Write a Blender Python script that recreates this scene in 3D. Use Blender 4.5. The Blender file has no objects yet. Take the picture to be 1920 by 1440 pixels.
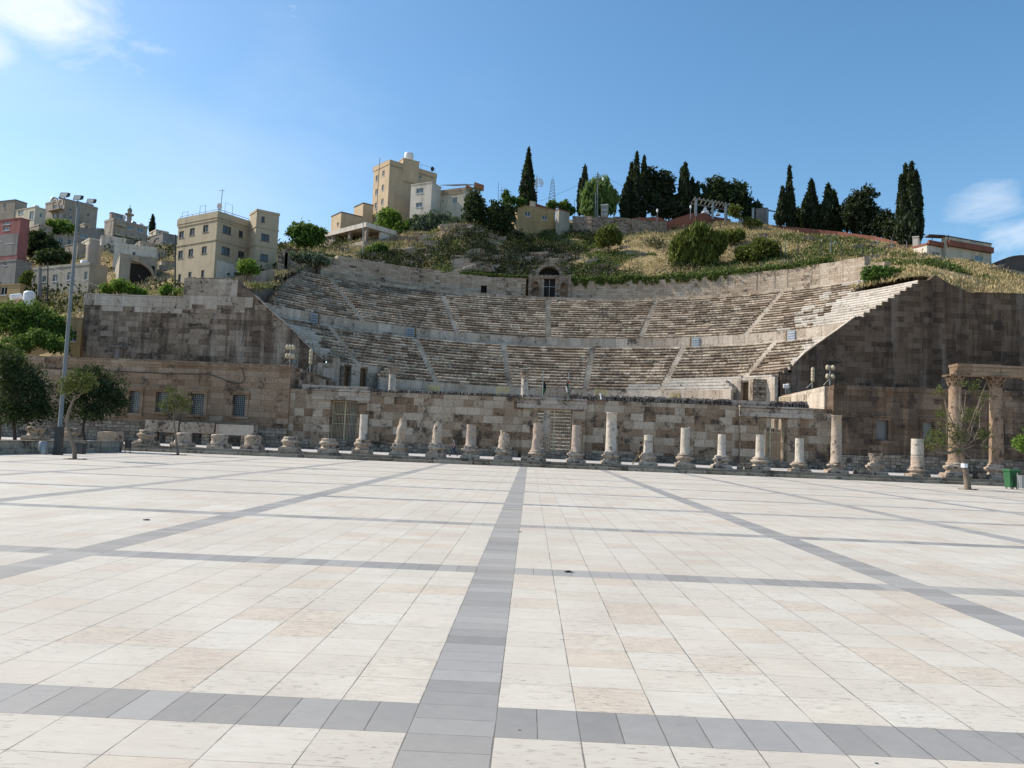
import bpy, math, random
import numpy as np
from mathutils import Vector, Matrix, noise
R_ = math.radians
sc = bpy.context.scene
COL = sc.collection

# ------------------------------------------------------------------ camera
FPX = 1445.25
CY, CP, CR = -.0267, .0752, .0398
CAM = np.array([.7088, -5.0099, 1.8577])
def _rot():
    cy, sy, cp, sp = math.cos(CY), math.sin(CY), math.cos(CP), math.sin(CP)
    F = np.array([sy*cp, cy*cp, sp]); Rr = np.array([cy, -sy, 0]); U = np.cross(Rr, F)
    c, s = math.cos(CR), math.sin(CR)
    return F, c*Rr+s*U, -s*Rr+c*U
CF, CRt, CU = _rot()
cd = bpy.data.cameras.new('camera'); cam = bpy.data.objects.new('camera', cd); COL.objects.link(cam)
m = Matrix(((CRt[0], CU[0], -CF[0], CAM[0]), (CRt[1], CU[1], -CF[1], CAM[1]), (CRt[2], CU[2], -CF[2], CAM[2]), (0, 0, 0, 1)))
cam.matrix_world = m
cd.sensor_width = 36; cd.lens = 36*FPX/1920; cd.clip_end = 5000; cd.clip_start = .05
sc.camera = cam
sc.render.resolution_x = 1024; sc.render.resolution_y = 768

# ------------------------------------------------------------------ sun, sky, exposure
SUN_EL, SUN_B = R_(41), R_(14)        # elevation; how far the sun stands behind the stage wall
sdir = Vector((-math.cos(SUN_B)*math.cos(SUN_EL), math.sin(SUN_B)*math.cos(SUN_EL), math.sin(SUN_EL)))
sl = bpy.data.lights.new('sun', 'SUN'); sl.energy = 5.0; sl.angle = R_(.5); sl.color = (1, .93, .82)
so = bpy.data.objects.new('sun', sl); COL.objects.link(so)
so.rotation_euler = sdir.to_track_quat('Z', 'Y').to_euler()
W = bpy.data.worlds.new('World'); sc.world = W; W.use_nodes = True
wn = W.node_tree; wn.nodes.clear()
def nd(nt, typ, **kw):
    n = nt.nodes.new(typ)
    for k, v in kw.items():
        if k[0] == 'i' and (k[1:].isdigit()): k = int(k[1:])
        if isinstance(k, int) or k in n.inputs.keys():
            if isinstance(v, bpy.types.NodeSocket): nt.links.new(v, n.inputs[k])
            else: n.inputs[k].default_value = v
        else: setattr(n, k, v)
    return n
def mth(nt, op, a, b=0., c=0., clamp=False):
    n = nt.nodes.new('ShaderNodeMath'); n.operation = op; n.use_clamp = clamp
    for i, v in enumerate((a, b, c)):
        if isinstance(v, bpy.types.NodeSocket): nt.links.new(v, n.inputs[i])
        else: n.inputs[i].default_value = v
    return n.outputs[0]
def mixc(nt, f, a, b, mode='MIX'):
    n = nt.nodes.new('ShaderNodeMix'); n.data_type = 'RGBA'; n.blend_type = mode
    for i, v in ((0, f), (6, a), (7, b)):
        if isinstance(v, bpy.types.NodeSocket): nt.links.new(v, n.inputs[i])
        else: n.inputs[i].default_value = v if i == 0 else (*v[:3], 1)
    return n.outputs[2]
def ramp(nt, f, stops, interp='LINEAR'):
    n = nt.nodes.new('ShaderNodeValToRGB'); nt.links.new(f, n.inputs[0]); cr = n.color_ramp; cr.interpolation = interp
    while len(cr.elements) < len(stops): cr.elements.new(.5)
    for e, (p, c) in zip(cr.elements, stops):
        e.position = p; e.color = (c, c, c, 1) if isinstance(c, (int, float)) else (*c, 1)
    return n.outputs[0]
sky = nd(wn, 'ShaderNodeTexSky', sky_type='NISHITA', sun_disc=False, sun_elevation=SUN_EL, altitude=0., air_density=1.0, dust_density=.9, ozone_density=1.2)
sky.sun_rotation = math.atan2(sdir.x, sdir.y)
tc = nd(wn, 'ShaderNodeTexCoord')
gam = nd(wn, 'ShaderNodeHueSaturation', Hue=.493, Saturation=1.24, Value=1.15, Color=sky.outputs[0])
skyc = gam.outputs[0]
def dirof(u, v):
    d = CF+CRt*(u-960)/FPX-CU*(v-720)/FPX; return d/np.linalg.norm(d)
def blob(u, v, rad, soft):
    d = dirof(u, v)
    dp = nd(wn, 'ShaderNodeVectorMath', operation='DISTANCE', i0=tc.outputs['Generated'], i1=tuple(d)).outputs['Value']
    return mth(wn, 'SUBTRACT', 1., mth(wn, 'DIVIDE', mth(wn, 'SUBTRACT', dp, rad), soft, clamp=True), clamp=True)
mp = nd(wn, 'ShaderNodeMapping', Vector=tc.outputs['Generated'], Scale=(1., 1., 2.2), Rotation=(0, .35, 0))
cn = nd(wn, 'ShaderNodeTexNoise', Vector=mp.outputs[0], Scale=6.5, Detail=10., Roughness=.6, Distortion=.5)
cn2 = nd(wn, 'ShaderNodeTexNoise', Vector=mp.outputs[0], Scale=1.9, Detail=5., Roughness=.5)
b1 = mth(wn, 'MAXIMUM', blob(70, 5, .02, .095), mth(wn, 'MULTIPLY', blob(-10, 95, .01, .06), 1.))
b2 = mth(wn, 'MULTIPLY', mth(wn, 'MAXIMUM', blob(1870, 385, .01, .10), blob(1925, 468, .015, .07)), .66)
b3 = mth(wn, 'MULTIPLY', mth(wn, 'MAXIMUM', blob(550, 20, .0, .02), blob(150, 110, .0, .16)), .45)
bb = mth(wn, 'MAXIMUM', mth(wn, 'MAXIMUM', b1, b2), b3)
cm = mth(wn, 'ADD', bb, mth(wn, 'MULTIPLY', mth(wn, 'SUBTRACT', cn.outputs['Fac'], .5), 1.9))
cmk = ramp(wn, mth(wn, 'MULTIPLY', cm, .8), [(.34, 0.), (.6, .4), (.95, .95)])
hz = mth(wn, 'MULTIPLY', ramp(wn, cn2.outputs['Fac'], [(.5, 0.), (.75, 1.)]), blob(350, 230, .05, .5))
fac = mth(wn, 'MULTIPLY', cmk, mth(wn, 'GREATER_THAN', bb, .001))
fac = mth(wn, 'MAXIMUM', fac, mth(wn, 'MULTIPLY', hz, .25))
skyc = mixc(wn, fac, skyc, (6.6, 6.9, 7.4))
bg = nd(wn, 'ShaderNodeBackground', Color=skyc, Strength=.14)
nd(wn, 'ShaderNodeOutputWorld', Surface=bg.outputs[0])
sc.view_settings.view_transform = 'Standard'; sc.view_settings.look = 'None'
sc.view_settings.gamma = 1; sc.view_settings.exposure = .22

# ------------------------------------------------------------------ helpers
def ray(u, v): return CF+CRt*(u-960)/FPX-CU*(v-720)/FPX
def at(u, v, Y):
    d = ray(u, v); return Vector(CAM+d*(Y-CAM[1])/d[1])
def gnd(u, v, z=0.):
    d = ray(u, v); return Vector(CAM+d*(z-CAM[2])/d[2])
def hit(u, v, P, dv):
    """ray through a pixel meets the vertical plane through P along dv: returns (s, z)"""
    d = ray(u, v); n = np.array([dv[1], -dv[0]])
    t = ((P[0]-CAM[0])*n[0]+(P[1]-CAM[1])*n[1])/(d[0]*n[0]+d[1]*n[1])
    X = CAM+d*t
    return (X[0]-P[0])*dv[0]+(X[1]-P[1])*dv[1], X[2]
rnd = random.Random(7)
def U(a, b): return rnd.uniform(a, b)

class MB:
    def __init__(s): s.v = []; s.f = []; s.mi = []; s.uv = {}; s.sm = []
    def add(s, vs, fs, mi=0, uvs=None, sm=False):
        o = len(s.v); s.v += [tuple(map(float, q)) for q in vs]
        for k, f in enumerate(fs):
            if uvs is not None: s.uv[len(s.f)] = uvs[k]
            s.f.append(tuple(o+i for i in f)); s.mi.append(mi); s.sm.append(sm)
        return s
    def quad(s, a, b, c, d, mi=0, uv=None): return s.add([a, b, c, d], [(0, 1, 2, 3)], mi, [uv] if uv else None)
    def hexa(s, p, mi=0, sk=()):
        fs = [(0, 3, 2, 1), (4, 5, 6, 7), (0, 1, 5, 4), (1, 2, 6, 5), (2, 3, 7, 6), (3, 0, 4, 7)]
        return s.add(p, [f for i, f in enumerate(fs) if i not in sk], mi)
    def box(s, x0, x1, y0, y1, z0, z1, mi=0, sk=()):
        return s.hexa([(x0, y0, z0), (x1, y0, z0), (x1, y1, z0), (x0, y1, z0), (x0, y0, z1), (x1, y0, z1), (x1, y1, z1), (x0, y1, z1)], mi, sk)
    def obox(s, c, d, L, T, z0, z1, mi=0, jit=0.):
        """box from c along unit d for L, thickness T to the left of d"""
        n = (-d[1], d[0]); P = []
        for z in (z0, z1):
            for a, b in ((0, 0), (L, 0), (L, T), (0, T)):
                P.append((c[0]+d[0]*a+n[0]*b+U(-jit, jit), c[1]+d[1]*a+n[1]*b+U(-jit, jit), z+U(-jit, jit)))
        return s.hexa(P, mi)
    def tube(s, pts, rad, n=8, mi=0, cap=True, sm=True):
        pts = [Vector(p) for p in pts]; rad = rad if hasattr(rad, '__len__') else [rad]*len(pts)
        vs = []; fs = []; ref = None
        for i, p in enumerate(pts):
            t = (pts[min(i+1, len(pts)-1)]-pts[max(i-1, 0)]).normalized()
            if ref is None: ref = t.orthogonal().normalized()
            a = (ref-t*ref.dot(t)); a = a.normalized() if a.length > 1e-6 else t.orthogonal().normalized(); ref = a; b = t.cross(a)
            for k in range(n):
                q = 2*math.pi*k/n; vs.append(p+(a*math.cos(q)+b*math.sin(q))*rad[i])
        for i in range(len(pts)-1):
            for k in range(n):
                fs.append((i*n+k, i*n+(k+1) % n, (i+1)*n+(k+1) % n, (i+1)*n+k))
        s.add(vs, fs, mi, None, sm)
        if cap:
            s.add(vs[:n], [tuple(reversed(range(n)))], mi); s.add(vs[-n:], [tuple(range(n))], mi)
        return s
    def lathe(s, prof, n=20, mi=0, c=(0, 0, 0), jit=0., sm=True, squash=1., shear=(0, 0), seed=0):
        rr = random.Random(seed); vs = []; fs = []; J = [[rr.uniform(-jit, jit) for _ in range(n)] for _ in prof]
        for i, (r, z) in enumerate(prof):
            for k in range(n):
                q = 2*math.pi*k/n; r2 = r*(1+J[i][k])
                vs.append((c[0]+r2*math.cos(q)+shear[0]*z, c[1]+r2*math.sin(q)*squash+shear[1]*z, c[2]+z+(J[i][k]*r*.6)))
        for i in range(len(prof)-1):
            for k in range(n): fs.append((i*n+k, i*n+(k+1) % n, (i+1)*n+(k+1) % n, (i+1)*n+k))
        s.add(vs, fs, mi, None, sm)
        s.add(vs[-n:], [tuple(range(n))], mi); s.add(vs[:n], [tuple(reversed(range(n)))], mi)
        return s
    def build(s, name, mats, parent=None, world=True, **tags):
        me = bpy.data.meshes.new(name)
        off = Vector((0, 0, 0))
        if parent is not None and world:
            q = parent
            while q is not None: off += q.location; q = q.parent
        V = [(a-off.x, b-off.y, c-off.z) for a, b, c in s.v] if off.length else s.v
        me.from_pydata(V, [], s.f)
        mats = mats if isinstance(mats, (list, tuple)) else [mats]
        for mt in mats: me.materials.append(mt)
        me.polygons.foreach_set('material_index', s.mi); me.polygons.foreach_set('use_smooth', s.sm)
        uvl = me.uv_layers.new(name='UVMap'); buf = np.zeros((len(me.loops), 2))
        co = np.array(s.v) if s.v else np.zeros((0, 3)); li = 0
        for i, f in enumerate(s.f):
            if s.uv.get(i) is not None:
                for j in range(len(f)): buf[li+j] = s.uv[i][j]
            else:
                a, b, c = co[f[0]], co[f[1]], co[f[2]]; nn = np.cross(b-a, c-a) if len(f) < 5 else np.cross(co[f[2]]-co[f[0]], co[f[4]]-co[f[0]])
                ax = np.abs(nn)
                if ax[2] >= ax[0] and ax[2] >= ax[1]: ii = (0, 1)
                elif ax[0] > ax[1]: ii = (1, 2)
                else: ii = (0, 2)
                for j, vi in enumerate(f): buf[li+j] = co[vi][list(ii)]
            li += len(f)
        uvl.data.foreach_set('uv', buf.ravel()); me.update()
        o = bpy.data.objects.new(name, me); COL.objects.link(o)
        if parent is not None: o.parent = parent
        tag(o, **tags)
        return o
def tag(o, label=None, cat=None, group=None, kind=None):
    if label: o['label'] = label
    if cat: o['category'] = cat
    if group: o['group'] = group
    if kind: o['kind'] = kind
    return o
def thing(name, label, cat, loc=(0, 0, 0), rz=0, group=None):
    o = bpy.data.objects.new(name, None); COL.objects.link(o); o.location = loc; o.rotation_euler = (0, 0, rz); o.empty_display_size = .3
    return tag(o, label, cat, group)
def copy_tree(o, parent=None):
    c = o.copy(); COL.objects.link(c); c.parent = parent
    for ch in list(o.children): copy_tree(ch, c)
    return c

# ------------------------------------------------------------------ materials
def mat(name):
    m = bpy.data.materials.new(name); m.use_nodes = True; nt = m.node_tree
    b = nt.nodes['Principled BSDF']; return m, nt, b
def objco(nt): return nd(nt, 'ShaderNodeNewGeometry').outputs['Position']
def noise_(nt, vec, s, d=6., r=.55, sc3=None):
    if sc3: vec = nd(nt, 'ShaderNodeMapping', Vector=vec, Scale=sc3).outputs[0]
    return nd(nt, 'ShaderNodeTexNoise', Vector=vec, Scale=s, Detail=d, Roughness=r).outputs['Fac']
def plain(name, col, rough=.8, var=.18, scale=2., spec=.3, metal=0., bump=0.):
    m, nt, b = mat(name); p = objco(nt)
    f = noise_(nt, p, scale); f2 = noise_(nt, p, scale*7)
    k = mth(nt, 'ADD', mth(nt, 'MULTIPLY', f, .7), mth(nt, 'MULTIPLY', f2, .3))
    c = ramp(nt, k, [(.3, tuple(x*(1-var) for x in col)), (.7, tuple(min(1, x*(1+var)) for x in col))])
    nt.links.new(c, b.inputs['Base Color']); b.inputs['Roughness'].default_value = rough; b.inputs['Metallic'].default_value = metal
    b.inputs['Specular IOR Level'].default_value = spec
    if bump:
        bp = nd(nt, 'ShaderNodeBump', Strength=bump, Distance=.05, Height=f2); nt.links.new(bp.outputs[0], b.inputs['Normal'])
    return m
def stone(name, cols, bw=1., bh=.5, mortar=(.10, .085, .07), ms=.012, patina=.45, pcol=(.045, .038, .034), streak=.0, scol=(.03, .026, .024), speck=.3, pale=None, bump=.5, zl=None, rscale=1., bk=.44):
    """ashlar wall: blocks of several tones (cols: 4 stops), black lichen patches, rain streaks"""
    m, nt, b = mat(name); p = objco(nt); uv = nd(nt, 'ShaderNodeUVMap').outputs[0]
    wob = nd(nt, 'ShaderNodeTexNoise', Vector=p, Scale=.8, Detail=2.)
    uvw = nd(nt, 'ShaderNodeVectorMath', operation='ADD', i0=uv, i1=nd(nt, 'ShaderNodeVectorMath', operation='SCALE', i0=wob.outputs['Color'], Scale=.10).outputs[0]).outputs[0]
    br = nd(nt, 'ShaderNodeTexBrick', Vector=uvw, Color1=(0, 0, 0, 1), Color2=(1, 1, 1, 1), Mortar=(.5, .5, .5, 1), Scale=1.)
    br.inputs['Mortar Size'].default_value = ms; br.inputs['Mortar Smooth'].default_value = .3; br.inputs['Brick Width'].default_value = bw; br.inputs['Row Height'].default_value = bh
    br.offset = .45; br.offset_frequency = 2; br.squash = 1.25; br.squash_frequency = 2
    big = noise_(nt, p, .11*rscale, 4.)
    k = mth(nt, 'ADD', mth(nt, 'ADD', mth(nt, 'MULTIPLY', br.outputs['Color'], bk), mth(nt, 'MULTIPLY', noise_(nt, p, 1.3, 6., .7), .3+(.44-bk))), mth(nt, 'MULTIPLY', mth(nt, 'SUBTRACT', big, .27), .72))
    n = len(cols); c = ramp(nt, k, [(.12+.76*i/(n-1), cols[i]) for i in range(n)])
    fine = noise_(nt, p, 5., 8., .65)
    c = mixc(nt, .55, c, ramp(nt, fine, [(.3, .45), (.5, .95), (.75, 1.35)]), 'MULTIPLY')
    # dark lichen / pitting in clusters
    pa = noise_(nt, p, .55*rscale, 9., .72); pb = noise_(nt, p, 3.2, 6., .7)
    pm = mth(nt, 'ADD', pa, mth(nt, 'MULTIPLY', mth(nt, 'SUBTRACT', pb, .5), .6))
    pm = mth(nt, 'ADD', pm, mth(nt, 'MULTIPLY', mth(nt, 'SUBTRACT', br.outputs['Color'], .5), -.10))
    c = mixc(nt, ramp(nt, pm, [(.62-.22*patina, 0.), (.72-.16*patina, .85)]), c, pcol)
    if speck:
        sp = noise_(nt, p, 9., 4., .8); c = mixc(nt, mth(nt, 'MULTIPLY', ramp(nt, sp, [(.60, 0.), (.68, 1.)]), speck), c, (.03, .027, .025))
    if streak:
        st = noise_(nt, p, 1., 8., .68, (.8, .8, .04)); st2 = noise_(nt, p, 1., 3., .6, (.2, .2, .12))
        s2 = mth(nt, 'ADD', st, mth(nt, 'MULTIPLY', mth(nt, 'SUBTRACT', st2, .5), .5))
        c = mixc(nt, mth(nt, 'MULTIPLY', ramp(nt, s2, [(.47, 0.), (.55, 1.)]), streak), c, scol)
        if pale:
            st = noise_(nt, nd(nt, 'ShaderNodeVectorMath', operation='ADD', i0=p, i1=(31., 7., 3.)).outputs[0], 1., 6., .65, (.5, .5, .04))
            c = mixc(nt, mth(nt, 'MULTIPLY', ramp(nt, st, [(.56, 0.), (.63, 1.)]), mth(nt, 'MULTIPLY', ramp(nt, pb, [(.35, 0.), (.55, 1.)]), .75)), c, pale)
    c = mixc(nt, mth(nt, 'MULTIPLY', br.outputs['Fac'], .8), c, mortar)
    nt.links.new(c, b.inputs['Base Color']); b.inputs['Roughness'].default_value = .92; b.inputs['Specular IOR Level'].default_value = .15
    h = mth(nt, 'SUBTRACT', mth(nt, 'ADD', mth(nt, 'MULTIPLY', fine, .5), mth(nt, 'MULTIPLY', pb, .5)), mth(nt, 'MULTIPLY', br.outputs['Fac'], .6))
    bp = nd(nt, 'ShaderNodeBump', Strength=bump, Distance=.12, Height=h); nt.links.new(bp.outputs[0], b.inputs['Normal'])
    return m
TAN = [(.115, .082, .06), (.20, .145, .105), (.30, .235, .185), (.42, .36, .31)]
M = {}
M['stage'] = stone('stage_wall_stone', [(.14, .085, .05), (.25, .17, .11), (.35, .265, .19), (.49, .40, .31)], .95, .72, mortar=(.22, .175, .13), ms=.014, patina=.46, speck=.6, rscale=1.7, bk=.62)
M['stage_pale'] = stone('pale_lintel_stone', [(.27, .21, .155), (.39, .315, .25), (.45, .38, .315), (.49, .42, .355)], 1.6, .8, patina=.45, speck=.45)
M['rubble'] = stone('dark_rubble_stone', [(.09, .075, .06), (.16, .13, .11), (.24, .2, .17), (.3, .26, .22)], .4, .25, patina=.8, speck=.8)
M['wingL'] = stone('brown_wing_stone', [(.17, .105, .062), (.25, .165, .105), (.32, .225, .155), (.40, .30, .22)], 1.3, .55, patina=.30, speck=.2, streak=.12)
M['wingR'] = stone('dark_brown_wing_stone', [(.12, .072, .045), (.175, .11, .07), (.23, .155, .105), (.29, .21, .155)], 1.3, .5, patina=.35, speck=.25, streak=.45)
M['rock'] = stone('hill_rock', [(.16, .12, .085), (.26, .20, .15), (.36, .29, .22), (.44, .37, .29)], 3., 3., ms=0., patina=.45, speck=.4, rscale=2., bump=1.)
M['anaL'] = stone('left_high_wall_stone', [(.15, .105, .072), (.235, .175, .125), (.335, .26, .195), (.44, .355, .275)], 1.2, .62, patina=.45, speck=.4, streak=.6, scol=(.07, .048, .035), pale=(.42, .355, .29))
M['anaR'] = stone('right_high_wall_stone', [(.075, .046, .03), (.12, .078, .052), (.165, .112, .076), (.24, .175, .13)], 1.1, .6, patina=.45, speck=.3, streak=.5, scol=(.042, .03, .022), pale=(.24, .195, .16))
M['seat_b'] = stone('seat_stone', [(.17, .14, .115), (.31, .27, .23), (.44, .39, .335), (.57, .52, .455)], 1.1, .43, mortar=(.05, .045, .04), ms=.03, patina=.55, speck=.55, rscale=1.6)
def seatmat(name, stops, dark):
    m, nt, b = mat(name); g = nd(nt, 'ShaderNodeNewGeometry'); p = g.outputs['Position']; r = g.outputs['Random Per Island']
    a = noise_(nt, p, .16, 5., .6); f = noise_(nt, p, 2.6, 8., .7); f2 = noise_(nt, p, 9., 5., .7)
    k = mth(nt, 'ADD', mth(nt, 'MULTIPLY', r, .45), mth(nt, 'ADD', mth(nt, 'MULTIPLY', a, .35), mth(nt, 'MULTIPLY', f2, .25)))
    c = ramp(nt, k, [(.2+.6*i/3, stops[i]) for i in range(4)])
    q = mth(nt, 'ADD', mth(nt, 'MULTIPLY', f, .7), mth(nt, 'MULTIPLY', a, .3))
    c = mixc(nt, mth(nt, 'MULTIPLY', ramp(nt, q, [(.47, 0.), (.56, 1.)]), dark), c, (.055, .048, .042))
    nt.links.new(c, b.inputs['Base Color']); b.inputs['Roughness'].default_value = .95; b.inputs['Specular IOR Level'].default_value = .1
    bp = nd(nt, 'ShaderNodeBump', Strength=.7, Distance=.12, Height=f); nt.links.new(bp.outputs[0], b.inputs['Normal']); return m
M['seat'] = seatmat('seat_stone', [(.15, .108, .075), (.27, .205, .148), (.42, .34, .26), (.60, .51, .40)], .68)
M['seat_new_sunlit'] = stone('restored_and_sunlit_seat_stone', [(.40, .35, .29), (.48, .43, .37), (.55, .5, .44), (.6, .56, .5)], 1.4, .43, patina=.1, speck=.2, rscale=1.6)  # pale stone of restored rows; also paints the sunlit right seats brighter
M['parapet'] = stone('parapet_stone', [(.34, .27, .20), (.45, .37, .29), (.54, .46, .375), (.61, .535, .45)], 1.3, 1.6, patina=.28, speck=.3, streak=.25, scol=(.16, .12, .09))
M['back'] = stone('back_wall_stone', [(.27, .195, .135), (.38, .295, .215), (.47, .38, .29), (.54, .46, .37)], .8, .38, patina=.22, speck=.35, streak=.15, scol=(.17, .13, .10))
M['rubwall'] = stone('rubble_wall_stone', [(.14, .105, .075), (.23, .175, .13), (.33, .265, .20), (.41, .34, .27)], .45, .3, patina=.4, speck=.5, ms=.03)
M['colw'] = stone('white_column_stone', [(.40, .335, .27), (.49, .43, .36), (.56, .50, .43), (.62, .565, .495)], 5., 5., ms=0., patina=.12, speck=.5, rscale=3.)
M['colt'] = stone('tan_column_stone', [(.30, .23, .165), (.40, .32, .25), (.47, .39, .31), (.52, .45, .37)], 5., 5., ms=0., patina=.22, speck=.4, rscale=3.)
M['colp'] = stone('pink_column_stone', [(.30, .225, .18), (.38, .30, .245), (.46, .37, .31), (.52, .435, .37)], 5., 5., ms=0., patina=.2, speck=.4, rscale=3.)
M['archi'] = stone('brown_carved_stone', [(.15, .095, .06), (.22, .145, .095), (.30, .21, .145), (.37, .28, .20)], 5., 5., ms=0., patina=.35, speck=.5, rscale=3., bump=.8)
M['colb'] = stone('brown_column_stone', [(.21, .135, .09), (.30, .205, .14), (.37, .27, .19), (.44, .34, .255)], 5., 5., ms=0., patina=.3, speck=.45, rscale=3.)
M['base'] = stone('column_base_stone', [(.27, .205, .15), (.39, .31, .24), (.49, .41, .33), (.57, .50, .42)], 5., 5., ms=0., patina=.4, speck=.55, rscale=3., bump=.9)
M['steps'] = stone('step_stone', [(.18, .15, .11), (.26, .22, .17), (.33, .29, .23), (.38, .34, .28)], 1.2, .4, patina=.5, speck=.7)
M['metal'] = plain('galvanised_metal', (.30, .31, .31), .45, metal=.6)
M['dark_metal'] = plain('dark_metal', (.05, .05, .05), .5, metal=.4)
M['pole'] = plain('painted_grey_pole', (.16, .175, .18), .5)
M['gate'] = plain('cream_gate_paint', (.45, .38, .26), .6)
M['yellow'] = plain('yellow_paint', (.50, .42, .12), .6)
M['glass'] = plain('dark_window_glass', (.035, .045, .055), .12, spec=.6)
M['glassb'] = plain('blue_window_glass', (.10, .16, .19), .15, spec=.6)
M['frame'] = plain('white_window_frame', (.5, .5, .48), .6)
M['dframe'] = plain('dark_window_frame', (.11, .10, .09), .6)
M['black'] = plain('dark_interior', (.02, .018, .016), .9)
M['wood'] = plain('old_timber', (.18, .11, .06), .8)
M['bark'] = plain('bark', (.20, .155, .115), .9, bump=.6, scale=4.)
M['barkd'] = plain('dark_bark', (.09, .065, .05), .9, bump=.6, scale=4.)
def plaster(name, col, dirt=.5, dcol=None, blk=0.):
    m, nt, b = mat(name); p = objco(nt)
    a = noise_(nt, p, .35, 8., .65); s = noise_(nt, p, 1., 5., .6, (.9, .9, .10)); f = noise_(nt, p, 6., 5.)
    c = ramp(nt, a, [(.3, tuple(x*.82 for x in col)), (.7, tuple(min(1, x*1.1) for x in col))])
    dcol = dcol or tuple(x*.45 for x in col)
    c = mixc(nt, mth(nt, 'MULTIPLY', ramp(nt, s, [(.5, 0.), (.68, 1.)]), dirt), c, dcol)
    c = mixc(nt, mth(nt, 'MULTIPLY', ramp(nt, f, [(.55, 0.), (.7, 1.)]), .2), c, dcol)
    nt.links.new(c, b.inputs['Base Color']); b.inputs['Roughness'].default_value = .9; b.inputs['Specular IOR Level'].default_value = .2
    bp = nd(nt, 'ShaderNodeBump', Strength=.3, Distance=.04, Height=f); nt.links.new(bp.outputs[0], b.inputs['Normal'])
    return m
M['beige'] = plaster('beige_plaster', (.42, .355, .255), .4)
M['beiged'] = plaster('tan_plaster_band', (.33, .26, .18), .3)
M['tower'] = plaster('sand_plaster', (.50, .385, .255), .25)
M['white'] = plaster('white_plaster', (.62, .56, .48), .6, (.3, .25, .20))
M['cream'] = plaster('cream_plaster', (.55, .49, .38), .5)
M['greyp'] = plaster('grey_plaster', (.37, .335, .275), .45)
M['grey2'] = plaster('grey_blockwork', (.25, .235, .22), .5)
M['tanp'] = plaster('tan_stone_plaster', (.37, .31, .25), .65)
M['pink'] = plaster('pink_plaster', (.33, .13, .12), .45)
M['brick'] = plaster('red_brick_plaster', (.25, .10, .07), .5)
M['orange'] = plaster('orange_sheet', (.42, .18, .09), .3)
M['yellowp'] = plaster('yellow_plaster', (.40, .29, .15), .4)
M['roofd'] = plaster('dark_roof', (.10, .085, .08), .4)
M['tank'] = plain('white_water_tank', (.7, .7, .7), .5)
M['tent'] = plain('white_canvas', (.8, .8, .8), .8)
M['green_dome'] = plain('green_dome', (.10, .22, .18), .6)

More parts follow.
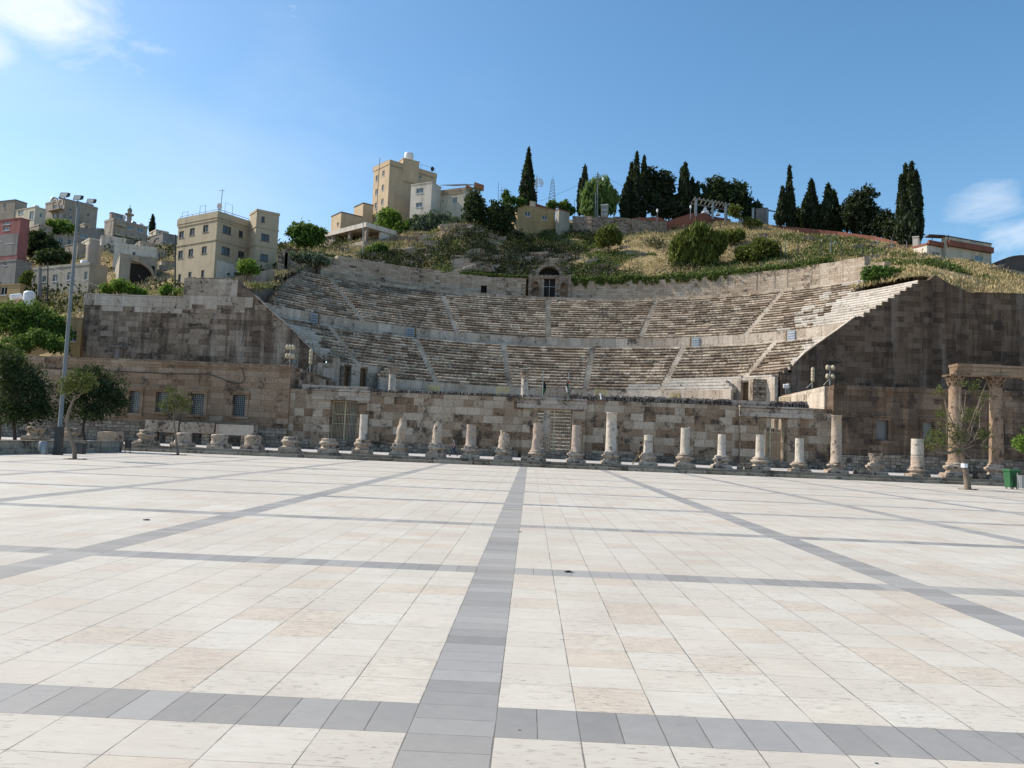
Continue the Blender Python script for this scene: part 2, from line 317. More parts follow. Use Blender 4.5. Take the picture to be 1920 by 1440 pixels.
# plaza paving, in metres: 0.55 m slabs, a grey band every 6.05 m both ways
def plaza_mat():
    m, nt, b = mat('plaza_paving'); p = objco(nt)
    sx = nd(nt, 'ShaderNodeSeparateXYZ', Vector=p); X, Y = sx.outputs[0], sx.outputs[1]
    T = .55; PR = 11*T
    wb = nd(nt, 'ShaderNodeTexNoise', Vector=p, Scale=1.3, Detail=2.)
    wob = mth(nt, 'MULTIPLY', mth(nt, 'SUBTRACT', wb.outputs['Fac'], .5), .010)
    X = mth(nt, 'ADD', X, wob); Y = mth(nt, 'ADD', Y, wob)
    def fl(v, s, o=0.): return mth(nt, 'FLOOR', mth(nt, 'DIVIDE', mth(nt, 'ADD', v, o), s))
    def md(v, s):
        return mth(nt, 'FLOORED_MODULO', v, s)
    bx = mth(nt, 'LESS_THAN', md(X, PR), T); by = mth(nt, 'LESS_THAN', md(Y, PR), T)
    band = mth(nt, 'MAXIMUM', bx, by)
    tonly = mth(nt, 'MULTIPLY', by, mth(nt, 'SUBTRACT', 1., bx))
    # joints
    def joint(v, s, w):
        a = md(v, s); d = mth(nt, 'MINIMUM', a, mth(nt, 'SUBTRACT', s, a)); return d
    jx = joint(X, T, 0); jy = joint(Y, T, 0); jyh = joint(Y, T/2, 0); jxh = joint(X, T/2, 0)
    def sel(f, a, c): return mth(nt, 'ADD', mth(nt, 'MULTIPLY', f, c), mth(nt, 'MULTIPLY', mth(nt, 'SUBTRACT', 1., f), a))
    dx = sel(tonly, jx, jxh); dy = sel(bx, jy, jyh)
    wn_ = noise_(nt, p, 2.5, 4., .7); ww = mth(nt, 'MULTIPLY', ramp(nt, wn_, [(.35, .25), (.65, 1.)]), .0075)
    ex = mth(nt, 'SUBTRACT', 1., mth(nt, 'DIVIDE', dx, ww), clamp=True); ey = mth(nt, 'SUBTRACT', 1., mth(nt, 'DIVIDE', dy, mth(nt, 'MULTIPLY', ww, .7)), clamp=True)
    ex = mth(nt, 'MULTIPLY', mth(nt, 'MINIMUM', mth(nt, 'MULTIPLY', ex, 2.5), 1.), .85); ey = mth(nt, 'MULTIPLY', mth(nt, 'MINIMUM', mth(nt, 'MULTIPLY', ey, 2.5), 1.), .75)
    jm = mth(nt, 'MAXIMUM', ex, ey)
    # chipped edges
    dd = mth(nt, 'MINIMUM', dx, dy); chip = noise_(nt, p, 9., 4., .7)
    cm_ = mth(nt, 'MULTIPLY', mth(nt, 'LESS_THAN', mth(nt, 'ADD', dd, mth(nt, 'MULTIPLY', mth(nt, 'SUBTRACT', .635, chip), .35)), .008), .5)
    # one random number per slab
    idv = nd(nt, 'ShaderNodeCombineXYZ', X=fl(X, T), Y=fl(Y, T)); wnz = nd(nt, 'ShaderNodeTexWhiteNoise', Vector=idv.outputs[0])
    idb = nd(nt, 'ShaderNodeCombineXYZ', X=sel(bx, fl(X, T/2), fl(X, T)), Y=sel(bx, fl(Y, T), fl(Y, T/2))); wnb = nd(nt, 'ShaderNodeTexWhiteNoise', Vector=idb.outputs[0])
    wr = wnz.outputs['Value']
    zone = noise_(nt, p, .22, 3.)
    zx = mth(nt, 'ADD', zone, mth(nt, 'MULTIPLY', mth(nt, 'MINIMUM', mth(nt, 'MAXIMUM', X, -6.), 6.), .012))
    tone = ramp(nt, mth(nt, 'ADD', mth(nt, 'MULTIPLY', wr, .75), mth(nt, 'MULTIPLY', mth(nt, 'SUBTRACT', zx, .5), .9)),
                [(.0, (.53, .49, .42)), (.3, (.575, .54, .47)), (.55, (.56, .515, .435)), (.66, (.55, .475, .385)), (.8, (.565, .50, .415)), (1., (.53, .435, .335))])
    # bedding veins and pits of travertine, running across
    v1 = noise_(nt, p, 1., 9., .68, (3.2, 14., 1.)); v2 = noise_(nt, p, 1., 6., .75, (8., 34., 1.)); v3 = noise_(nt, p, .9, 3.)
    pit = mth(nt, 'MULTIPLY', ramp(nt, v2, [(.575, 0.), (.615, 1.)]), ramp(nt, v3, [(.40, .12), (.58, 1.)]))
    crk = mth(nt, 'MULTIPLY', ramp(nt, mth(nt, 'ABSOLUTE', mth(nt, 'SUBTRACT', v1, .5)), [(.0, 1.), (.010, 0.)]), ramp(nt, mth(nt, 'ADD', mth(nt, 'MULTIPLY', wnz.outputs['Value'], .5), mth(nt, 'MULTIPLY', v3, .6)), [(.62, 0.), (.75, .8)]))
    c = mixc(nt, ramp(nt, v1, [(.3, .35), (.58, 0.)]), tone, (.44, .37, .29))
    mo = noise_(nt, p, .7, 6., .6)
    c = mixc(nt, ramp(nt, mo, [(.43, 0.), (.72, .5)]), c, (.43, .375, .31))
    c = mixc(nt, mth(nt, 'MAXIMUM', mth(nt, 'MULTIPLY', pit, .8), mth(nt, 'MULTIPLY', crk, .75)), c, (.20, .155, .13))
    g1 = noise_(nt, p, 6., 7., .7)
    g = ramp(nt, mth(nt, 'ADD', mth(nt, 'MULTIPLY', wnb.outputs['Value'], .6), mth(nt, 'MULTIPLY', g1, .4)), [(.1, (.215, .208, .198)), (.5, (.275, .267, .254)), (.9, (.345, .336, .32))])
    g = mixc(nt, mth(nt, 'MULTIPLY', ramp(nt, noise_(nt, p, 30., 3., .8), [(.6, 0.), (.66, 1.)]), ramp(nt, noise_(nt, p, 1.7, 2.), [(.62, 0.), (.68, .8)])), g, (.10, .10, .11))
    c = mixc(nt, band, c, g)
    c = mixc(nt, mth(nt, 'MULTIPLY', cm_, mth(nt, 'SUBTRACT', 1., mth(nt, 'MULTIPLY', band, .6))), c, (.26, .22, .19))
    # dust and tyre-dark patches, large
    du = noise_(nt, p, .12, 6., .6)
    c = mixc(nt, ramp(nt, du, [(.42, 0.), (.66, .5)]), c, (.42, .375, .32))
    c = mixc(nt, jm, c, (.13, .115, .10))
    nt.links.new(c, b.inputs['Base Color'])
    nt.links.new(ramp(nt, g1, [(.3, .55), (.7, .8)]), b.inputs['Roughness']); b.inputs['Specular IOR Level'].default_value = .25
    h = mth(nt, 'SUBTRACT', mth(nt, 'MULTIPLY', wnz.outputs['Value'], .15), mth(nt, 'ADD', mth(nt, 'MULTIPLY', jm, .8), mth(nt, 'MULTIPLY', mth(nt, 'MAXIMUM', pit, crk), .5)))
    bp = nd(nt, 'ShaderNodeBump', Strength=.35, Distance=.012, Height=h); nt.links.new(bp.outputs[0], b.inputs['Normal'])
    return m
M['plaza'] = plaza_mat()
def pave2():
    m, nt, b = mat('terrace_paving'); p = objco(nt)
    br = nd(nt, 'ShaderNodeTexBrick', Vector=p, Color1=(.44, .41, .375, 1), Color2=(.52, .49, .455, 1), Mortar=(.2, .18, .16, 1), Scale=1.)
    br.inputs['Mortar Size'].default_value = .012; br.inputs['Brick Width'].default_value = .8; br.inputs['Row Height'].default_value = .4
    c = mixc(nt, ramp(nt, noise_(nt, p, .5, 6.), [(.45, 0.), (.75, .6)]), br.outputs['Color'], (.3, .27, .24))
    nt.links.new(c, b.inputs['Base Color']); b.inputs['Roughness'].default_value = .85; return m
M['pave'] = pave2()
def hillmat():
    m, nt, b = mat('hill_ground'); p = objco(nt)
    g = nd(nt, 'ShaderNodeNewGeometry'); a = noise_(nt, p, .09, 7., .65); f = noise_(nt, p, 1.1, 8., .7); q = noise_(nt, p, .3, 8., .7)
    c = ramp(nt, q, [(.3, (.11, .085, .06)), (.5, (.20, .155, .105)), (.7, (.31, .24, .155))])
    c = mixc(nt, ramp(nt, a, [(.36, 0.), (.50, .95)]), c, ramp(nt, f, [(.3, (.23, .17, .085)), (.7, (.50, .38, .20))]))
    a2 = noise_(nt, nd(nt, 'ShaderNodeVectorMath', operation='ADD', i0=p, i1=(50., 3., 0.)).outputs[0], .11, 7., .65)
    c = mixc(nt, ramp(nt, a2, [(.52, 0.), (.62, .9)]), c, ramp(nt, f, [(.3, (.035, .05, .016)), (.7, (.10, .125, .04))]))
    nz = nd(nt, 'ShaderNodeSeparateXYZ', Vector=g.outputs['Normal']).outputs[2]
    rk = mth(nt, 'MULTIPLY', ramp(nt, nz, [(.62, 1.), (.76, 0.)]), ramp(nt, f, [(.35, .3), (.55, 1.)]))
    lay = noise_(nt, p, 1., 8., .7, (.35, .35, 2.2))
    c = mixc(nt, rk, c, ramp(nt, lay, [(.3, (.07, .055, .045)), (.5, (.20, .16, .125)), (.7, (.34, .29, .235))]))
    nt.links.new(c, b.inputs['Base Color']); b.inputs['Roughness'].default_value = .95; b.inputs['Specular IOR Level'].default_value = .1
    bp = nd(nt, 'ShaderNodeBump', Strength=.9, Distance=.6, Height=mth(nt, 'ADD', f, mth(nt, 'MULTIPLY', lay, .5))); nt.links.new(bp.outputs[0], b.inputs['Normal'])
    return m
M['hill'] = hillmat()
def leafmat(name, c0, c1, tr=.25):
    m, nt, b = mat(name); g = nd(nt, 'ShaderNodeNewGeometry'); p = g.outputs['Position']
    r = g.outputs['Random Per Island']; n = noise_(nt, p, .9, 3.)
    k = mth(nt, 'ADD', mth(nt, 'MULTIPLY', r, .55), mth(nt, 'MULTIPLY', n, .45))
    c = ramp(nt, k, [(.2, c0), (.8, c1)])
    nt.links.new(c, b.inputs['Base Color']); b.inputs['Roughness'].default_value = .7; b.inputs['Specular IOR Level'].default_value = .2
    t = nd(nt, 'ShaderNodeBsdfTranslucent', Color=mixc(nt, .5, c, (.25, .35, .05)))
    mx = nd(nt, 'ShaderNodeMixShader', i0=tr, i1=b.outputs[0], i2=t.outputs[0])
    nt.links.new(mx.outputs[0], nt.nodes['Material Output'].inputs[0]); return m
M['lcyp'] = leafmat('cypress_foliage', (.010, .018, .009), (.035, .050, .022), .08)
M['ldark'] = leafmat('dark_foliage', (.012, .024, .010), (.045, .070, .026), .12)
M['lgreen'] = leafmat('green_foliage', (.025, .06, .012), (.10, .19, .035), .3)
M['lbright'] = leafmat('bright_foliage', (.05, .11, .015), (.16, .27, .045), .35)
M['lolive'] = leafmat('olive_foliage', (.06, .08, .055), (.17, .21, .14), .15)
M['lyel'] = leafmat('yellow_green_foliage', (.05, .065, .012), (.16, .18, .035), .2)
M['lweep'] = leafmat('weeping_foliage', (.06, .11, .03), (.17, .26, .08), .25)
M['lgold'] = leafmat('sparse_spring_foliage', (.045, .055, .014), (.13, .14, .04), .15)
M['dry'] = leafmat('dry_grass_blades', (.22, .165, .075), (.56, .44, .235), .15)
M['weed'] = leafmat('green_weed_blades', (.03, .05, .012), (.12, .155, .035), .2)
M['scrub'] = leafmat('dark_scrub', (.016, .022, .008), (.055, .055, .022), .08)

# ------------------------------------------------------------------ theatre frame
XC, YC, YA = 2.7, 67.4, 83.5           # centre of the seating arcs, plane of the high side walls
def pol(r, ph, z): return (XC+r*math.sin(ph), YC+r*math.cos(ph), z)
def phmax(r): return math.acos(min(1, (YA-YC)/r))

# ---- ground, plaza, terrace, steps
g = MB(); g.quad((-2500, -2500, -.06), (2500, -2500, -.06), (2500, 2500, -.06), (-2500, 2500, -.06)); g.build('ground', M['hill'], kind='structure')
g = MB(); g.quad((-140, -90, 0), (120, -90, 0), (120, 55.6, 0), (-140, 55.6, 0)); g.build('plaza_paving', M['plaza'], kind='structure')
g = MB()
for k, (y, z) in enumerate(((54.6, .225), (55.05, .45))):
    x = -34.
    while x < 70:
        L = U(1.1, 1.6); jy = U(-.012, .012); g.box(x, x+L-.012, y+jy, y+1.2, -.05, z+U(-.006, .006)); x += L
g.build('steps', M['steps'], kind='structure')
g = MB(); g.box(-34, 70, 56.2, 84., .1, .452); g.box(-140, -34.02, 56.2, 68., .1, .452); g.build('terrace', M['pave'], kind='structure')

# ---- amphitheatre: seating, walkway walls, back wall, shrine
def arc_block(mb, r0, r1, a0, a1, z0, z1, mi=0, j=.03):
    P = []
    jr, jz = U(-j, j), U(-j, j)
    for z in (z0, z1+jz):
        for r, a in ((r0+jr, a0), (r0+jr, a1), (r1, a1), (r1, a0)):
            x, y, _ = pol(r, a, 0)
            e = .35*j
            P.append((x+U(-e, e), y+U(-e, e), z+(U(-e, e) if z == z1+jz else 0)))
    # order: outer arc runs clockwise; keep outward normals
    mb.hexa([P[0], P[3], P[2], P[1], P[4], P[7], P[6], P[5]][:], mi)
AM = thing('amphitheatre', 'large curved limestone amphitheatre of stepped seating cut into the hill', 'amphitheatre', (XC, YC, 0))
def seat_block(mb, r0, r1, a0, a1, z0, z1, mi, j, new):
    """one seat: recess at the foot, overhanging rounded nosing"""
    h = z1-z0; o = .04 if new else .11; jr, jz = U(-j, j), U(-j, j); e = .01 if new else .035
    prof = [(r1, z0-.25), (r0+o, z0-.25), (r0+o+U(0, e), z0+h*.50), (r0+U(0, e), z0+h*.58), (r0+U(0, e), z0+h*(.86 if new else .74)), (r0+(.04 if new else .15)+U(0, e), z1), (r1, z1)]
    n = len(prof); V = []
    for a in (a0, a1):
        for i, (r, z) in enumerate(prof):
            x, y, _ = pol(r+jr+(U(-e, e)*.5 if 1 < i < 6 else 0), a, 0); V.append((x, y, z+jz+(U(-e, e)*.4 if i > 1 else 0)))
    F = [tuple(range(n)), tuple(reversed(range(n, 2*n)))]
    for i in range(n): k = (i+1) % n; F.append((i, n+i, n+k, k))
    mb.add(V, F, mi)
def tier(name, r0, z0, n, dr, dz, aisles, lo=None, hi=None, new_or_sunlit_rows=None, jit=.018, drop=.03, L=(.8, 1.9)):
    mb = MB(); st = {a: MB() for a in aisles}
    for i in range(n):
        ra = r0+i*dr; zt = z0+(i+1)*dz
        A = -phmax(ra) if lo is None else lo(i, ra); B = phmax(ra) if hi is None else hi(i, ra)
        hw = .42/ra
        cuts = [a for a in aisles if A+hw < a < B-hw]
        segs = []; s = A
        for a in cuts: segs.append((s, a-hw)); s = a+hw
        segs.append((s, B))
        for s0, s1 in segs:
            a = s0
            while a < s1-1e-4:
                l = U(*L)/ra; a1 = min(a+l, s1)
                if s1-a1 < .35/ra: a1 = s1
                new = new_or_sunlit_rows and new_or_sunlit_rows(i, (a+a1)/2)
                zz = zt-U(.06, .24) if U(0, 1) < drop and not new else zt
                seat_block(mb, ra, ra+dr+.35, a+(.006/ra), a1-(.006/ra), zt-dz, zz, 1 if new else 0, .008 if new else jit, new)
                a = a1
        for a in cuts:
            arc_block(st[a], ra, ra+dr/2+.3, a-hw, a+hw, zt-dz-.3, zt-dz/2, 0, .02)
            arc_block(st[a], ra+dr/2, ra+dr+.3, a-hw, a+hw, zt-dz-.3, zt, 0, .02)
    mb.build(name, [M['seat'], M['seat_new_sunlit']], AM)
    for a in aisles:
        if st[a].v: st[a].build('aisle_stairs', M['parapet'], AM)
dg = math.radians
AL = [dg(a) for a in (-50, -30, -10, 10, 30, 50)]
AU = [dg(a) for a in (-41, -20, 0, 20, 42.5)]
SW = (YA-YC)
# first tier, seen through the gates only
tier('lower_seating_tier', 18.9, .9, 15, .54, .433, [dg(-20), 0, dg(20)], lambda i, r: -dg(52), lambda i, r: dg(52))
def lo2(i, r): return -phmax(r) if i > 2 else -dg(46-1.5*i)
def hi2(i, r): return phmax(r) if i > 2 else dg(49-1.5*i)
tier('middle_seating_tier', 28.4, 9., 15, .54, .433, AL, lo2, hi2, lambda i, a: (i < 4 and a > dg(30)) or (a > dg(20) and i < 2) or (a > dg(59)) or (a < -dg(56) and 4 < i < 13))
tier('upper_seating_tier', 37.9, 17., 17, .63, .441, AU, lambda i, r: -dg(62-(r-37.6)*1.5), lambda i, r: phmax(r) if r < 45.3 else dg(56.5), lambda i, a: a > dg(56) or (a > dg(50) and U(0, 1) < .3))  # right-end rows get the paler stone to put strong sun into the colour
# fill under the seats (so that nothing shows through), walkways
mb = MB()
def arc_band(mb, r0, z0, r1, z1, a0, a1, n=72, mi=0):
    for k in range(n):
        p, q = a0+(a1-a0)*k/n, a0+(a1-a0)*(k+1)/n
        mb.quad(pol(r0, p, z0), pol(r1, p, z1), pol(r1, q, z1), pol(r0, q, z0), mi, uv=[(r0*p, z0), (r0*p, z0+abs(r1-r0)+abs(z1-z0)), (r0*q, z0+abs(r1-r0)+abs(z1-z0)), (r0*q, z0)])
def arc_wall(mb, r0, r1, z0, z1, a0, a1, L=1.6, j=.01, mi=0, ztop=None):
    a = a0
    while a < a1-1e-4:
        l = L*U(.8, 1.2)/r0; b = min(a+l, a1)
        arc_block(mb, r0, r1, a+.003/r0, b-.003/r0, z0, (z1 if ztop is None else ztop((a+b)/2)), mi, j); a = b
for q in ((36.4, 15.49, 37.9, 15.49, -phmax(37), phmax(37)), (48.4, 24.5, 51., 24.5, -dg(44), dg(60)), (26.8, 7.4, 28.6, 7.4, -dg(52), dg(52))):
    mb = MB(); arc_band(mb, *q); mb.build('walkway', M['pave'], AM)

# podium wall with higher ends and doorways
pw = MB(); arc_wall(pw, 28.25, 28.75, 7., 9.02, -dg(46), dg(49), 1.5)
rp = 29.9; zp = 10.45
doors = [dg(a) for a in (50.5, 54.5, -48.5, -53.2)]
def podwall(a0, a1):
    cuts = sorted([d for d in doors if a0 < d < a1]); s = a0; segs = []
    for d in cuts: segs.append((s, d-.55/rp)); s = d+.55/rp
    segs.append((s, a1))
    for s0, s1 in segs: arc_wall(pw, rp-.05, rp+.5, .4, zp, s0, s1, 1.3, .012)
    for d in cuts:
        arc_block(pw, rp-.05, rp+.5, d-.55/rp, d+.55/rp, zp-.25, zp, 0, .01)
        arc_block(pw, rp+.7, rp+.9, d-.9/rp, d+.9/rp, .4, zp-.25, 1, .0)
podwall(dg(47), phmax(rp)+.02); podwall(-phmax(rp)+.01, -dg(44))
pw.build('podium_wall', [M['parapet'], M['wood']], AM)
fw_ = MB(); arc_wall(fw_, 31.2, 31.6, .4, 9.8, -phmax(31.2)-.02, phmax(31.2)+.02, 3.); fw_.box(26., 30.2, 83.9, 85.2, .4, 10.2); fw_.box(-26., -21.5, 83.9, 85.2, .4, 10.); fw_.build('foundation', M['rubwall'], AM)
# walkway wall between the middle and the upper tier
ww = MB(); arc_wall(ww, 37.5, 38.2, 15.45, 17.05, -phmax(37.5)+.005, phmax(37.5)-.005, 2.2, .02)
ww.build('walkway_wall', M['parapet'], AM)
for a in (-52.5, -30.5, 32., 52.5):
    d = MB(); arc_block(d, 37.38, 37.5, dg(a)-.55/37.4, dg(a)+.55/37.4, 15.5, 16.95, 0, 0)
    d.build('walkway_door', plain('blue_grey_door', (.26, .31, .36), .6), AM)
    d = MB()
    for k in range(4): arc_block(d, 37.33, 37.38, dg(a)-.45/37.4, dg(a)+.45/37.4, 15.7+.3*k, 15.78+.3*k, 0, 0)
    d.build('door_slats', M['frame'] if a > 0 else M['dframe'], AM)
    d = MB(); arc_block(d, 37.42, 37.6, dg(a)+.62/37.4*(-1 if a > 0 else 1)-.2/37.4, dg(a)+.62/37.4*(-1 if a > 0 else 1)+.2/37.4, 15.5, 17.0, 0, 0); d.build('door_jamb', M['wood'], AM)
lp = MB(); arc_wall(lp, 48.75, 49.1, 24.4, 25.1, -dg(40), dg(44), 1.4, .04)
lp.build('upper_parapet', M['back'], AM)
bw = MB()
def btop(a):
    d = math.degrees(a)
    z = 28.2+(.25 if d < -20 else 0)+.2*noise.noise(Vector((d*.25, 0, 0)))
    if d > 55: z -= 1.2
    if d < -38.5: z -= .5
    return z
sq_ = 0; a = -dg(41.5)
while a < dg(58):
    b = min(a+U(.7, 1.1)/50.5, dg(58.02)); c_ = math.degrees((a+b)/2)
    if abs(c_) < 3.65:
        if bw.v and c_ < 0: bw.build('back_wall', [M['back'], M['black']], AM); bw = MB()
        a = b; continue
    if -12.4 < c_ < -11. and not sq_: # small square opening
        sq_ = 1
        arc_block(bw, 50.5, 51.6, a, b, 24.3, 25.2, 0, .01); arc_block(bw, 50.5, 51.6, a, b, 26.7, btop(a), 0, .01); arc_block(bw, 51.2, 51.6, a, b, 25.2, 26.7, 1, 0); a = b; continue
    arc_block(bw, 50.5, 51.6, a, b, 24.3, btop((a+b)/2), 0, .035); a = b
bw.build('back_wall', [M['back'], M['black']], AM)
# shrine in the middle of the back wall: door between two arched niches, an arched vault above
def arch_panel(mb, x0, x1, z0, z1, y0, y1, ox0, ox1, oz0, zs, mi=0, n=10):
    """panel with an arched opening: opening from ox0..ox1, sill oz0, springing zs"""
    cx, r = (ox0+ox1)/2, (ox1-ox0)/2
    mb.box(x0, ox0, y0, y1, z0, z1, mi); mb.box(ox1, x1, y0, y1, z0, z1, mi)
    if oz0 > z0+.01: mb.box(ox0, ox1, y0+.002, y1, z0, oz0, mi)
    for k in range(n):
        a, b = math.pi*k/n, math.pi*(k+1)/n
        xa, za, xb, zb = cx+r*math.cos(a), zs+r*math.sin(a), cx+r*math.cos(b), zs+r*math.sin(b)
        mb.hexa([(xb, y0+.002, zb), (xa, y0+.002, za), (xa, y1, za), (xb, y1, zb), (xb, y0+.002, z1), (xa, y0+.002, z1), (xa, y1, z1), (xb, y1, z1)], mi)
sy = YC+50.2; sh = MB(); sx = XC+.15
arch_panel(sh, sx-3.3, sx-1.25, 24.5, 28.9, sy, sy+1., sx-2.75, sx-1.75, 25.6, 27.3)
arch_panel(sh, sx+1.25, sx+3.3, 24.5, 28.9, sy, sy+1., sx+1.75, sx+2.75, 25.6, 27.3)
sh.box(sx-1.25, sx-.95, sy-.25, sy+1., 24.5, 28.3); sh.box(sx+.95, sx+1.25, sy-.25, sy+1., 24.5, 28.3)
sh.box(sx-1.35, sx+1.35, sy-.35, sy+1.003, 28.303, 28.85)
sh.box(sx-3.4, sx-2.9, sy-.3, sy+.0, 24.5, 29.); sh.box(sx+2.9, sx+3.4, sy-.3, sy+.0, 24.5, 29.)
sh.box(sx-2.9, sx+2.9, sy-1.4, sy-.36, 24.4, 24.9)
SH = sh.build('shrine', M['rubwall'], AM)
d = MB(); d.box(sx-3.2, sx-.96, sy+.6, sy+.9, 24.5, 28.8); d.box(sx+.96, sx+3.2, sy+.6, sy+.9, 24.5, 28.8); d.build('niche', M['wingL'], SH)
d = MB(); d.box(sx-.95, sx+.95, sy+.3, sy+.5, 24.6, 28.3); d.build('shrine_doorway', M['black'], SH)
d = MB()
for x in (-.95, -.05, .9): d.box(sx+x, sx+x+.06, sy+.1, sy+.16, 24.9, 28.2)
for z in (24.9, 27.): d.box(sx-.95, sx+.95, sy+.09, sy+.1, z, z+.07)
d.build('shrine_gate', M['metal'], SH)
v = MB(); cxv, rv, zv = sx-.1, 1.75, 29.2
for k in range(13):
    a, b = math.pi*k/13, math.pi*(k+.94)/13
    j1 = U(.45, .62)
    P = []
    for y in (sy+1.5+U(-.1, .1), sy+3.2):
        for r, q in ((rv, a), (rv+j1, a), (rv+j1, b), (rv, b)): P.append((cxv+r*math.cos(q), y, zv+r*math.sin(q)*.85))
    v.hexa([P[0], P[1], P[5], P[4], P[3], P[2], P[6], P[7]])
v.build('vault_arch', M['rubwall'], SH)
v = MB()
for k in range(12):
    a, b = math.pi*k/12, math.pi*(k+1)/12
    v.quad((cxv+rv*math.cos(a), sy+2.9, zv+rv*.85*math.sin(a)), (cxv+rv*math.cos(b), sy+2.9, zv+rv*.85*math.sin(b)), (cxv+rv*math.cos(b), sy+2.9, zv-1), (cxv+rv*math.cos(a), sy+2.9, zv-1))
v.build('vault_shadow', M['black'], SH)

# ---- high side walls
def prism_xz(mb, pts, y0, y1, mi=0):
    n = len(pts); mb.add([(x, y0, z) for x, z in pts], [tuple(range(n))[::-1]], mi); mb.add([(x, y1, z) for x, z in pts], [tuple(range(n))], mi)
    for i in range(n):
        a, b = pts[i], pts[(i+1) % n]; mb.quad((a[0], y0, a[1]), (b[0], y0, b[1]), (b[0], y1, b[1]), (a[0], y1, a[1]), mi)
def pxz(l, Y): return [(at(u, v, Y).x, at(u, v, Y).z) for u, v in l]
aw = MB(); A0 = at(1463, 701, 83.5); A1 = at(1486, 699, 83.5); zt = at(1689, 545, 83.5).z; xr = lambda r: XC+math.sqrt(r*r-(YA-YC)**2)
P = [(A0.x, A0.z), (A1.x, A1.z), (A1.x, xr(32)*0+11.9), (xr(33.2), 13.35), (xr(36.3), 16.0), (xr(38.3), 17.75)]; NS = len(P)
for i in range(2, 12):
    r = 37.9+i*.63; z = 17+(i+1)*.441-.02
    if z > P[-1][1]: P += [(xr(r)-.02, P[-1][1]), (xr(r)-.02, z)]
P += [(xr(45.9), P[-1][1]), (xr(46.6), 22.9), (xr(48.), 22.0), (xr(50.5), zt+.02), (72, zt), (72, 8.), (P[0][0], 8.)]
prism_xz(aw, P[::-1], 83.42, 84.6)
for k in range(28):  # uneven coping of thin slabs along the top
    x = xr(50.8)+.02+k*.98; aw.box(x, x+.95, 83.38, 84.5, zt+.002, zt+.09+U(0, .05))
# lighter edge slab along the slope
RW = thing('high_side_wall', 'huge dark brown stone side wall on the right, sloping down to the sunlit seats', 'stone wall', (P[0][0], 83.5, 8.))
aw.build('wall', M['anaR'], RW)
e = MB()
for (a, b) in zip(P[2:NS-1], P[3:NS]):
    e.hexa([(a[0], 83.3, a[1]), (b[0], 83.3, b[1]), (b[0], 84.4, b[1]), (a[0], 84.4, a[1]), (a[0], 83.3, a[1]+.14), (b[0], 83.3, b[1]+.14), (b[0], 84.4, b[1]+.14), (a[0], 84.4, a[1]+.14)])
e.build('coping', M['parapet'], RW)
LW = thing('high_side_wall', 'tall pale weathered stone side wall on the left with black streaks, stepped top', 'stone wall', (-40, 83.5, 8.))
aw = MB(); P = pxz([(155, 680), (158, 552), (250, 553), (344, 555), (346, 521), (400, 521), (447, 524), (452, 532), (480, 556), (505, 580), (530, 602), (580, 651), (606, 674)], 83.5)
P = [(P[0][0], 8.)]+P[1:]+[(P[-1][0], 8.)]; prism_xz(aw, P[::-1], 83.5, 84.6)
aw.build('wall', M['anaL'], LW)
e = MB()
def courses(mb, x0, x1, zt_, n, h=.62, y0=83.44):
    for c in range(n):
        x = x0+.003
        while x < x1-.05:
            L = min(U(.9, 1.7), x1-x)
            if x1-(x+L) < .5: L = x1-x
            if U(0, 1) > (.0 if c < n-1 else .35): mb.box(x, x+L-.008, y0+U(-.012, .012), 83.497, zt_-(c+1)*h+.006, zt_-c*h-.006)
            x += L
courses(e, P[1][0], P[3][0], P[1][1]-.02, 3); courses(e, P[4][0], P[6][0], P[4][1]-.02, 6); courses(e, P[6][0]-.2, P[8][0]-.3, P[8][1]-.1, 3)
e.build('pale_courses', M['parapet'], LW)
e = MB()
for (a, b) in zip(P[8:13], P[9:13]):
    e.hexa([(a[0], 83.3, a[1]), (b[0], 83.3, b[1]), (b[0], 84.4, b[1]), (a[0], 84.4, a[1]), (a[0], 83.3, a[1]+.14), (b[0], 83.3, b[1]+.14), (b[0], 84.4, b[1]+.14), (a[0], 84.4, a[1]+.14)])
for k in range(16):
    x = P[1][0]+.02+k*.72; e.box(x, x+.7, 83.42, 84.5, P[1][1]+.004, P[1][1]+.13+U(0, .03))
e.build('coping', M['parapet'], LW)
e = MB(); c0 = at(632, 672, 83.3); e.box(c0.x-.4, c0.x+.35, 82.9, 83.49, 7., c0.z); e.box(c0.x-2.2, c0.x-.41, 83.1, 83.49, 7., c0.z-.6); e.build('corner_pier', M['parapet'], LW)
e = MB(); c0 = at(219, 649, 82.2); e.box(c0.x-.15, c0.x+.35, 82.1, 82.6, 8.4, c0.z-.12); e.box(c0.x-.75, c0.x+.75, 81.7, 82.9, c0.z-.12, c0.z); tag(e.build('stone_shelter', M['grey2']), 'small flat topped stone pier on the left wing roof', 'stone pier')

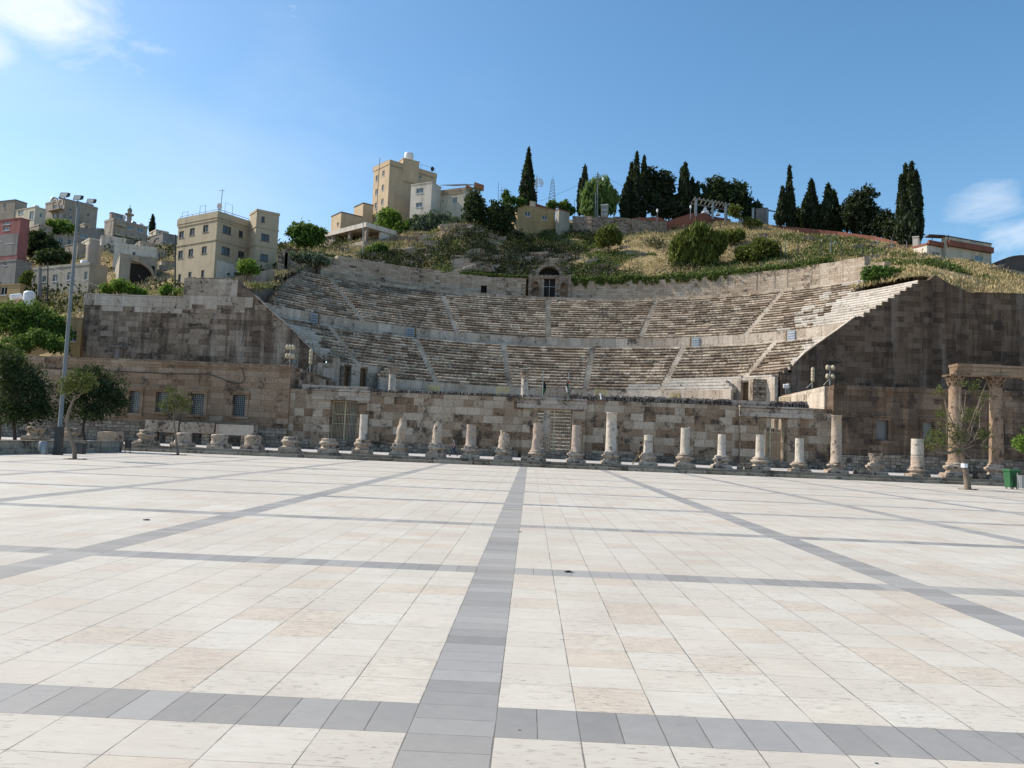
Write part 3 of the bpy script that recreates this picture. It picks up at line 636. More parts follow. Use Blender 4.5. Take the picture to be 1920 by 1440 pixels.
# ---- stage wall with three gates
YS = 68.
def face_open(mb, y0, y1, x0, x1, z0, z1, ops, mi=0, blocks=None, j=.0):
    """wall slab facing -y between y0 and y1, with rectangular openings (xa,xb,za,zb), laid in courses"""
    xs = sorted(set([x0, x1]+[q for o in ops for q in o[:2]])); zs = sorted(set([z0, z1]+[q for o in ops for q in o[2:]]))
    for i in range(len(xs)-1):
        for k in range(len(zs)-1):
            cx, cz = (xs[i]+xs[i+1])/2, (zs[k]+zs[k+1])/2
            if any(o[0] < cx < o[1] and o[2] < cz < o[3] for o in ops): continue
            if blocks is None: mb.box(xs[i], xs[i+1], y0, y1, zs[k], zs[k+1], mi)
            else:
                H = zs[k+1]-zs[k]; nr = max(1, round(H/blocks[1])); h = H/nr
                for r in range(nr):
                    x = xs[i]
                    while x < xs[i+1]-1e-3:
                        w = blocks[0]*U(.6, 1.4); xe = x+w
                        if xs[i+1]-xe < blocks[0]*.4: xe = xs[i+1]
                        mb.box(x, xe, y0+U(-j, j), y1, zs[k]+r*h, zs[k]+(r+1)*h, mi); x = xe
SWL = thing('stage_wall', 'long restored limestone block wall with three gated doorways, behind the columns', 'stone wall', (XC, YS, .45))
g1 = (at(620, 800, YS).x, at(669, 800, YS).x); g2 = (at(1007, 800, YS).x, at(1071, 800, YS).x); g3 = (at(1420, 800, YS).x, at(1473, 800, YS).x)
gt = at(645, 751, YS).z; gt2 = at(1040, 767, YS).z; gt3 = at(1445, 783, YS).z
print('gates', g1, g2, g3, gt, gt2, gt3)
X0, X1, ZT = -22.4, 28.9, 6.15
w = MB(); ops = [(g1[0], g1[1], 1.35, gt), (g2[0], g2[1], 1.1, gt2), (g3[0], g3[1], 1.1, gt3)]
face_open(w, YS, YS+1.3, X0, X1, .4, ZT-.03, ops, 0, (1.2, .72), .02)
# plinth course
for a, b in ((X0, g1[0]-1.9), (g1[1]+1.3, g2[0]-1.7), (g2[1]+1.4, g3[0]-1.9), (g3[1]+1.5, X1)): w.box(a, b, YS-.16, YS-.031, .4, 1.15+U(-.05, .05), 1)
w.build('wall', [M['stage'], M['rubwall']], SWL)
for gi, (gx_, tz, zl_) in enumerate(((g1, gt, 1.35), (g2, gt2, 1.1), (g3, gt3, 1.1))):
    p = MB(); wl, wr = (1.75, 1.1) if gi == 0 else ((1.4, 1.3) if gi == 1 else (1.7, 1.2))
    for (a, b) in ((gx_[0]-wl, gx_[0]-.03), (gx_[1]+.03, gx_[1]+wr)):
        z = .45
        while z < tz-.05:
            h = min(U(.5, .8), tz-z); p.box(a+U(-.03, .03), b+U(-.02, .02), YS-.42+U(-.03, .03), YS-.032, z, z+h-.006); z += h
    p.build('door_jamb', M['stage'], SWL)
    p = MB(); a, b = gx_[0]-wl-.1-(.5 if gi == 1 else 0), gx_[1]+wr+(.1 if gi < 2 else 1.2); n = 3
    for k in range(n):
        p.box(a+(b-a)*k/n+.01, a+(b-a)*(k+1)/n-.01, YS-.5+U(-.02, .02), YS-.032, tz+.01, tz+U(.78, .84))
    for k in range(5): p.box(a+(b-a)*k/5-.03, a+(b-a)*(k+1)/5-.04, YS-.62+U(-.03, .03), YS+.3, tz+.85, tz+.98+U(0, .04))
    p.build('lintel', M['stage_pale'], SWL)
    s = MB()
    for k in range(4): s.box(gx_[0]-.2, gx_[1]+.2, YS-1.2+.3*k, YS+1.3, .451+.002*k, .45+(zl_-.45)*(k+1)/4)
    s.build('doorstep', M['rubwall'], SWL)
    gt_ = MB(); W_ = gx_[1]-gx_[0]; nb = 17
    for k in range(nb+1): x = gx_[0]+.05+(W_-.1)*k/nb; gt_.box(x-.02, x+.02, YS+.30, YS+.33, zl_+.02, tz-.02)
    for z in (zl_+.08, zl_+(tz-zl_)*.42, zl_+(tz-zl_)*.66, tz-.08): gt_.box(gx_[0]+.02, gx_[1]-.02, YS+.28, YS+.35, z-.03, z+.03)
    for x in (gx_[0]+.06, (gx_[0]+gx_[1])/2, gx_[1]-.06): gt_.box(x-.04, x+.04, YS+.27, YS+.36, zl_+.02, tz-.03)
    gt_.build('gate', M['gate'], SWL)
# timber/stone backing seen inside the side gates
for gx_, c in ((g1, 'wood'), (g3, 'parapet')):
    p = MB(); p.box(gx_[0]-.4, gx_[0]+(gx_[1]-gx_[0])*.45, YS+2.6, YS+3., .45, 5.6); p.box(gx_[0]+(gx_[1]-gx_[0])*.62, gx_[1]+.6, YS+2.9, YS+3.2, .45, 4.1 if c != 'wood' else 5.); p.build('inner_pier', M['stage' if c == 'wood' else 'parapet'], SWL)
    p = MB(); p.box(gx_[0]+(gx_[1]-gx_[0])*.35, gx_[0]+(gx_[1]-gx_[0])*.65, YS+.37, YS+.40, gt-1.35, gt-1.05); p.build('gate_plate', plain('dark_red_plate', (.08, .03, .025), .6), SWL)
# rubble coping
def rubble(x0, x1, z, h, seed, layers=2, y0=YS-.05, depth=1.3):
    r = random.Random(seed); mb = MB()
    for L in range(layers):
        x = x0
        while x < x1:
            w_ = r.uniform(.22, .5); hh = h/layers*r.uniform(.85, 1.25); zz = z+L*h/layers
            P = [(x+r.uniform(0, .05), y0+r.uniform(-.05, .06), zz), (x+w_-.03, y0+r.uniform(-.05, .06), zz), (x+w_-.02, y0+depth, zz), (x, y0+depth, zz),
                 (x+r.uniform(.02, .09), y0+r.uniform(.03, .13), zz+hh), (x+w_-r.uniform(.02, .1), y0+r.uniform(.03, .12), zz+hh), (x+w_-.05, y0+depth-.1, zz+hh), (x+.05, y0+depth-.1, zz+hh)]
            mb.hexa(P); x += w_
    return mb
xr0, xr1 = at(690, 735, YS).x, at(1370, 760, YS).x
mb = rubble(xr0, at(1000, 745, YS).x, ZT, .22, 3, 1); mb2 = rubble(at(1072, 750, YS).x, xr1, ZT, .5, 5, 2); mb3 = rubble(at(1446, 765, YS).x, at(1514, 765, YS).x, ZT+.02, .55, 6, 2)
for q in (mb, mb2, mb3): q.build('rubble_coping', M['rubble'], SWL)
mb = MB(); a, b = at(1003, 750, YS).x, at(1072, 750, YS).x
for k in range(5): mb.box(a+(b-a)*k/5, a+(b-a)*(k+1)/5-.02, YS+.4, YS+1.2, ZT, ZT+1.0+U(0, .08))
a, b = at(1371, 760, YS).x, at(1445, 760, YS).x
for k in range(4): mb.box(a+(b-a)*k/4, a+(b-a)*(k+1)/4-.02, YS+.1, YS+1.2, ZT, ZT+.5+U(0, .03))
a, b = at(566, 720, YS).x, at(689, 730, YS).x
for k in range(8): mb.box(a+(b-a)*k/8, a+(b-a)*(k+1)/8-.02, YS+.2, YS+1.2, ZT, ZT+.4+U(0, .05))
mb.build('top_course', M['stage_pale'], SWL)

# ---- low wings on both sides with windows
def wing(label, x0, x1, ZW, m, wins, plinth, name='side_wing'):
    t = thing(name, label, 'stone building', ((x0+x1)/2, YS, .45))
    mb = MB(); ops = []
    for (ua, va, ub, vb) in wins:
        a, b = at(ua, va, YS), at(ub, vb, YS); ops.append((a.x, b.x, b.z, a.z))
    face_open(mb, YS-.25, YS+.5, x0, x1, .4, ZW-.45, ops, 0, (1.3, .62), .012)
    x = x0
    while x < x1-.1: L = min(U(.9, 1.5), x1-x); mb.box(x+.006, x+L-.006, YS-.34+U(-.02, .02), YS+.5, ZW-.448, ZW+U(-.03, .02)); x += L
    mb.box(x0, x1, YS+.51, 83.49, .4, ZW-.05)
    mb.build('wall', m, t)
    p = MB(); x = x0
    while x < x1-.1: L = min(U(1.2, 2.2), x1-x); p.box(x, x+L-.01, YS-.45+U(-.03, .03), YS-.263, .4, plinth+U(-.12, .1)); x += L
    p.build('plinth', M['rubwall'], t)
    for k, (a, b, z0, z1) in enumerate(ops):
        fr = MB(); fw = .28; yo = YS-.36
        for (q0, q1, r0, r1) in ((a-fw, a, z0-.1, z1+fw), (b, b+fw, z0-.1, z1+fw)): fr.box(q0, q1, yo, YS-.263, r0, r1)
        fr.box(a, b, yo, YS-.263, z1, z1+fw); fr.box(a-fw-.1, b+fw+.1, yo-.08, YS-.263, z1+fw+.002, z1+fw+.13); fr.box(a-fw-.12, b+fw+.12, yo-.1, YS-.263, z0-.3, z0-.102)
        f = fr.build('window', m, t)
        pn = MB(); pn.box(a, b, YS+.2, YS+.24, z0, z1); pn.build('pane', M['glass'] if name == 'side_wing' and x0 < 0 else plain('pale_window_panel', (.30, .29, .28), .8), f)
        gr = MB(); n = 7
        for i in range(n+1): gr.box(a+(b-a)*i/n-.015, a+(b-a)*i/n+.015, YS+.02, YS+.05, z0, z1)
        for i in range(12): gr.box(a, b, YS+.005, YS+.02, z0+(z1-z0)*i/11-.015, z0+(z1-z0)*i/11+.015)
        gr.build('grille', M['metal'], f)
    return t
wing('brown stone left wing of the theatre with grilled windows and stone blocks lying before it', -78, X0, 8.35, M['wingL'],
     [(246, 733, 264, 774), (296, 735, 317, 772), (361, 738, 384, 777), (439.5, 740, 461, 780)], 2.3)
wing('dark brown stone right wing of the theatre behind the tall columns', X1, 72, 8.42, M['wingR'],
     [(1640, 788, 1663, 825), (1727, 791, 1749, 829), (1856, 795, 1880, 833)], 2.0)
# inner side walls of the stage
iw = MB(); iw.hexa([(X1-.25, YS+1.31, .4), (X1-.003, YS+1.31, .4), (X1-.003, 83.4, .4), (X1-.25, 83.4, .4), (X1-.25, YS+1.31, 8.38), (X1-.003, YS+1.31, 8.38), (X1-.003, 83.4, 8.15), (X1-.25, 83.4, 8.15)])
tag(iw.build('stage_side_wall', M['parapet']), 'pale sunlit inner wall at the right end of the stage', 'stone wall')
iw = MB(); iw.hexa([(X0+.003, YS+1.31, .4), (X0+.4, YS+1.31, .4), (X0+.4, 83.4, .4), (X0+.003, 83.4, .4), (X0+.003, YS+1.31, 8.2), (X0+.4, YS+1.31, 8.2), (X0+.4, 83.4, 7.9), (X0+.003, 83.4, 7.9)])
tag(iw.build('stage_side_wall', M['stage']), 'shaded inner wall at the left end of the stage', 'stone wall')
for (u0, u1, v0) in ((1440, 1450, 739), (1424, 1439, 746)):
    a, b = at(u0, v0, 86.), at(u1, v0, 86.); q = MB(); q.box(a.x, b.x, 86, 87, .4, a.z); tag(q.build('stone_block', M['parapet']), 'pale stone block beside the podium, %s' % ('taller' if u0 == 1440 else 'lower'), 'stone block', 'stone blocks by the podium')

# ------------------------------------------------------------------ hill terrain
CPT = []
def cpx(*l):
    for u, v, Y in l: p = at(u, v, Y); CPT.append((p.x, p.y, p.z))
for a in range(-40, 60, 7): x, y, z = pol(52, dg(a), 27.6 if a < 55 else 26.9); CPT.append((x, y, z))
cpx((620, 470, 130), (700, 448, 138), (760, 443, 136), (850, 437, 128), (900, 436, 131), (935, 432, 139), (960, 418, 150), (1050, 415, 154), (1080, 425, 150), (1180, 430, 147), (1250, 432, 147),
    (1300, 413, 152), (1340, 415, 155), (1430, 432, 150), (1500, 442, 148), (1600, 459, 143), (1700, 468, 135), (1760, 478, 126), (1850, 513, 119), (1780, 488, 119), (1815, 502, 117), (1870, 521, 114), (1900, 530, 111), (1960, 528, 108), (2050, 545, 104))
cpx((860, 465, 123), (900, 490, 121), (950, 470, 138), (1000, 455, 146), (1010, 490, 130), (1060, 450, 147), (1110, 466, 140), (1180, 470, 134), (1300, 462, 133), (1400, 462, 132), (1450, 472, 128), (1550, 470, 126), (1620, 478, 118), (1680, 488, 110), (1745, 505, 96), (1760, 512, 90), (1800, 536, 87.5), (1850, 546, 86.5), (1920, 549, 86.5), (1870, 530, 96))
cpx((800, 470, 127), (750, 475, 124), (700, 475, 122), (640, 487, 112), (600, 480, 112), (560, 476, 112), (535, 500, 100), (520, 512, 95), (500, 535, 92), (470, 535, 90), (440, 527, 88), (370, 530, 88), (330, 560, 88), (250, 560, 87), (180, 560, 87), (155, 590, 92))
for a in (57, 60, 63, 66, 69): x, y, z = pol(45.8, dg(a), 23.1); CPT.append((x, y, z))
for a in (57, 61, 65): x, y, z = pol(49.5, dg(a), 24.9); CPT.append((x, y, z))
for x, y, z in ((47.5, 85.5, 23.), (49.5, 86, 22.), (52, 86, 20.8), (60, 86, 20.5), (75, 90, 21), (75, 110, 26), (75, 130, 32), (95, 90, 18), (100, 140, 32), (0, 200, 47), (40, 200, 46), (-20, 200, 46), (-20, 260, 47), (40, 260, 46), (80, 200, 38), (130, 200, 30), (130, 120, 20), (-50, 320, 38), (50, 330, 45), (130, 320, 30),
                (-52, 85, 8.7), (-60, 86, 9), (-75, 86, 9), (-100, 86, 9), (-130, 86, 10), (-52, 73, 8.3), (-75, 71, 8.3), (-110, 71, 8.3), (-140, 71, 8.5), (-64, 95, 10.5), (-80, 97, 11)): CPT.append((x, y, z))
cpx((520, 560, 100), (400, 560, 104), (330, 560, 104), (240, 575, 112), (100, 590, 112), (20, 590, 108), (-60, 590, 108), (60, 545, 132), (0, 545, 135), (30, 510, 142), (0, 480, 155), (90, 500, 150), (140, 480, 158), (190, 470, 150), (200, 458, 175),
    (150, 438, 185), (60, 420, 205), (0, 418, 205), (-100, 410, 205), (190, 440, 208), (270, 446, 215), (300, 480, 165), (330, 480, 160), (-100, 480, 155), (-100, 545, 130), (290, 455, 200), (400, 470, 220), (330, 500, 130), (500, 470, 200), (-200, 410, 210), (-200, 540, 130), (60, 440, 300), (300, 480, 300), (-200, 420, 300))
CP_ = np.array(CPT); D_ = np.sqrt(((CP_[:, None, :2]-CP_[None, :, :2])**2).sum(-1)); nC = len(CP_)
A_ = np.zeros((nC+3, nC+3)); A_[:nC, :nC] = D_+np.eye(nC)*-.15; A_[:nC, nC] = 1; A_[:nC, nC+1:] = CP_[:, :2]; A_[nC:, :nC] = A_[:nC, nC:].T
W_ = np.linalg.solve(A_, np.concatenate([CP_[:, 2], [0, 0, 0]]))
def H0(x, y):
    d = np.sqrt((CP_[:, 0]-x)**2+(CP_[:, 1]-y)**2); return float(d@W_[:nC]+W_[nC]+W_[nC+1]*x+W_[nC+2]*y)
def H(x, y):
    z = H0(x, y); r = math.hypot(x-XC, y-YC)
    k = min(1, max(0, (r-52)/5)) if y > 95 else min(1, max(0, (y-88)/8))*min(1, max(.15, (r-46)/8))
    n1 = noise.fractal(Vector((x*.085, y*.085, 0)), 1., 2.1, 5); n2 = noise.noise(Vector((x*.35, y*.35, 4)))
    led = noise.noise(Vector((x*.05, z*.55, y*.03)))      # rock ledges
    return z+k*(1.25*n1+.25*n2+.55*led)
def keep(x, y):
    r = math.hypot(x-XC, y-YC); ph = math.degrees(math.atan2(x-XC, y-YC))
    if y < 84.7 and x > -52.2: return False
    if x <= -52.2 and y < 84: return y > 69.2 and x < -52.4
    rin = 51.4
    if ph < -42: rin = 51.4-min(1, (-ph-42)/6)*2.
    if ph < -47: rin = 37.9+max(0, (62+ph)/1.5)+.6
    if ph > 56.5: rin = 45.3
    return r > rin
ST = 1.5; nx, ny = 215, 190; x0g, y0g = -182., 70.
idx = -np.ones((nx, ny), int); hv = []; hf = []
for i in range(nx):
    for j in range(ny):
        x, y = x0g+i*ST, y0g+j*ST*(1+j*.0022)
        if keep(x, y): idx[i, j] = len(hv); hv.append((x, y, H(x, y)))
for i in range(nx-1):
    for j in range(ny-1):
        q = (idx[i, j], idx[i+1, j], idx[i+1, j+1], idx[i, j+1])
        if min(q) >= 0: hf.append(q)
me = bpy.data.meshes.new('hill'); me.from_pydata(hv, [], hf); me.materials.append(M['hill']); me.polygons.foreach_set('use_smooth', [True]*len(hf))
o = bpy.data.objects.new('hill', me); COL.objects.link(o); o['kind'] = 'structure'

# ------------------------------------------------------------------ columns of the colonnade
PX = (56+5.01)/FPX      # metres per photo pixel at the colonnade
def rough_base(mb, w=.62, h=1., seed=0, plain_=False):
    r = random.Random(seed); k = w/.62
    # square plinth, chipped
    a = .66*k
    for (z0, z1, s) in ((0, .14*h, 1.0), (.14*h, .30*h, .97)):
        P = []
        for z, q in ((z0, s), (z1, s*.96)):
            for sx_, sy_ in ((-1, -1), (1, -1), (1, 1), (-1, 1)): P.append((sx_*a*q+r.uniform(-.05, .05), sy_*a*q+r.uniform(-.05, .05), z+r.uniform(-.015, .015)))
        mb.hexa(P)
    if plain_:
        prof = [(.60, .30), (.56, .42), (.54, .6), (.57, .75), (.60, .86), (.52, .95), (.40, 1.0)]
    else:
        prof = [(.60, .30), (.50, .36), (.47, .44), (.52, .52), (.62, .60), (.655, .68), (.62, .76), (.52, .80), (.47, .84), (.52, .88), (.50, .95), (.43, 1.0)]
    mb.lathe([(x*k, z*h) for x, z in prof], 14, jit=.05, seed=seed)
def capital(mb, r0, h, seed=0, abacus=True):
    r = random.Random(seed)
    mb.lathe([(r0*.95, 0), (r0*1.1, .06*h), (r0*.98, .12*h), (r0*1.02, .5*h), (r0*1.25, .8*h), (r0*1.35, .86*h)], 18, jit=.05, seed=seed)
    for row, (z0, z1, out) in enumerate(((.08, .42, .22), (.3, .68, .34), (.5, .86, .52))):
        for k in range(8):
            a = 2*math.pi*(k+.5*row)/8+r.uniform(-.05, .05); ca, sa = math.cos(a), math.sin(a); w_ = .26*r0
            P = []
            for z, q in ((z0*h, r0*1.0), (z1*h, r0*(1.02+out))):
                for t, d in ((-w_, 0), (w_, 0), (w_*.7, .12*r0), (-w_*.7, .12*r0)):
                    rr = q+d; P.append((ca*rr-sa*t, sa*rr+ca*t, z+r.uniform(-.02, .02)))
            mb.hexa([P[1], P[0], P[3], P[2], P[5], P[4], P[7], P[6]])
    if abacus:
        s_ = r0*1.5; mb.hexa([(-s_*.96, -s_*.96, .86*h), (s_*.96, -s_*.96, .86*h), (s_*.96, s_*.96, .86*h), (-s_*.96, s_*.96, .86*h), (-s_, -s_, h), (s_, -s_, h), (s_, s_, h), (-s_, s_, h)])
COLS = [ # u, base top v (None: block only), shaft top v, shaft width px, material, roughness, label
 (64, 793, None, 0, 'base', 0, 'weathered stepped column base without a shaft behind the left planter'),
 (128, 803, None, 0, 'base', 0, 'column base half hidden behind the leaning tree trunks in the planter'),
 (205, 809, None, 0, 'block', 0, 'plain squared stone block at the right end of the planter'),
 (273, 806, None, 0, 'base', 0, 'weathered column base, first to the right of the litter bin'),
 (342, 811, None, 0, 'base', 0, 'weathered column base just right of the thin small tree'),
 (410, 814, None, 0, 'base', 0, 'bare column base in front of the middle of the long stone blocks'),
 (473, 816, None, 0, 'base', 0, 'bare column base in front of the right end of the long stone blocks'),
 (543, 819, None, 0, 'base', 0, 'moulded column base without a shaft, below the left corner of the stage wall'),
 (615, 822, None, 0, 'base', 0, 'moulded column base without a shaft, in front of the left gate'),
 (679, 823, 777, 15, 'colw', .0, 'smooth white column shaft cut flat, just right of the left gate'),
 (748, 832, 785, 17, 'colt', .16, 'eroded leaning column stump with a pointed top, right of the smooth white one'),
 (818, 831, 790, 18, 'colt', .14, 'eroded tan column stump with a slanting top beside the walking man in jeans'),
 (882, 836, 796, 19, 'colp', .04, 'grey pink column shaft of middle height, right of the man in jeans'),
 (944, 840, 810, 20, 'colt', .13, 'shortest eroded tan column stump'),
 (1006, 844, 793, 19, 'colp', .09, 'eroded pink column shaft in front of the central gate'),
 (1080, 845, 797, 18, 'colp', .02, 'pink column shaft just right of the central gate'),
 (1145, 848, 773, 20, 'colw', .0, 'tall pale column shaft with a collar, tallest near the middle'),
 (1215, 850, 816, 17, 'colw', .0, 'short white column shaft that the man in green leans by'),
 (1284, 851, 802, 17, 'colw', .0, 'white column shaft of middle height, right of the man in green'),
 (1353, 854, 815, 15, 'colw', .0, 'slim short white column shaft left of the right gate'),
 (1425, 857, 815, 16, 'colw', .0, 'short white column shaft in front of the right gate'),
 (1499, 866, 822, 16, 'colw', .0, 'short white column shaft just right of the right gate'),
 (1568, 866, 781, 20, 'colt2', .01, 'tall tapering tan column shaft at the right end of the stage wall'),
 (1641, 868, None, 0, 'cap', 0, 'column base with a small carved capital fragment set on it'),
 (1720, 876, 823, 22, 'drum', .0, 'short thick column of a white drum over a tan drum'),
]
ci = 0
for (u, vb, vs, w, kind, rgh, lab) in COLS:
    ci += 1
    p = at(u, 850, 56.15); zt = at(u, vb, 56.15).z
    t = thing('ancient_column' if vs else 'column_base', lab, 'column' if vs else 'column base', (p.x, 56.15, .45), U(-.1, .1), 'row of broken columns along the steps')
    h = zt-.45
    b = MB()
    if kind == 'block': b.hexa([(-.75+U(-.04, .04), -.6, 0), (.8, -.6, 0), (.8, .6, 0), (-.75, .6, 0), (-.78, -.58, h*.92), (.76, -.6, h), (.74, .55, h*.97), (-.7, .55, h)])
    else: rough_base(b, .70 if u < 640 else .68, h, ci, plain_=(330 < u < 500))
    b.build('base', M['base'], t, world=False)
    # moss and shade-loving weeds live at the foot of the plinth
    if vs:
        H_ = at(u, vs, 56.15).z-zt; r = w*PX/2; s = MB()
        ms = {'colt2': 'colt', 'drum': 'colw'}.get(kind, kind); n = 9 if rgh > .05 else 3
        pr_ = [(r*1.12, 0), (r*1.12, .06), (r*1.02, .10)] if rgh < .05 else [(r*1.12, 0)]
        tp = .86 if kind == 'colt2' else .95
        for k in range(1, n+1): pr_.append((r*(1.02-(1.02-tp)*k/n)*(1 if rgh < .05 else U(.9, 1.06)), .1+(H_-.1)*k/n))
        if u == 1145: pr_[-1] = (r*tp, H_-.12); pr_ += [(r*tp*1.12, H_-.10), (r*tp*1.12, H_)]
        if kind == 'colt2': pr_ += [(r*.98, H_+.02), (r*.98, H_+.10)]
        s.lathe(pr_, 22, c=(0, 0, 0), jit=rgh, seed=ci*3, shear=((.14, 0) if u == 748 else ((.04, 0) if rgh > .05 else (0, 0))))
        if rgh > .05 or u in (1353, 1215, 1284):   # broken, slanting top
            q = .35 if rgh > .1 else .07
            for i, (x, y, z) in enumerate(s.v):
                if z > H_*.8: s.v[i] = (x*(1-.25*(rgh > .1)), y*(1-.2*(rgh > .1)), z+q*(-x if u in (1353, 944) else x)*1.2+U(-.03, .03))
        so_ = s.build('shaft', [M[ms], M['colt']], t, world=False); so_.location.z = h
        if kind == 'drum':
            for f_ in so_.data.polygons:
                if f_.center.z < H_*.42: f_.material_index = 1
            k = MB(); k.lathe([(r*1.03, H_*.42), (r*1.03, H_*.42+.03)], 22); k.build('drum_joint', M['dark_metal'], so_, world=False)
    if kind == 'cap':
        s = MB(); s.lathe([(.34, 0), (.3, .2), (.36, .5)], 16, jit=.1); capital(s, .31, .85, 5, False); c_ = s.build('carved_fragment', M['colt'], t, world=False); c_.location.z = h
# two tall columns that still carry capitals and an architrave (and the next one just out of the picture)
for i, (u, lab) in enumerate(((1791, 'tall tan column with carved capital under the left end of the architrave, behind the bare tree'), (1868, 'tall tan column with carved capital, second under the architrave beside the green bin'), (1945, 'tall tan column with carved capital, third under the architrave'))):
    p = at(u, 850, 56.3); t = thing('tall_column', lab, 'column', (p.x, 56.3, .45), 0, 'tall columns under the architrave')
    r = .50; zt = at(u, 703+i*3, 56.3).z-.45; hc = .92; hb = 1.2
    b = MB(); rough_base(b, .82, hb, 40+i); b.build('base', M['base'], t, world=False)
    s = MB(); n = 14; s.lathe([(r*1.15, 0), (r*1.15, .08), (r*1.02, .14)]+[(r*(1.02-.14*k/n), .14+(zt-hc-hb-.14)*k/n) for k in range(1, n+1)], 26, jit=.018, seed=80+i)
    s.build('shaft', M['colb'], t, world=False).location.z = hb
    s = MB(); capital(s, r*.9, hc, 60+i); s.build('capital', M['archi'], t, world=False).location.z = zt-hc
    ztop = zt+.45
a = at(1791, 700, 56.3); ar = MB(); x = a.x-.15
for L, z in ((3.35, .86), (3.3, .80), (3., .84)):
    ar.box(x, x+L-.02, 55.78, 56.85, ztop-.02, ztop+.30); ar.box(x+.0, x+L-.02, 55.72, 56.9, ztop+.304, ztop+.62); ar.box(x-.03, x+L-.02, 55.62, 56.98, ztop+.624, ztop+z)
    x += L
for i_, v_ in enumerate(ar.v): ar.v[i_] = (v_[0]+U(-.02, .02), v_[1]+U(-.02, .02), v_[2]+U(-.012, .012))
tag(ar.build('architrave', M['archi']), 'horizontal carved stone beam carried by the tall columns at the right', 'stone beam')
# two columns on the stage behind the wall
for u, vt, lab in ((737, 687, 'lone column with a carved capital rising behind the wall, left one'), (985, 695, 'lone column with a carved capital rising behind the wall near the middle, by the flags')):
    p = at(u, vt, 76); t = thing('stage_column', lab, 'column', (p.x, 76, .45), 0, 'capital columns on the stage')
    s = MB(); h = p.z-.45; s.lathe([(.62, 0), (.62, .2), (.5, .3), (.42, .5), (.40, 2.), (.37, h-.9)], 20, jit=.01); s.build('shaft', M['colw'], t, world=False)
    s = MB(); capital(s, .35, .9, int(u)); s.build('capital', M['colt'], t, world=False).location.z = h-.9
# long stone blocks lying in front of the left wing
for u0, u1, v0, v1, lab in ((275, 339, 787, 809, 'long carved stone block, leftmost of the three in front of the left wing'), (340, 406, 791, 811, 'long carved stone block, middle of the three in front of the left wing'), (407, 479, 795, 815, 'long carved stone block with a curved right end in front of the left wing')):
    a, b = at(u0, v1, 65.6), at(u1, v0, 65.6); t = thing('carved_block', lab, 'stone block', ((a.x+b.x)/2, 65.6, .45), 0, 'long blocks before the left wing')
    q = MB(); n = 8; L = b.x-a.x; z0, z1 = a.z, at(u0, v0, 65.6).z
    for k in range(n):
        xa, xb = a.x+L*k/n, a.x+L*(k+1)/n; e = lambda i: (.35 if (u0 == 407 and i == n) else (.15 if i in (0, n) else 0))
        q.hexa([(xa, 65.2, z0+e(k)), (xb, 65.2, z0+e(k+1)), (xb, 66.3, z0+e(k+1)), (xa, 66.3, z0+e(k)), (xa, 65.2+U(0, .03), z1), (xb, 65.2+U(0, .03), z1), (xb, 66.3, z1), (xa, 66.3, z1)], 0, (3,) if 0 < k else ())
    q.build('beam', M['colt'] if u0 == 407 else M['base'], t)
    for x in (a.x+.5, b.x-.9): q = MB(); q.box(x-.3, x+.4, 65.4, 66.2, .45, z0+.02); q.build('support', M['rubwall'], t)

# ------------------------------------------------------------------ vegetation builders
def leaf_mesh(name, m, C, size, seed, elong=1., up=0., droop=0., parent=None, wid=.5):
    """C: (n,3) leaf centres; small rhombic leaves with random orientation"""
    rs = np.random.RandomState(seed); n = len(C); C = np.asarray(C, float)
    a = rs.normal(size=(n, 3)); a[:, 2] = a[:, 2]*(1+up*3)+up*rs.uniform(.5, 2, n)-droop*3.; a /= np.linalg.norm(a, axis=1)[:, None]
    b = rs.normal(size=(n, 3)); b -= (b*a).sum(1)[:, None]*a; b /= np.linalg.norm(b, axis=1)[:, None]
    s = (size*rs.uniform(.55, 1.35, n))[:, None]
    V = np.empty((n, 4, 3)); V[:, 0] = C-a*s*elong; V[:, 1] = C-b*s*wid; V[:, 2] = C+a*s*elong; V[:, 3] = C+b*s*wid
    V = V.reshape(-1, 3)
    me = bpy.data.meshes.new(name); me.vertices.add(4*n); me.vertices.foreach_set('co', V.astype(np.float32).ravel())
    me.loops.add(4*n); me.loops.foreach_set('vertex_index', np.arange(4*n, dtype=np.int32)); me.polygons.add(n)
    me.polygons.foreach_set('loop_start', np.arange(0, 4*n, 4, dtype=np.int32)); me.polygons.foreach_set('loop_total', np.full(n, 4, np.int32))
    me.materials.append(m); me.update(calc_edges=True)
    o = bpy.data.objects.new(name, me); COL.objects.link(o)
    if parent is not None: o.parent = parent
    return o
def clumps(lobes, n, seed, csize=.4, per=14, shell=.45, cut=.0):
    """lobes: (centre, (rx,ry,rz)); leaf positions gathered in clumps near the surface of the lobes"""
    rs = np.random.RandomState(seed); vol = np.array([l[1][0]*l[1][2] for l in lobes]); vol = vol/vol.sum(); out = []
    nc = max(3, n//per); L = rs.choice(len(lobes), nc, p=vol)
    d = rs.normal(size=(nc, 3)); d /= np.linalg.norm(d, axis=1)[:, None]; q = rs.uniform(0, 1, nc)**shell
    for i in range(nc):
        c, r = lobes[L[i]]; w = 1+.28*noise.noise(Vector((d[i]*2.3+seed).tolist())); p = np.array(c)+d[i]*q[i]*np.array(r)*w
        k = rs.randint(per//2, per*3//2); out.append(p+rs.normal(size=(k, 3))*csize*np.array([1, 1, .75])*.5)
    return np.concatenate(out)
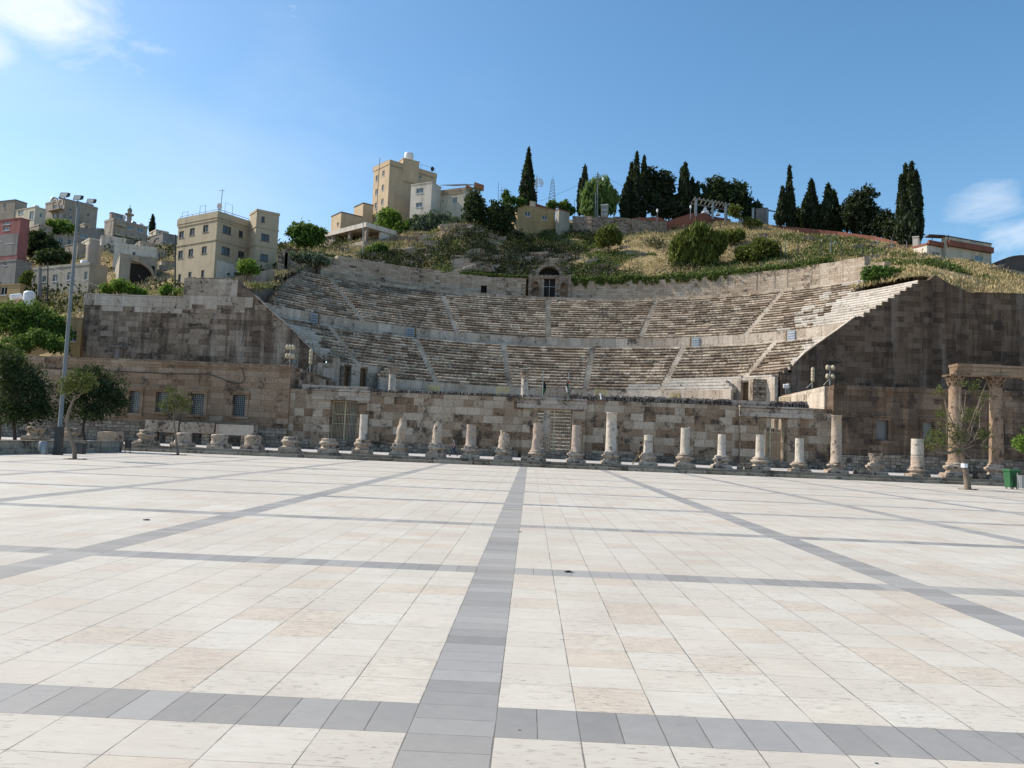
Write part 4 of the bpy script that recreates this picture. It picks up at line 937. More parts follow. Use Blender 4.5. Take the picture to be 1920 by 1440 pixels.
def trunk_mesh(base, top, r, limbs, seed, bend=.0, n=8):
    rr = random.Random(seed); mb = MB(); base = Vector(base); top = Vector(top)
    pts = []; 
    for k in range(n+1):
        t = k/n; p = base.lerp(top, t); p += Vector((math.sin(t*5+seed), math.cos(t*4+seed), 0))*bend*math.sin(t*math.pi)*.9; pts.append(p)
    mb.tube(pts, [r*(1-.55*k/n) for k in range(n+1)], 9)
    for (e, t0, rad) in limbs:
        i = min(n, int(t0*n)); s = pts[i]; e = Vector(e); mid = s.lerp(e, .45)+Vector((rr.uniform(-.15, .15), rr.uniform(-.15, .15), .12))*(e-s).length*.3
        L = [s, s.lerp(mid, .6), mid, mid.lerp(e, .6), e]; mb.tube(L, [rad, rad*.8, rad*.62, rad*.42, rad*.16], 6)
    return mb
def tree(name, label, cat, ub, vb, Y, lobes, m, nleaf, leaf, tr=.12, bark='barkd', seed=1, csize=.45, group=None, bend=.1, shell=.45, elong=1., droop=0., per=14, zbase=None, nl=7, vtr=None, up=0.):
    b = at(ub, vb, Y)
    if zbase is not None: b.z = zbase
    px = (Y-CAM[1])/FPX; LL = []
    for l in lobes:
        u, v, ru, rv = l[:4]; dy = l[4] if len(l) > 4 else 0; c = at(u, v, Y+dy); LL.append(((c.x-b.x, c.y-b.y, c.z-b.z), (ru*px, max(ru*px*.85, .3), rv*px)))
    t = thing(name, label, cat, b, 0, group)
    cs = clumps(LL, nleaf, seed, csize, per, shell)
    leaf_mesh('crown', m, cs, leaf, seed, elong, up, droop, t)
    rr = random.Random(seed); big = max(LL, key=lambda q: q[1][0]*q[1][2]); zc = big[0][2]; top = Vector((big[0][0], big[0][1], zc+big[1][2]*.25))
    limbs = []
    for k in range(nl):
        c, r = LL[k % len(LL)]; a = rr.uniform(0, 6.28); limbs.append(((c[0]+r[0]*.6*math.cos(a), c[1]+r[1]*.6*math.sin(a), c[2]+r[2]*rr.uniform(-.3, .6)), rr.uniform(.35, .8), tr*.45))
    if vtr: top = Vector((vtr[0], vtr[1], vtr[2]))
    tb = trunk_mesh((0, 0, -1.2 if Y > 85 else -.05), top, tr, limbs, seed, bend)
    tb.build('trunk', M[bark], t, world=False)
    return t
def cypress(label, Y, ub, vb, spikes, nleaf, seed, group='cypresses on the hill', m='lcyp', leaf=.42, cone=False, name='cypress', cat='cypress'):
    """spikes: (u, vtop, vbottom, half width px, dY)"""
    b = at(ub, vb, Y); px = (Y-CAM[1])/FPX; rs = np.random.RandomState(seed); P = []
    tot = sum((s[2]-s[1])*s[3] for s in spikes); t = thing(name, label, cat, b, 0, group); tk = MB()
    for s in spikes:
        c0 = at(s[0], s[2], Y+s[4]); c1 = at(s[0], s[1], Y+s[4]); h = c1.z-c0.z; n = int(nleaf*(s[2]-s[1])*s[3]/tot); R = s[3]*px
        q = rs.uniform(0, 1, n) if not cone else rs.uniform(0, 1, n)**1.35
        prof = np.minimum(1, (1-q)**.62*1.35)*np.minimum(1, .55+q*2.2) if not cone else (1-q)**.9*np.minimum(1, .7+q*3)
        a = rs.uniform(0, 6.283, n); bump = np.array([1+.5*noise.noise(Vector((math.cos(x)*1.6+seed, math.sin(x)*1.6, y*h*.55))) for x, y in zip(a, q)])
        rad = R*prof*bump*rs.uniform(.35, 1, n)**.35
        P.append(np.stack([c0.x-b.x+rad*np.cos(a), c0.y-b.y+rad*np.sin(a), c0.z-b.z+q*h+rs.normal(size=n)*.12], 1))
        tk.tube([(c0.x-b.x, c0.y-b.y, c0.z-b.z-2.), (c0.x-b.x, c0.y-b.y, c0.z-b.z+h*.5), (c0.x-b.x, c0.y-b.y, c0.z-b.z+h*.93)], [max(.12, R*.16), R*.1, .04], 7)
    leaf_mesh('crown', M[m], np.concatenate(P), leaf, seed, 1.3, .9, 0, t); tk.build('trunk', M['barkd'], t, world=False)
    return t

# ------------------------------------------------------------------ trees, shrubs
# hilltop cypresses and pines
cypress('pointed cone shaped cypress standing alone behind the small yellow house', 152, 988, 386, [(987.5, 279, 388, 19, 0)], 3000, 11, cone=True)
cypress('slim dark cypress behind the light green weeping tree', 158, 1091, 400, [(1094, 311, 400, 8, 0), (1086, 336, 400, 5, 1)], 1500, 12)
cypress('dense group of tall spiky cypresses, tallest on the hill crest left of the pergola', 155, 1192, 408, [(1191, 287, 408, 9, 0), (1205, 294, 408, 9, 2), (1182, 306, 408, 9, 1), (1175, 335, 408, 9, 0), (1170, 350, 408, 8, -2)], 5200, 13)
tree('evergreen_tree', 'broad dark evergreen right behind the tall spiky cypresses', 'tree', 1238, 408, 158, [(1222, 330, 16, 24), (1240, 345, 20, 26), (1230, 375, 26, 28), (1255, 350, 10, 30), (1250, 385, 20, 22)], M['lcyp'], 5200, .42, .35, seed=14, csize=.8, group='dark evergreens on the hill')
cypress('narrow ragged cypress with a forked top left of the umbrella pine', 157, 1284, 405, [(1283, 306, 400, 11, 0), (1277, 318, 400, 7, 1), (1296, 336, 402, 10, 1), (1306, 343, 405, 7, 0)], 2600, 15, leaf=.5)
tree('evergreen_tree', 'low dark evergreen filling the gap below the forked cypress', 'tree', 1272, 408, 160, [(1272, 385, 22, 20), (1300, 390, 18, 16)], M['lcyp'], 2200, .42, .3, seed=16, csize=.8, group='dark evergreens on the hill')
tree('umbrella_pine', 'big rounded umbrella pine behind the pergola', 'pine tree', 1362, 408, 157, [(1345, 350, 28, 17), (1385, 362, 22, 22), (1360, 375, 40, 22), (1398, 388, 18, 22), (1335, 372, 18, 20)], M['ldark'], 7000, .42, .4, seed=17, csize=.8)
cypress('thin wispy cypress, tallest and slimmest right of the stone hut', 150, 1481, 424, [(1479, 312, 424, 7.5, 0), (1483, 350, 424, 9, 0)], 1700, 18)
cypress('small thin cypress just left of the slimmest one', 150, 1466, 418, [(1466, 352, 418, 8, 0), (1462, 385, 420, 10, 0)], 1300, 19)
cypress('dark ragged conifer between the slimmest cypress and the leaning pair', 150, 1519, 430, [(1521, 338, 430, 10, 0), (1512, 366, 430, 11, 1), (1528, 370, 430, 9, 0)], 2600, 20, leaf=.5)
cypress('dark conifer with a twin top right of the ragged one', 149, 1556, 432, [(1552, 347, 432, 12, 0), (1563, 360, 432, 10, 1), (1545, 385, 432, 12, 0), (1570, 385, 434, 9, 0)], 3000, 21, leaf=.5)
tree('evergreen_tree', 'spreading dark tree with a feathery top left of the thick cypress clump', 'tree', 1612, 440, 146, [(1615, 372, 26, 18), (1625, 360, 16, 10), (1605, 400, 28, 26), (1632, 405, 20, 25)], M['lcyp'], 5200, .36, .35, seed=22, csize=.8, group='dark evergreens on the hill')
tree('evergreen_tree', 'low dark tree tucked against the left side of the thick cypress clump', 'tree', 1662, 448, 143, [(1660, 415, 18, 24), (1672, 430, 16, 18), (1650, 430, 14, 16)], M['lcyp'], 2600, .36, .3, seed=23, csize=.7, group='dark evergreens on the hill')
cypress('thick clump of tall cypresses at the right end of the hill crest', 135, 1706, 455, [(1709, 306, 452, 13, 0), (1698, 309, 452, 10, 1), (1718, 322, 455, 12, 0), (1690, 330, 452, 9, 1), (1693, 370, 453, 12, 0), (1704, 400, 455, 22, -1)], 7500, 24)
tree('weeping_tree', 'light green weeping tree behind the white kiosk', 'tree', 1122, 402, 152, [(1108, 372, 18, 32), (1128, 360, 18, 26), (1145, 375, 14, 28), (1115, 390, 26, 18)], M['lweep'], 5200, .42, .3, seed=25, csize=.7, elong=1.8, droop=1.)
tree('broadleaf_tree', 'bright green tree behind the red wall beside the lattice mast', 'tree', 1058, 402, 156, [(1058, 388, 12, 11), (1035, 385, 9, 8), (1070, 396, 10, 8)], M['lgreen'], 1500, .4, .2, seed=26, csize=.6)
tree('broadleaf_tree', 'large fresh green tree left of the stone pavilion', 'tree', 575, 468, 112, [(565, 432, 22, 14), (583, 436, 20, 16), (572, 450, 26, 13), (600, 440, 14, 12), (548, 438, 12, 8)], M['lgreen'], 5200, .27, .22, seed=27, csize=.5)
tree('broadleaf_tree', 'rounded light green tree in front of the sand coloured tower block', 'tree', 728, 436, 140, [(728, 405, 17, 14), (722, 418, 16, 14), (740, 412, 12, 14)], M['lbright'], 3200, .33, .2, seed=28, csize=.6)
tree('shrub', 'dark green shrub between the light green tree and the grey green bushes', 'shrub', 752, 445, 138, [(752, 430, 14, 14), (765, 425, 12, 14)], M['lgreen'], 1600, .3, .1, seed=29, csize=.5)
tree('olive_bush', 'wide grey green olive bushes under the white house', 'shrub', 800, 446, 138, [(785, 418, 20, 17), (810, 415, 22, 18), (838, 418, 22, 17), (865, 424, 16, 15), (800, 430, 34, 12), (845, 432, 30, 12)], M['lolive'], 8000, .30, .15, seed=30, csize=.5)
tree('pine_tree', 'dark green pine tree at the right corner of the white house', 'pine tree', 888, 448, 139, [(888, 378, 14, 26), (893, 400, 22, 28), (882, 420, 20, 22), (898, 425, 20, 20)], M['ldark'], 6500, .33, .3, seed=31, csize=.6)
tree('broadleaf_tree', 'dark rounded tree left of the small yellow house', 'tree', 935, 448, 138, [(930, 400, 18, 26), (945, 415, 22, 24), (925, 430, 20, 18), (955, 395, 12, 18)], M['ldark'], 6000, .33, .28, seed=32, csize=.6)
tree('broadleaf_tree', 'leafy light green branches over the roof of the small yellow house', 'tree', 958, 400, 146, [(955, 376, 14, 9), (975, 378, 12, 8), (948, 366, 6, 8)], M['lgreen'], 1400, .34, .15, seed=33, csize=.5)
tree('shrub', 'round dark bush on the slope below the stone retaining wall', 'shrub', 1141, 462, 134, [(1141, 438, 20, 17), (1135, 450, 18, 14), (1155, 446, 12, 14)], M['lyel'], 4200, .28, .12, seed=34, csize=.5)
tree('weeping_bush', 'huge drooping dark green and yellow bush on the slope', 'shrub', 1302, 505, 124, [(1310, 440, 30, 22), (1290, 465, 32, 30), (1325, 465, 28, 30), (1275, 490, 20, 18), (1310, 490, 36, 18), (1345, 455, 18, 18)], M['lyel'], 14000, .27, .2, seed=35, csize=.55, elong=1.8, droop=1.)
tree('shrub', 'wide rounded green bush right of the drooping bush', 'shrub', 1418, 494, 121, [(1400, 475, 22, 14), (1430, 465, 26, 18), (1448, 470, 18, 16), (1410, 484, 30, 10)], M['lyel'], 7500, .25, .15, seed=36, csize=.5)
tree('shrub', 'small green bush high on the slope above the two large bushes', 'shrub', 1368, 462, 132, [(1368, 445, 18, 14), (1385, 440, 12, 10)], M['lyel'], 2600, .28, .12, seed=37, csize=.5)
tree('shrub', 'green bush beside the pergola posts', 'shrub', 1405, 430, 146, [(1405, 416, 14, 10), (1378, 397, 12, 14), (1418, 422, 12, 8)], M['lyel'], 1800, .3, .12, seed=38, csize=.5)
tree('hedge', 'clipped bright green hedge on top of the right seating', 'hedge', 1645, 530, 90.6, [(1633, 512, 18, 14), (1655, 511, 22, 13), (1680, 513, 16, 12), (1650, 519, 30, 10)], M['lgreen'], 8500, .14, .1, seed=39, csize=.25, shell=.25)
tree('shrub', 'grey green shrub above the rubble wall left of the long back wall', 'shrub', 560, 494, 105, [(550, 482, 14, 9), (572, 484, 18, 10), (595, 486, 16, 9), (608, 490, 10, 7)], M['lolive'], 4000, .22, .1, seed=40, csize=.4)
tree('small_tree', 'small round green tree in front of the beige building, above the left side wall', 'tree', 459, 534, 88, [(463, 497, 17, 10), (466, 504, 21, 9)], M['lbright'], 3600, .16, .08, seed=41, csize=.35)
tree('shrub', 'dark green bush at the upper left end of the long back wall', 'shrub', 700, 482, 121, [(700, 470, 15, 8), (715, 464, 12, 8), (688, 474, 10, 6)], M['lgreen'], 2400, .25, .1, seed=42, csize=.4)
tree('vine', 'bright green vine growing over the left side wall', 'vine', 228, 556, 86.5, [(205, 543, 16, 9), (228, 536, 20, 13), (250, 545, 18, 10), (268, 549, 8, 6)], M['lbright'], 3600, .17, .06, seed=43, csize=.35)
tree('vine', 'low green vine over the side wall below the beige building', 'vine', 322, 556, 86.5, [(312, 548, 12, 7), (330, 550, 14, 6), (314, 540, 6, 8), (341, 548, 8, 6)], M['lbright'], 2200, .17, .06, seed=44, csize=.35)
# left far hillside trees
tree('broadleaf_tree', 'light green tree below the house with arches', 'tree', 108, 437, 180, [(110, 422, 20, 10), (100, 430, 16, 9), (125, 430, 14, 9)], M['lbright'], 1800, .42, .2, seed=45, csize=.7)
tree('evergreen_tree', 'large dark tree beside the pink house, upper one', 'tree', 78, 492, 150, [(70, 445, 16, 16), (80, 458, 26, 18), (65, 470, 18, 18), (95, 475, 24, 16), (112, 478, 14, 10)], M['ldark'], 5200, .38, .3, seed=46, csize=.7, group='dark trees on the left hillside')
tree('evergreen_tree', 'dark tree lower on the left hillside above the grey house', 'tree', 115, 492, 140, [(115, 482, 22, 12), (88, 482, 20, 14)], M['ldark'], 2400, .36, .25, seed=47, csize=.6, group='dark trees on the left hillside')
tree('shrub', 'green shrub at the left corner of the grey house', 'shrub', 49, 535, 126, [(50, 524, 9, 9), (55, 515, 6, 6)], M['lyel'], 900, .3, .1, seed=48, csize=.5)
cypress('distant slim cypress beside the minaret', 215, 284, 440, [(284, 405, 440, 4.5, 0)], 500, 49, leaf=.55)
for (u, v, ru, rv, Y, sd) in ((1290, 378, 18, 24, 161, 71), (1255, 392, 30, 18, 156, 72), (1500, 408, 12, 20, 153, 73), (1538, 405, 16, 26, 152, 74), (1588, 410, 24, 28, 149, 75), (1640, 418, 24, 27, 145, 76), (1680, 428, 20, 24, 140, 77), (1313, 385, 15, 22, 160, 79), (1420, 398, 10, 16, 157, 78)):
    tree('evergreen_tree', 'dense dark evergreen filling the tree line on the hill crest', 'tree', u, v+rv, Y, [(u, v, ru, rv), (u+ru*.6, v+rv*.4, ru*.6, rv*.6), (u-ru*.6, v+rv*.3, ru*.6, rv*.7)], M['lcyp'], 2600, .36, .25, seed=sd, csize=.8, group='dark filler trees on the crest')
# trees behind the left wing
tree('broadleaf_tree', 'big bright green tree behind the left wing, touching the left picture edge', 'tree', 30, 655, 80, [(20, 590, 40, 24), (60, 585, 34, 18), (95, 605, 28, 22), (40, 615, 50, 22), (-10, 600, 36, 26), (118, 625, 16, 20)], M['lgreen'], 13000, .17, .2, seed=50, csize=.5)
tree('broadleaf_tree', 'darker green tree behind the left wing beside the lamp post', 'tree', 95, 660, 77, [(75, 635, 26, 18), (105, 645, 20, 16), (45, 645, 24, 16)], M['lgreen'], 5000, .17, .16, seed=51, csize=.45)
# plaza trees
tree('broadleaf_tree', 'large dark leafy tree in the planter at the left picture edge', 'tree', 28, 838, 49, [(20, 700, 40, 40), (50, 710, 38, 34), (70, 735, 32, 36), (10, 760, 40, 40), (50, 770, 42, 30), (85, 765, 18, 28), (15, 670, 24, 22)], M['ldark'], 14000, .10, .13, seed=52, csize=.42, shell=.6, zbase=.3)
tree('broadleaf_tree', 'light green leafy tree rising above the dark tree at the left edge', 'tree', -2, 838, 52, [(0, 655, 26, 26), (10, 690, 28, 30), (28, 672, 16, 16)], M['lgreen'], 5200, .11, .12, seed=53, csize=.3, zbase=.3)
tree('broadleaf_tree', 'second dark leafy tree in the planter behind the crooked young tree', 'tree', 165, 830, 51.5, [(150, 735, 34, 40), (185, 715, 30, 32), (205, 735, 30, 34), (225, 755, 18, 28), (180, 770, 44, 24), (120, 765, 24, 26), (160, 700, 24, 18)], M['ldark'], 11500, .10, .11, seed=54, csize=.42, shell=.6, zbase=.3, bend=.35)
def young_tree(label, ub, vb, path, twigs, leaves, m, nleaf, leaf, seed, rad=.11, Y=None, bark='bark', tie=None):
    b = gnd(ub, vb); Y = b.y if Y is None else Y; t = thing('young_tree', label, 'tree', b, 0, 'young trees on the plaza')
    Q = [at(u, v, Y)-b for u, v in path]; Q[0] = Vector((0, 0, -.05)); mb = MB(); rr = random.Random(seed); n = len(Q)
    sm = []
    for i in range(n-1):
        for k in range(4): sm.append(Q[i].lerp(Q[i+1], k/4))
    sm.append(Q[-1]); mb.tube(sm, [rad*(1-.62*i/(len(sm)-1)) for i in range(len(sm))], 10)
    px = (Y-CAM[1])/FPX
    for (s, e, r_) in twigs:
        S = at(s[0], s[1], Y)-b; E_ = at(e[0], e[1], Y)-b; dy = rr.uniform(-1, 1)*(E_-S).length*.5; E_.y += dy
        mid = S.lerp(E_, .5)+Vector((rr.uniform(-.1, .1), 0, -.06))*(E_-S).length; mid.y += dy*.1; mb.tube([S, S.lerp(mid, .5), mid, mid.lerp(E_, .5), E_], [r_, r_*.85, r_*.65, r_*.5, r_*.25], 6)
    mb.build('trunk', M[bark], t, world=False)
    L = [((at(u, v, Y)-b), (ru*px, ru*px, rv*px)) for u, v, ru, rv in leaves]
    leaf_mesh('crown', M[m], clumps([(tuple(c), r) for c, r in L], nleaf, seed, .22, 9, .6), leaf, seed, 1.2, 0, .1, t)
    if tie: 
        q = MB(); c = at(tie[0], tie[1], Y)-b; q.lathe([(rad*.9, -.13), (rad*.92, 0), (rad*.9, .13)], 14, c=(c.x, c.y, c.z)); q.build('white_band', M['tent'], t, world=False)
    w = MB(); w.lathe([(.0, 0), (.55, .0), (.5, .012), (0, .013)], 16, jit=.15); w.build('soil_patch', M['hill'], t, world=False)
young_tree('crooked young tree with a bare twisted trunk in front of the planter', 140, 861, [(140, 861), (140, 845), (136, 828), (129, 808), (125, 790), (128, 774), (135, 755), (140, 742)],
           [((125, 790), (118, 778), .05), ((135, 755), (122, 742), .05), ((122, 742), (120, 732), .04), ((137, 750), (150, 735), .045), ((140, 742), (165, 728), .03), ((128, 774), (134, 768), .03), ((120, 732), (128, 715), .02), ((150, 735), (160, 715), .02)],
           [(135, 718, 22, 14), (155, 725, 24, 12), (125, 728, 14, 12), (165, 712, 18, 14), (148, 702, 16, 12)], 'lgold', 2200, .06, 60, .12)
young_tree('thin young tree with sparse leaves before the long stone blocks', 334, 853, [(334, 853), (332, 838), (330, 822), (327, 800), (326, 785), (325, 775)],
           [((326, 780), (340, 762), .03), ((325, 776), (318, 755), .03), ((325, 776), (332, 748), .03), ((326, 782), (308, 772), .025), ((327, 783), (350, 765), .025), ((326, 778), (325, 740), .02)],
           [(325, 760, 26, 16), (345, 752, 16, 18), (308, 762, 16, 14), (330, 742, 18, 14), (350, 770, 12, 8), (318, 730, 8, 8)], 'lgold', 1500, .065, 61, .10, bark='bark')
tw = []
rr = random.Random(5)
stem = [((1802, 835), (1790, 800)), ((1802, 835), (1806, 790)), ((1803, 838), (1822, 806)), ((1802, 840), (1775, 815)), ((1802, 842), (1760, 835)), ((1803, 842), (1838, 835)), ((1800, 845), (1745, 848)), ((1803, 838), (1826, 825)), ((1802, 838), (1815, 808)), ((1801, 842), (1768, 848)), ((1803, 845), (1815, 858))]
for s, e in stem: tw.append((s, e, .075))
for s, e in (((1790, 800), (1772, 755)), ((1790, 800), (1784, 748)), ((1806, 790), (1806, 735)), ((1806, 790), (1818, 722)), ((1822, 806), (1832, 742)), ((1822, 806), (1848, 745)), ((1775, 815), (1757, 745)), ((1775, 815), (1748, 790)), ((1815, 808), (1824, 720)), ((1838, 835), (1856, 802)), ((1826, 825), (1852, 770)), ((1760, 835), (1738, 822)), ((1806, 790), (1798, 740)), ((1826, 825), (1846, 815)), ((1790, 800), (1778, 780)), ((1832, 780), (1842, 760)), ((1800, 838), (1798, 760)), ((1838, 835), (1862, 838)), ((1775, 815), (1762, 800))): tw.append((s, e, .042))
young_tree('pollarded tree with many bare upright branches and a white band on its trunk', 1815, 918, [(1815, 918), (1813, 900), (1810, 880), (1806, 862), (1803, 848), (1802, 838)], tw,
           [(1760, 830, 26, 14), (1752, 815, 22, 14), (1790, 845, 20, 8), (1765, 775, 12, 10), (1760, 735, 12, 12), (1828, 728, 12, 14), (1848, 815, 18, 18), (1845, 745, 12, 12), (1800, 820, 20, 16), (1855, 840, 12, 10), (1745, 838, 12, 8), (1806, 720, 10, 8), (1820, 780, 20, 20), (1780, 800, 18, 14)], 'lgold', 3600, .06, 62, .21, tie=(1808, 873))
tree('broadleaf_tree', 'bright green tree crown entering at the right picture edge', 'tree', 1952, 918, 48, [(1935, 832, 28, 22), (1950, 815, 26, 20)], M['lbright'], 3600, .11, .12, seed=63, csize=.3, zbase=0)
# planter with its low wall
p0, p1 = gnd(-60, 853), gnd(228, 848); zt = at(228, 829, p1.y).z
d = Vector((p1.x-p0.x, p1.y-p0.y, 0)); L = d.length; d /= L
t = thing('planter', 'long low stone planter wall holding the dark trees on the left', 'planter', (p1.x, p1.y, 0))
q = MB(); x = 0.
while x < L: l = min(2.4, L-x); q.obox((p0.x+d.x*x, p0.y+d.y*x), d, l-.01, .35, 0, zt); q.obox((p0.x+d.x*x-.03*d.y*-1, p0.y+d.y*x-.04), d, l-.01, .43, zt+.002, zt+.07); x += l
n_ = Vector((-d.y, d.x, 0)); q.obox((p1.x, p1.y), n_, 7.5, .35, 0, zt); q.build('wall', M['steps'], t)
q = MB(); q.obox((p0.x+n_.x*.36, p0.y+n_.y*.36), d, L-.36, 7., .02, zt-.12); q.build('soil', M['hill'], t)

# ------------------------------------------------------------------ grass and ground cover on the hill (uncountable)
rs = np.random.RandomState(3)
def scatter(n, x0, x1, y0, y1, cond):
    out = []
    while len(out) < n:
        x, y = rs.uniform(x0, x1), rs.uniform(y0, y1)
        if keep(x, y) and cond(x, y): out.append((x, y, H(x, y)))
    return np.array(out)
def gz1(x, y): return noise.noise(Vector((x*.07, y*.07, 9)))+.4*noise.noise(Vector((x*.3, y*.3, 2)))
dry = scatter(34000, -50, 78, 85, 158, lambda x, y: gz1(x, y) > -.25+(.55 if -28 < x < 15 and (y < 126 or x > -12) else 0)-(.35 if x > 30 or (x < -12 and y > 118) else 0))
base = np.repeat(dry, 5, 0)+rs.normal(size=(len(dry)*5, 3))*[.45, .45, .05]; base[:, 2] += .16
o = leaf_mesh('dry_grass', M['dry'], base, .19, 5, 1.3, 1.0, wid=.28); o['kind'] = 'stuff'; o['label'] = 'dry yellow grass over the hill slope'
wd = scatter(8000, -45, 70, 85, 150, lambda x, y: gz1(x+40, y+17) > .18-(.12 if -6 < x < 14 else 0))
base = np.repeat(wd, 7, 0)+rs.normal(size=(len(wd)*7, 3))*[.4, .4, .15]; base[:, 2] += .2
o = leaf_mesh('green_weeds', M['weed'], base, .2, 6, 1.0, .5); o['kind'] = 'stuff'; o['label'] = 'green weeds and low scrub on the hill slope'
ld = scatter(14000, -165, -32, 92, 225, lambda x, y: gz1(x*.7, y*.7) > -.1)
base = np.repeat(ld, 4, 0)+rs.normal(size=(len(ld)*4, 3))*[.7, .7, .1]; base[:, 2] += .2
o = leaf_mesh('dry_grass', M['dry'], base, .34, 17, 1.3, 1.0, wid=.25); o['kind'] = 'stuff'; o['label'] = 'dry grass between the houses on the left hillside'
ld = scatter(3000, -165, -34, 92, 225, lambda x, y: noise.noise(Vector((x*.06, y*.06, 31))) > .0)
base = np.repeat(ld, 14, 0)+rs.normal(size=(len(ld)*14, 3))*[.9, .9, .5]; base[:, 2] += .5
o = leaf_mesh('dark_scrub', M['scrub'], base, .34, 18, 1.0, .2); o['kind'] = 'stuff'; o['label'] = 'dark scrub between the houses on the left hillside'
sb = scatter(2400, -32, 34, 114, 148, lambda x, y: noise.noise(Vector((x*.11, y*.11, 21)))+(.22 if -28 < x < 14 and (y < 127 or x > -12) else -.3) > .1)  # dark scrub massed here to put the gully's shade into the slope's colour
base = np.repeat(sb, 16, 0)+rs.normal(size=(len(sb)*16, 3))*[.5, .5, .35]; base[:, 2] += .35
o = leaf_mesh('dark_scrub', M['scrub'], base, .2, 16, 1.0, .2); o['kind'] = 'stuff'; o['label'] = 'dark low scrub painting in the shade of the slope'
P = []
for k in range(2600):
    a = dg(rs.uniform(3.8, 48)); r = 50.7+abs(rs.normal())*1.6; hh = .35+.6*(noise.noise(Vector((a*14, 0, 0)))+.5)
    x, y, z = pol(r, a, 28.2+(.1 if r < 52 else (r-52)*.55)); P += [(x+rs.normal()*.3, y+rs.normal()*.3, z+rs.uniform(-.25, hh)) for _ in range(8)]
for k in range(150):
    a = dg(rs.uniform(4, 32)); c = noise.noise(Vector((a*40, 3, 0)))
    if c > -.05:
        x, y, z = pol(50.4, a, 28.2-rs.uniform(0, 1.6*max(.15, c)*1.5)); P += [(x+rs.normal()*.15, y-abs(rs.normal())*.1, z+rs.normal()*.2) for _ in range(14)]
for k in range(500):
    a = dg(rs.uniform(-16, -3.6)); x, y, z = pol(51.2+rs.uniform(0, 2), a, 28.4); P += [(x+rs.normal()*.3, y, z+rs.uniform(-.2, .5)) for _ in range(6)]
o = leaf_mesh('creeping_plants', M['weed'], np.array(P), .22, 7, 1., .3); o['kind'] = 'stuff'; o['label'] = 'green creepers hanging over the top of the back wall'
# rocks breaking through the slope
rk = MB()
for k in range(1300):
    x, y = (U(-40, 70), U(100, 142)) if k < 900 else (U(-22, 6), U(117, 134))
    if not keep(x, y) or (k < 900 and noise.noise(Vector((x*.06+5, y*.06, 1))) < .02) or (k >= 900 and noise.noise(Vector((x*.12, y*.12, 8))) < -.05): continue
    z = H(x, y); s = U(.25, 1.1)
    e_ = 1.5 if k >= 900 else 1.; rk.hexa([(x+a*s*e_*U(.6, 1.3), y+b*s*U(.5, 1), z+c*s*U(.25, .6)-.1+a*s*.15) for c in (-1, 1) for a, b in ((-1, -1), (1, -1), (1, 1), (-1, 1))])
o = rk.build('rocks', M['rock']); o['kind'] = 'stuff'; o['label'] = 'grey rocks breaking through the grass slope'

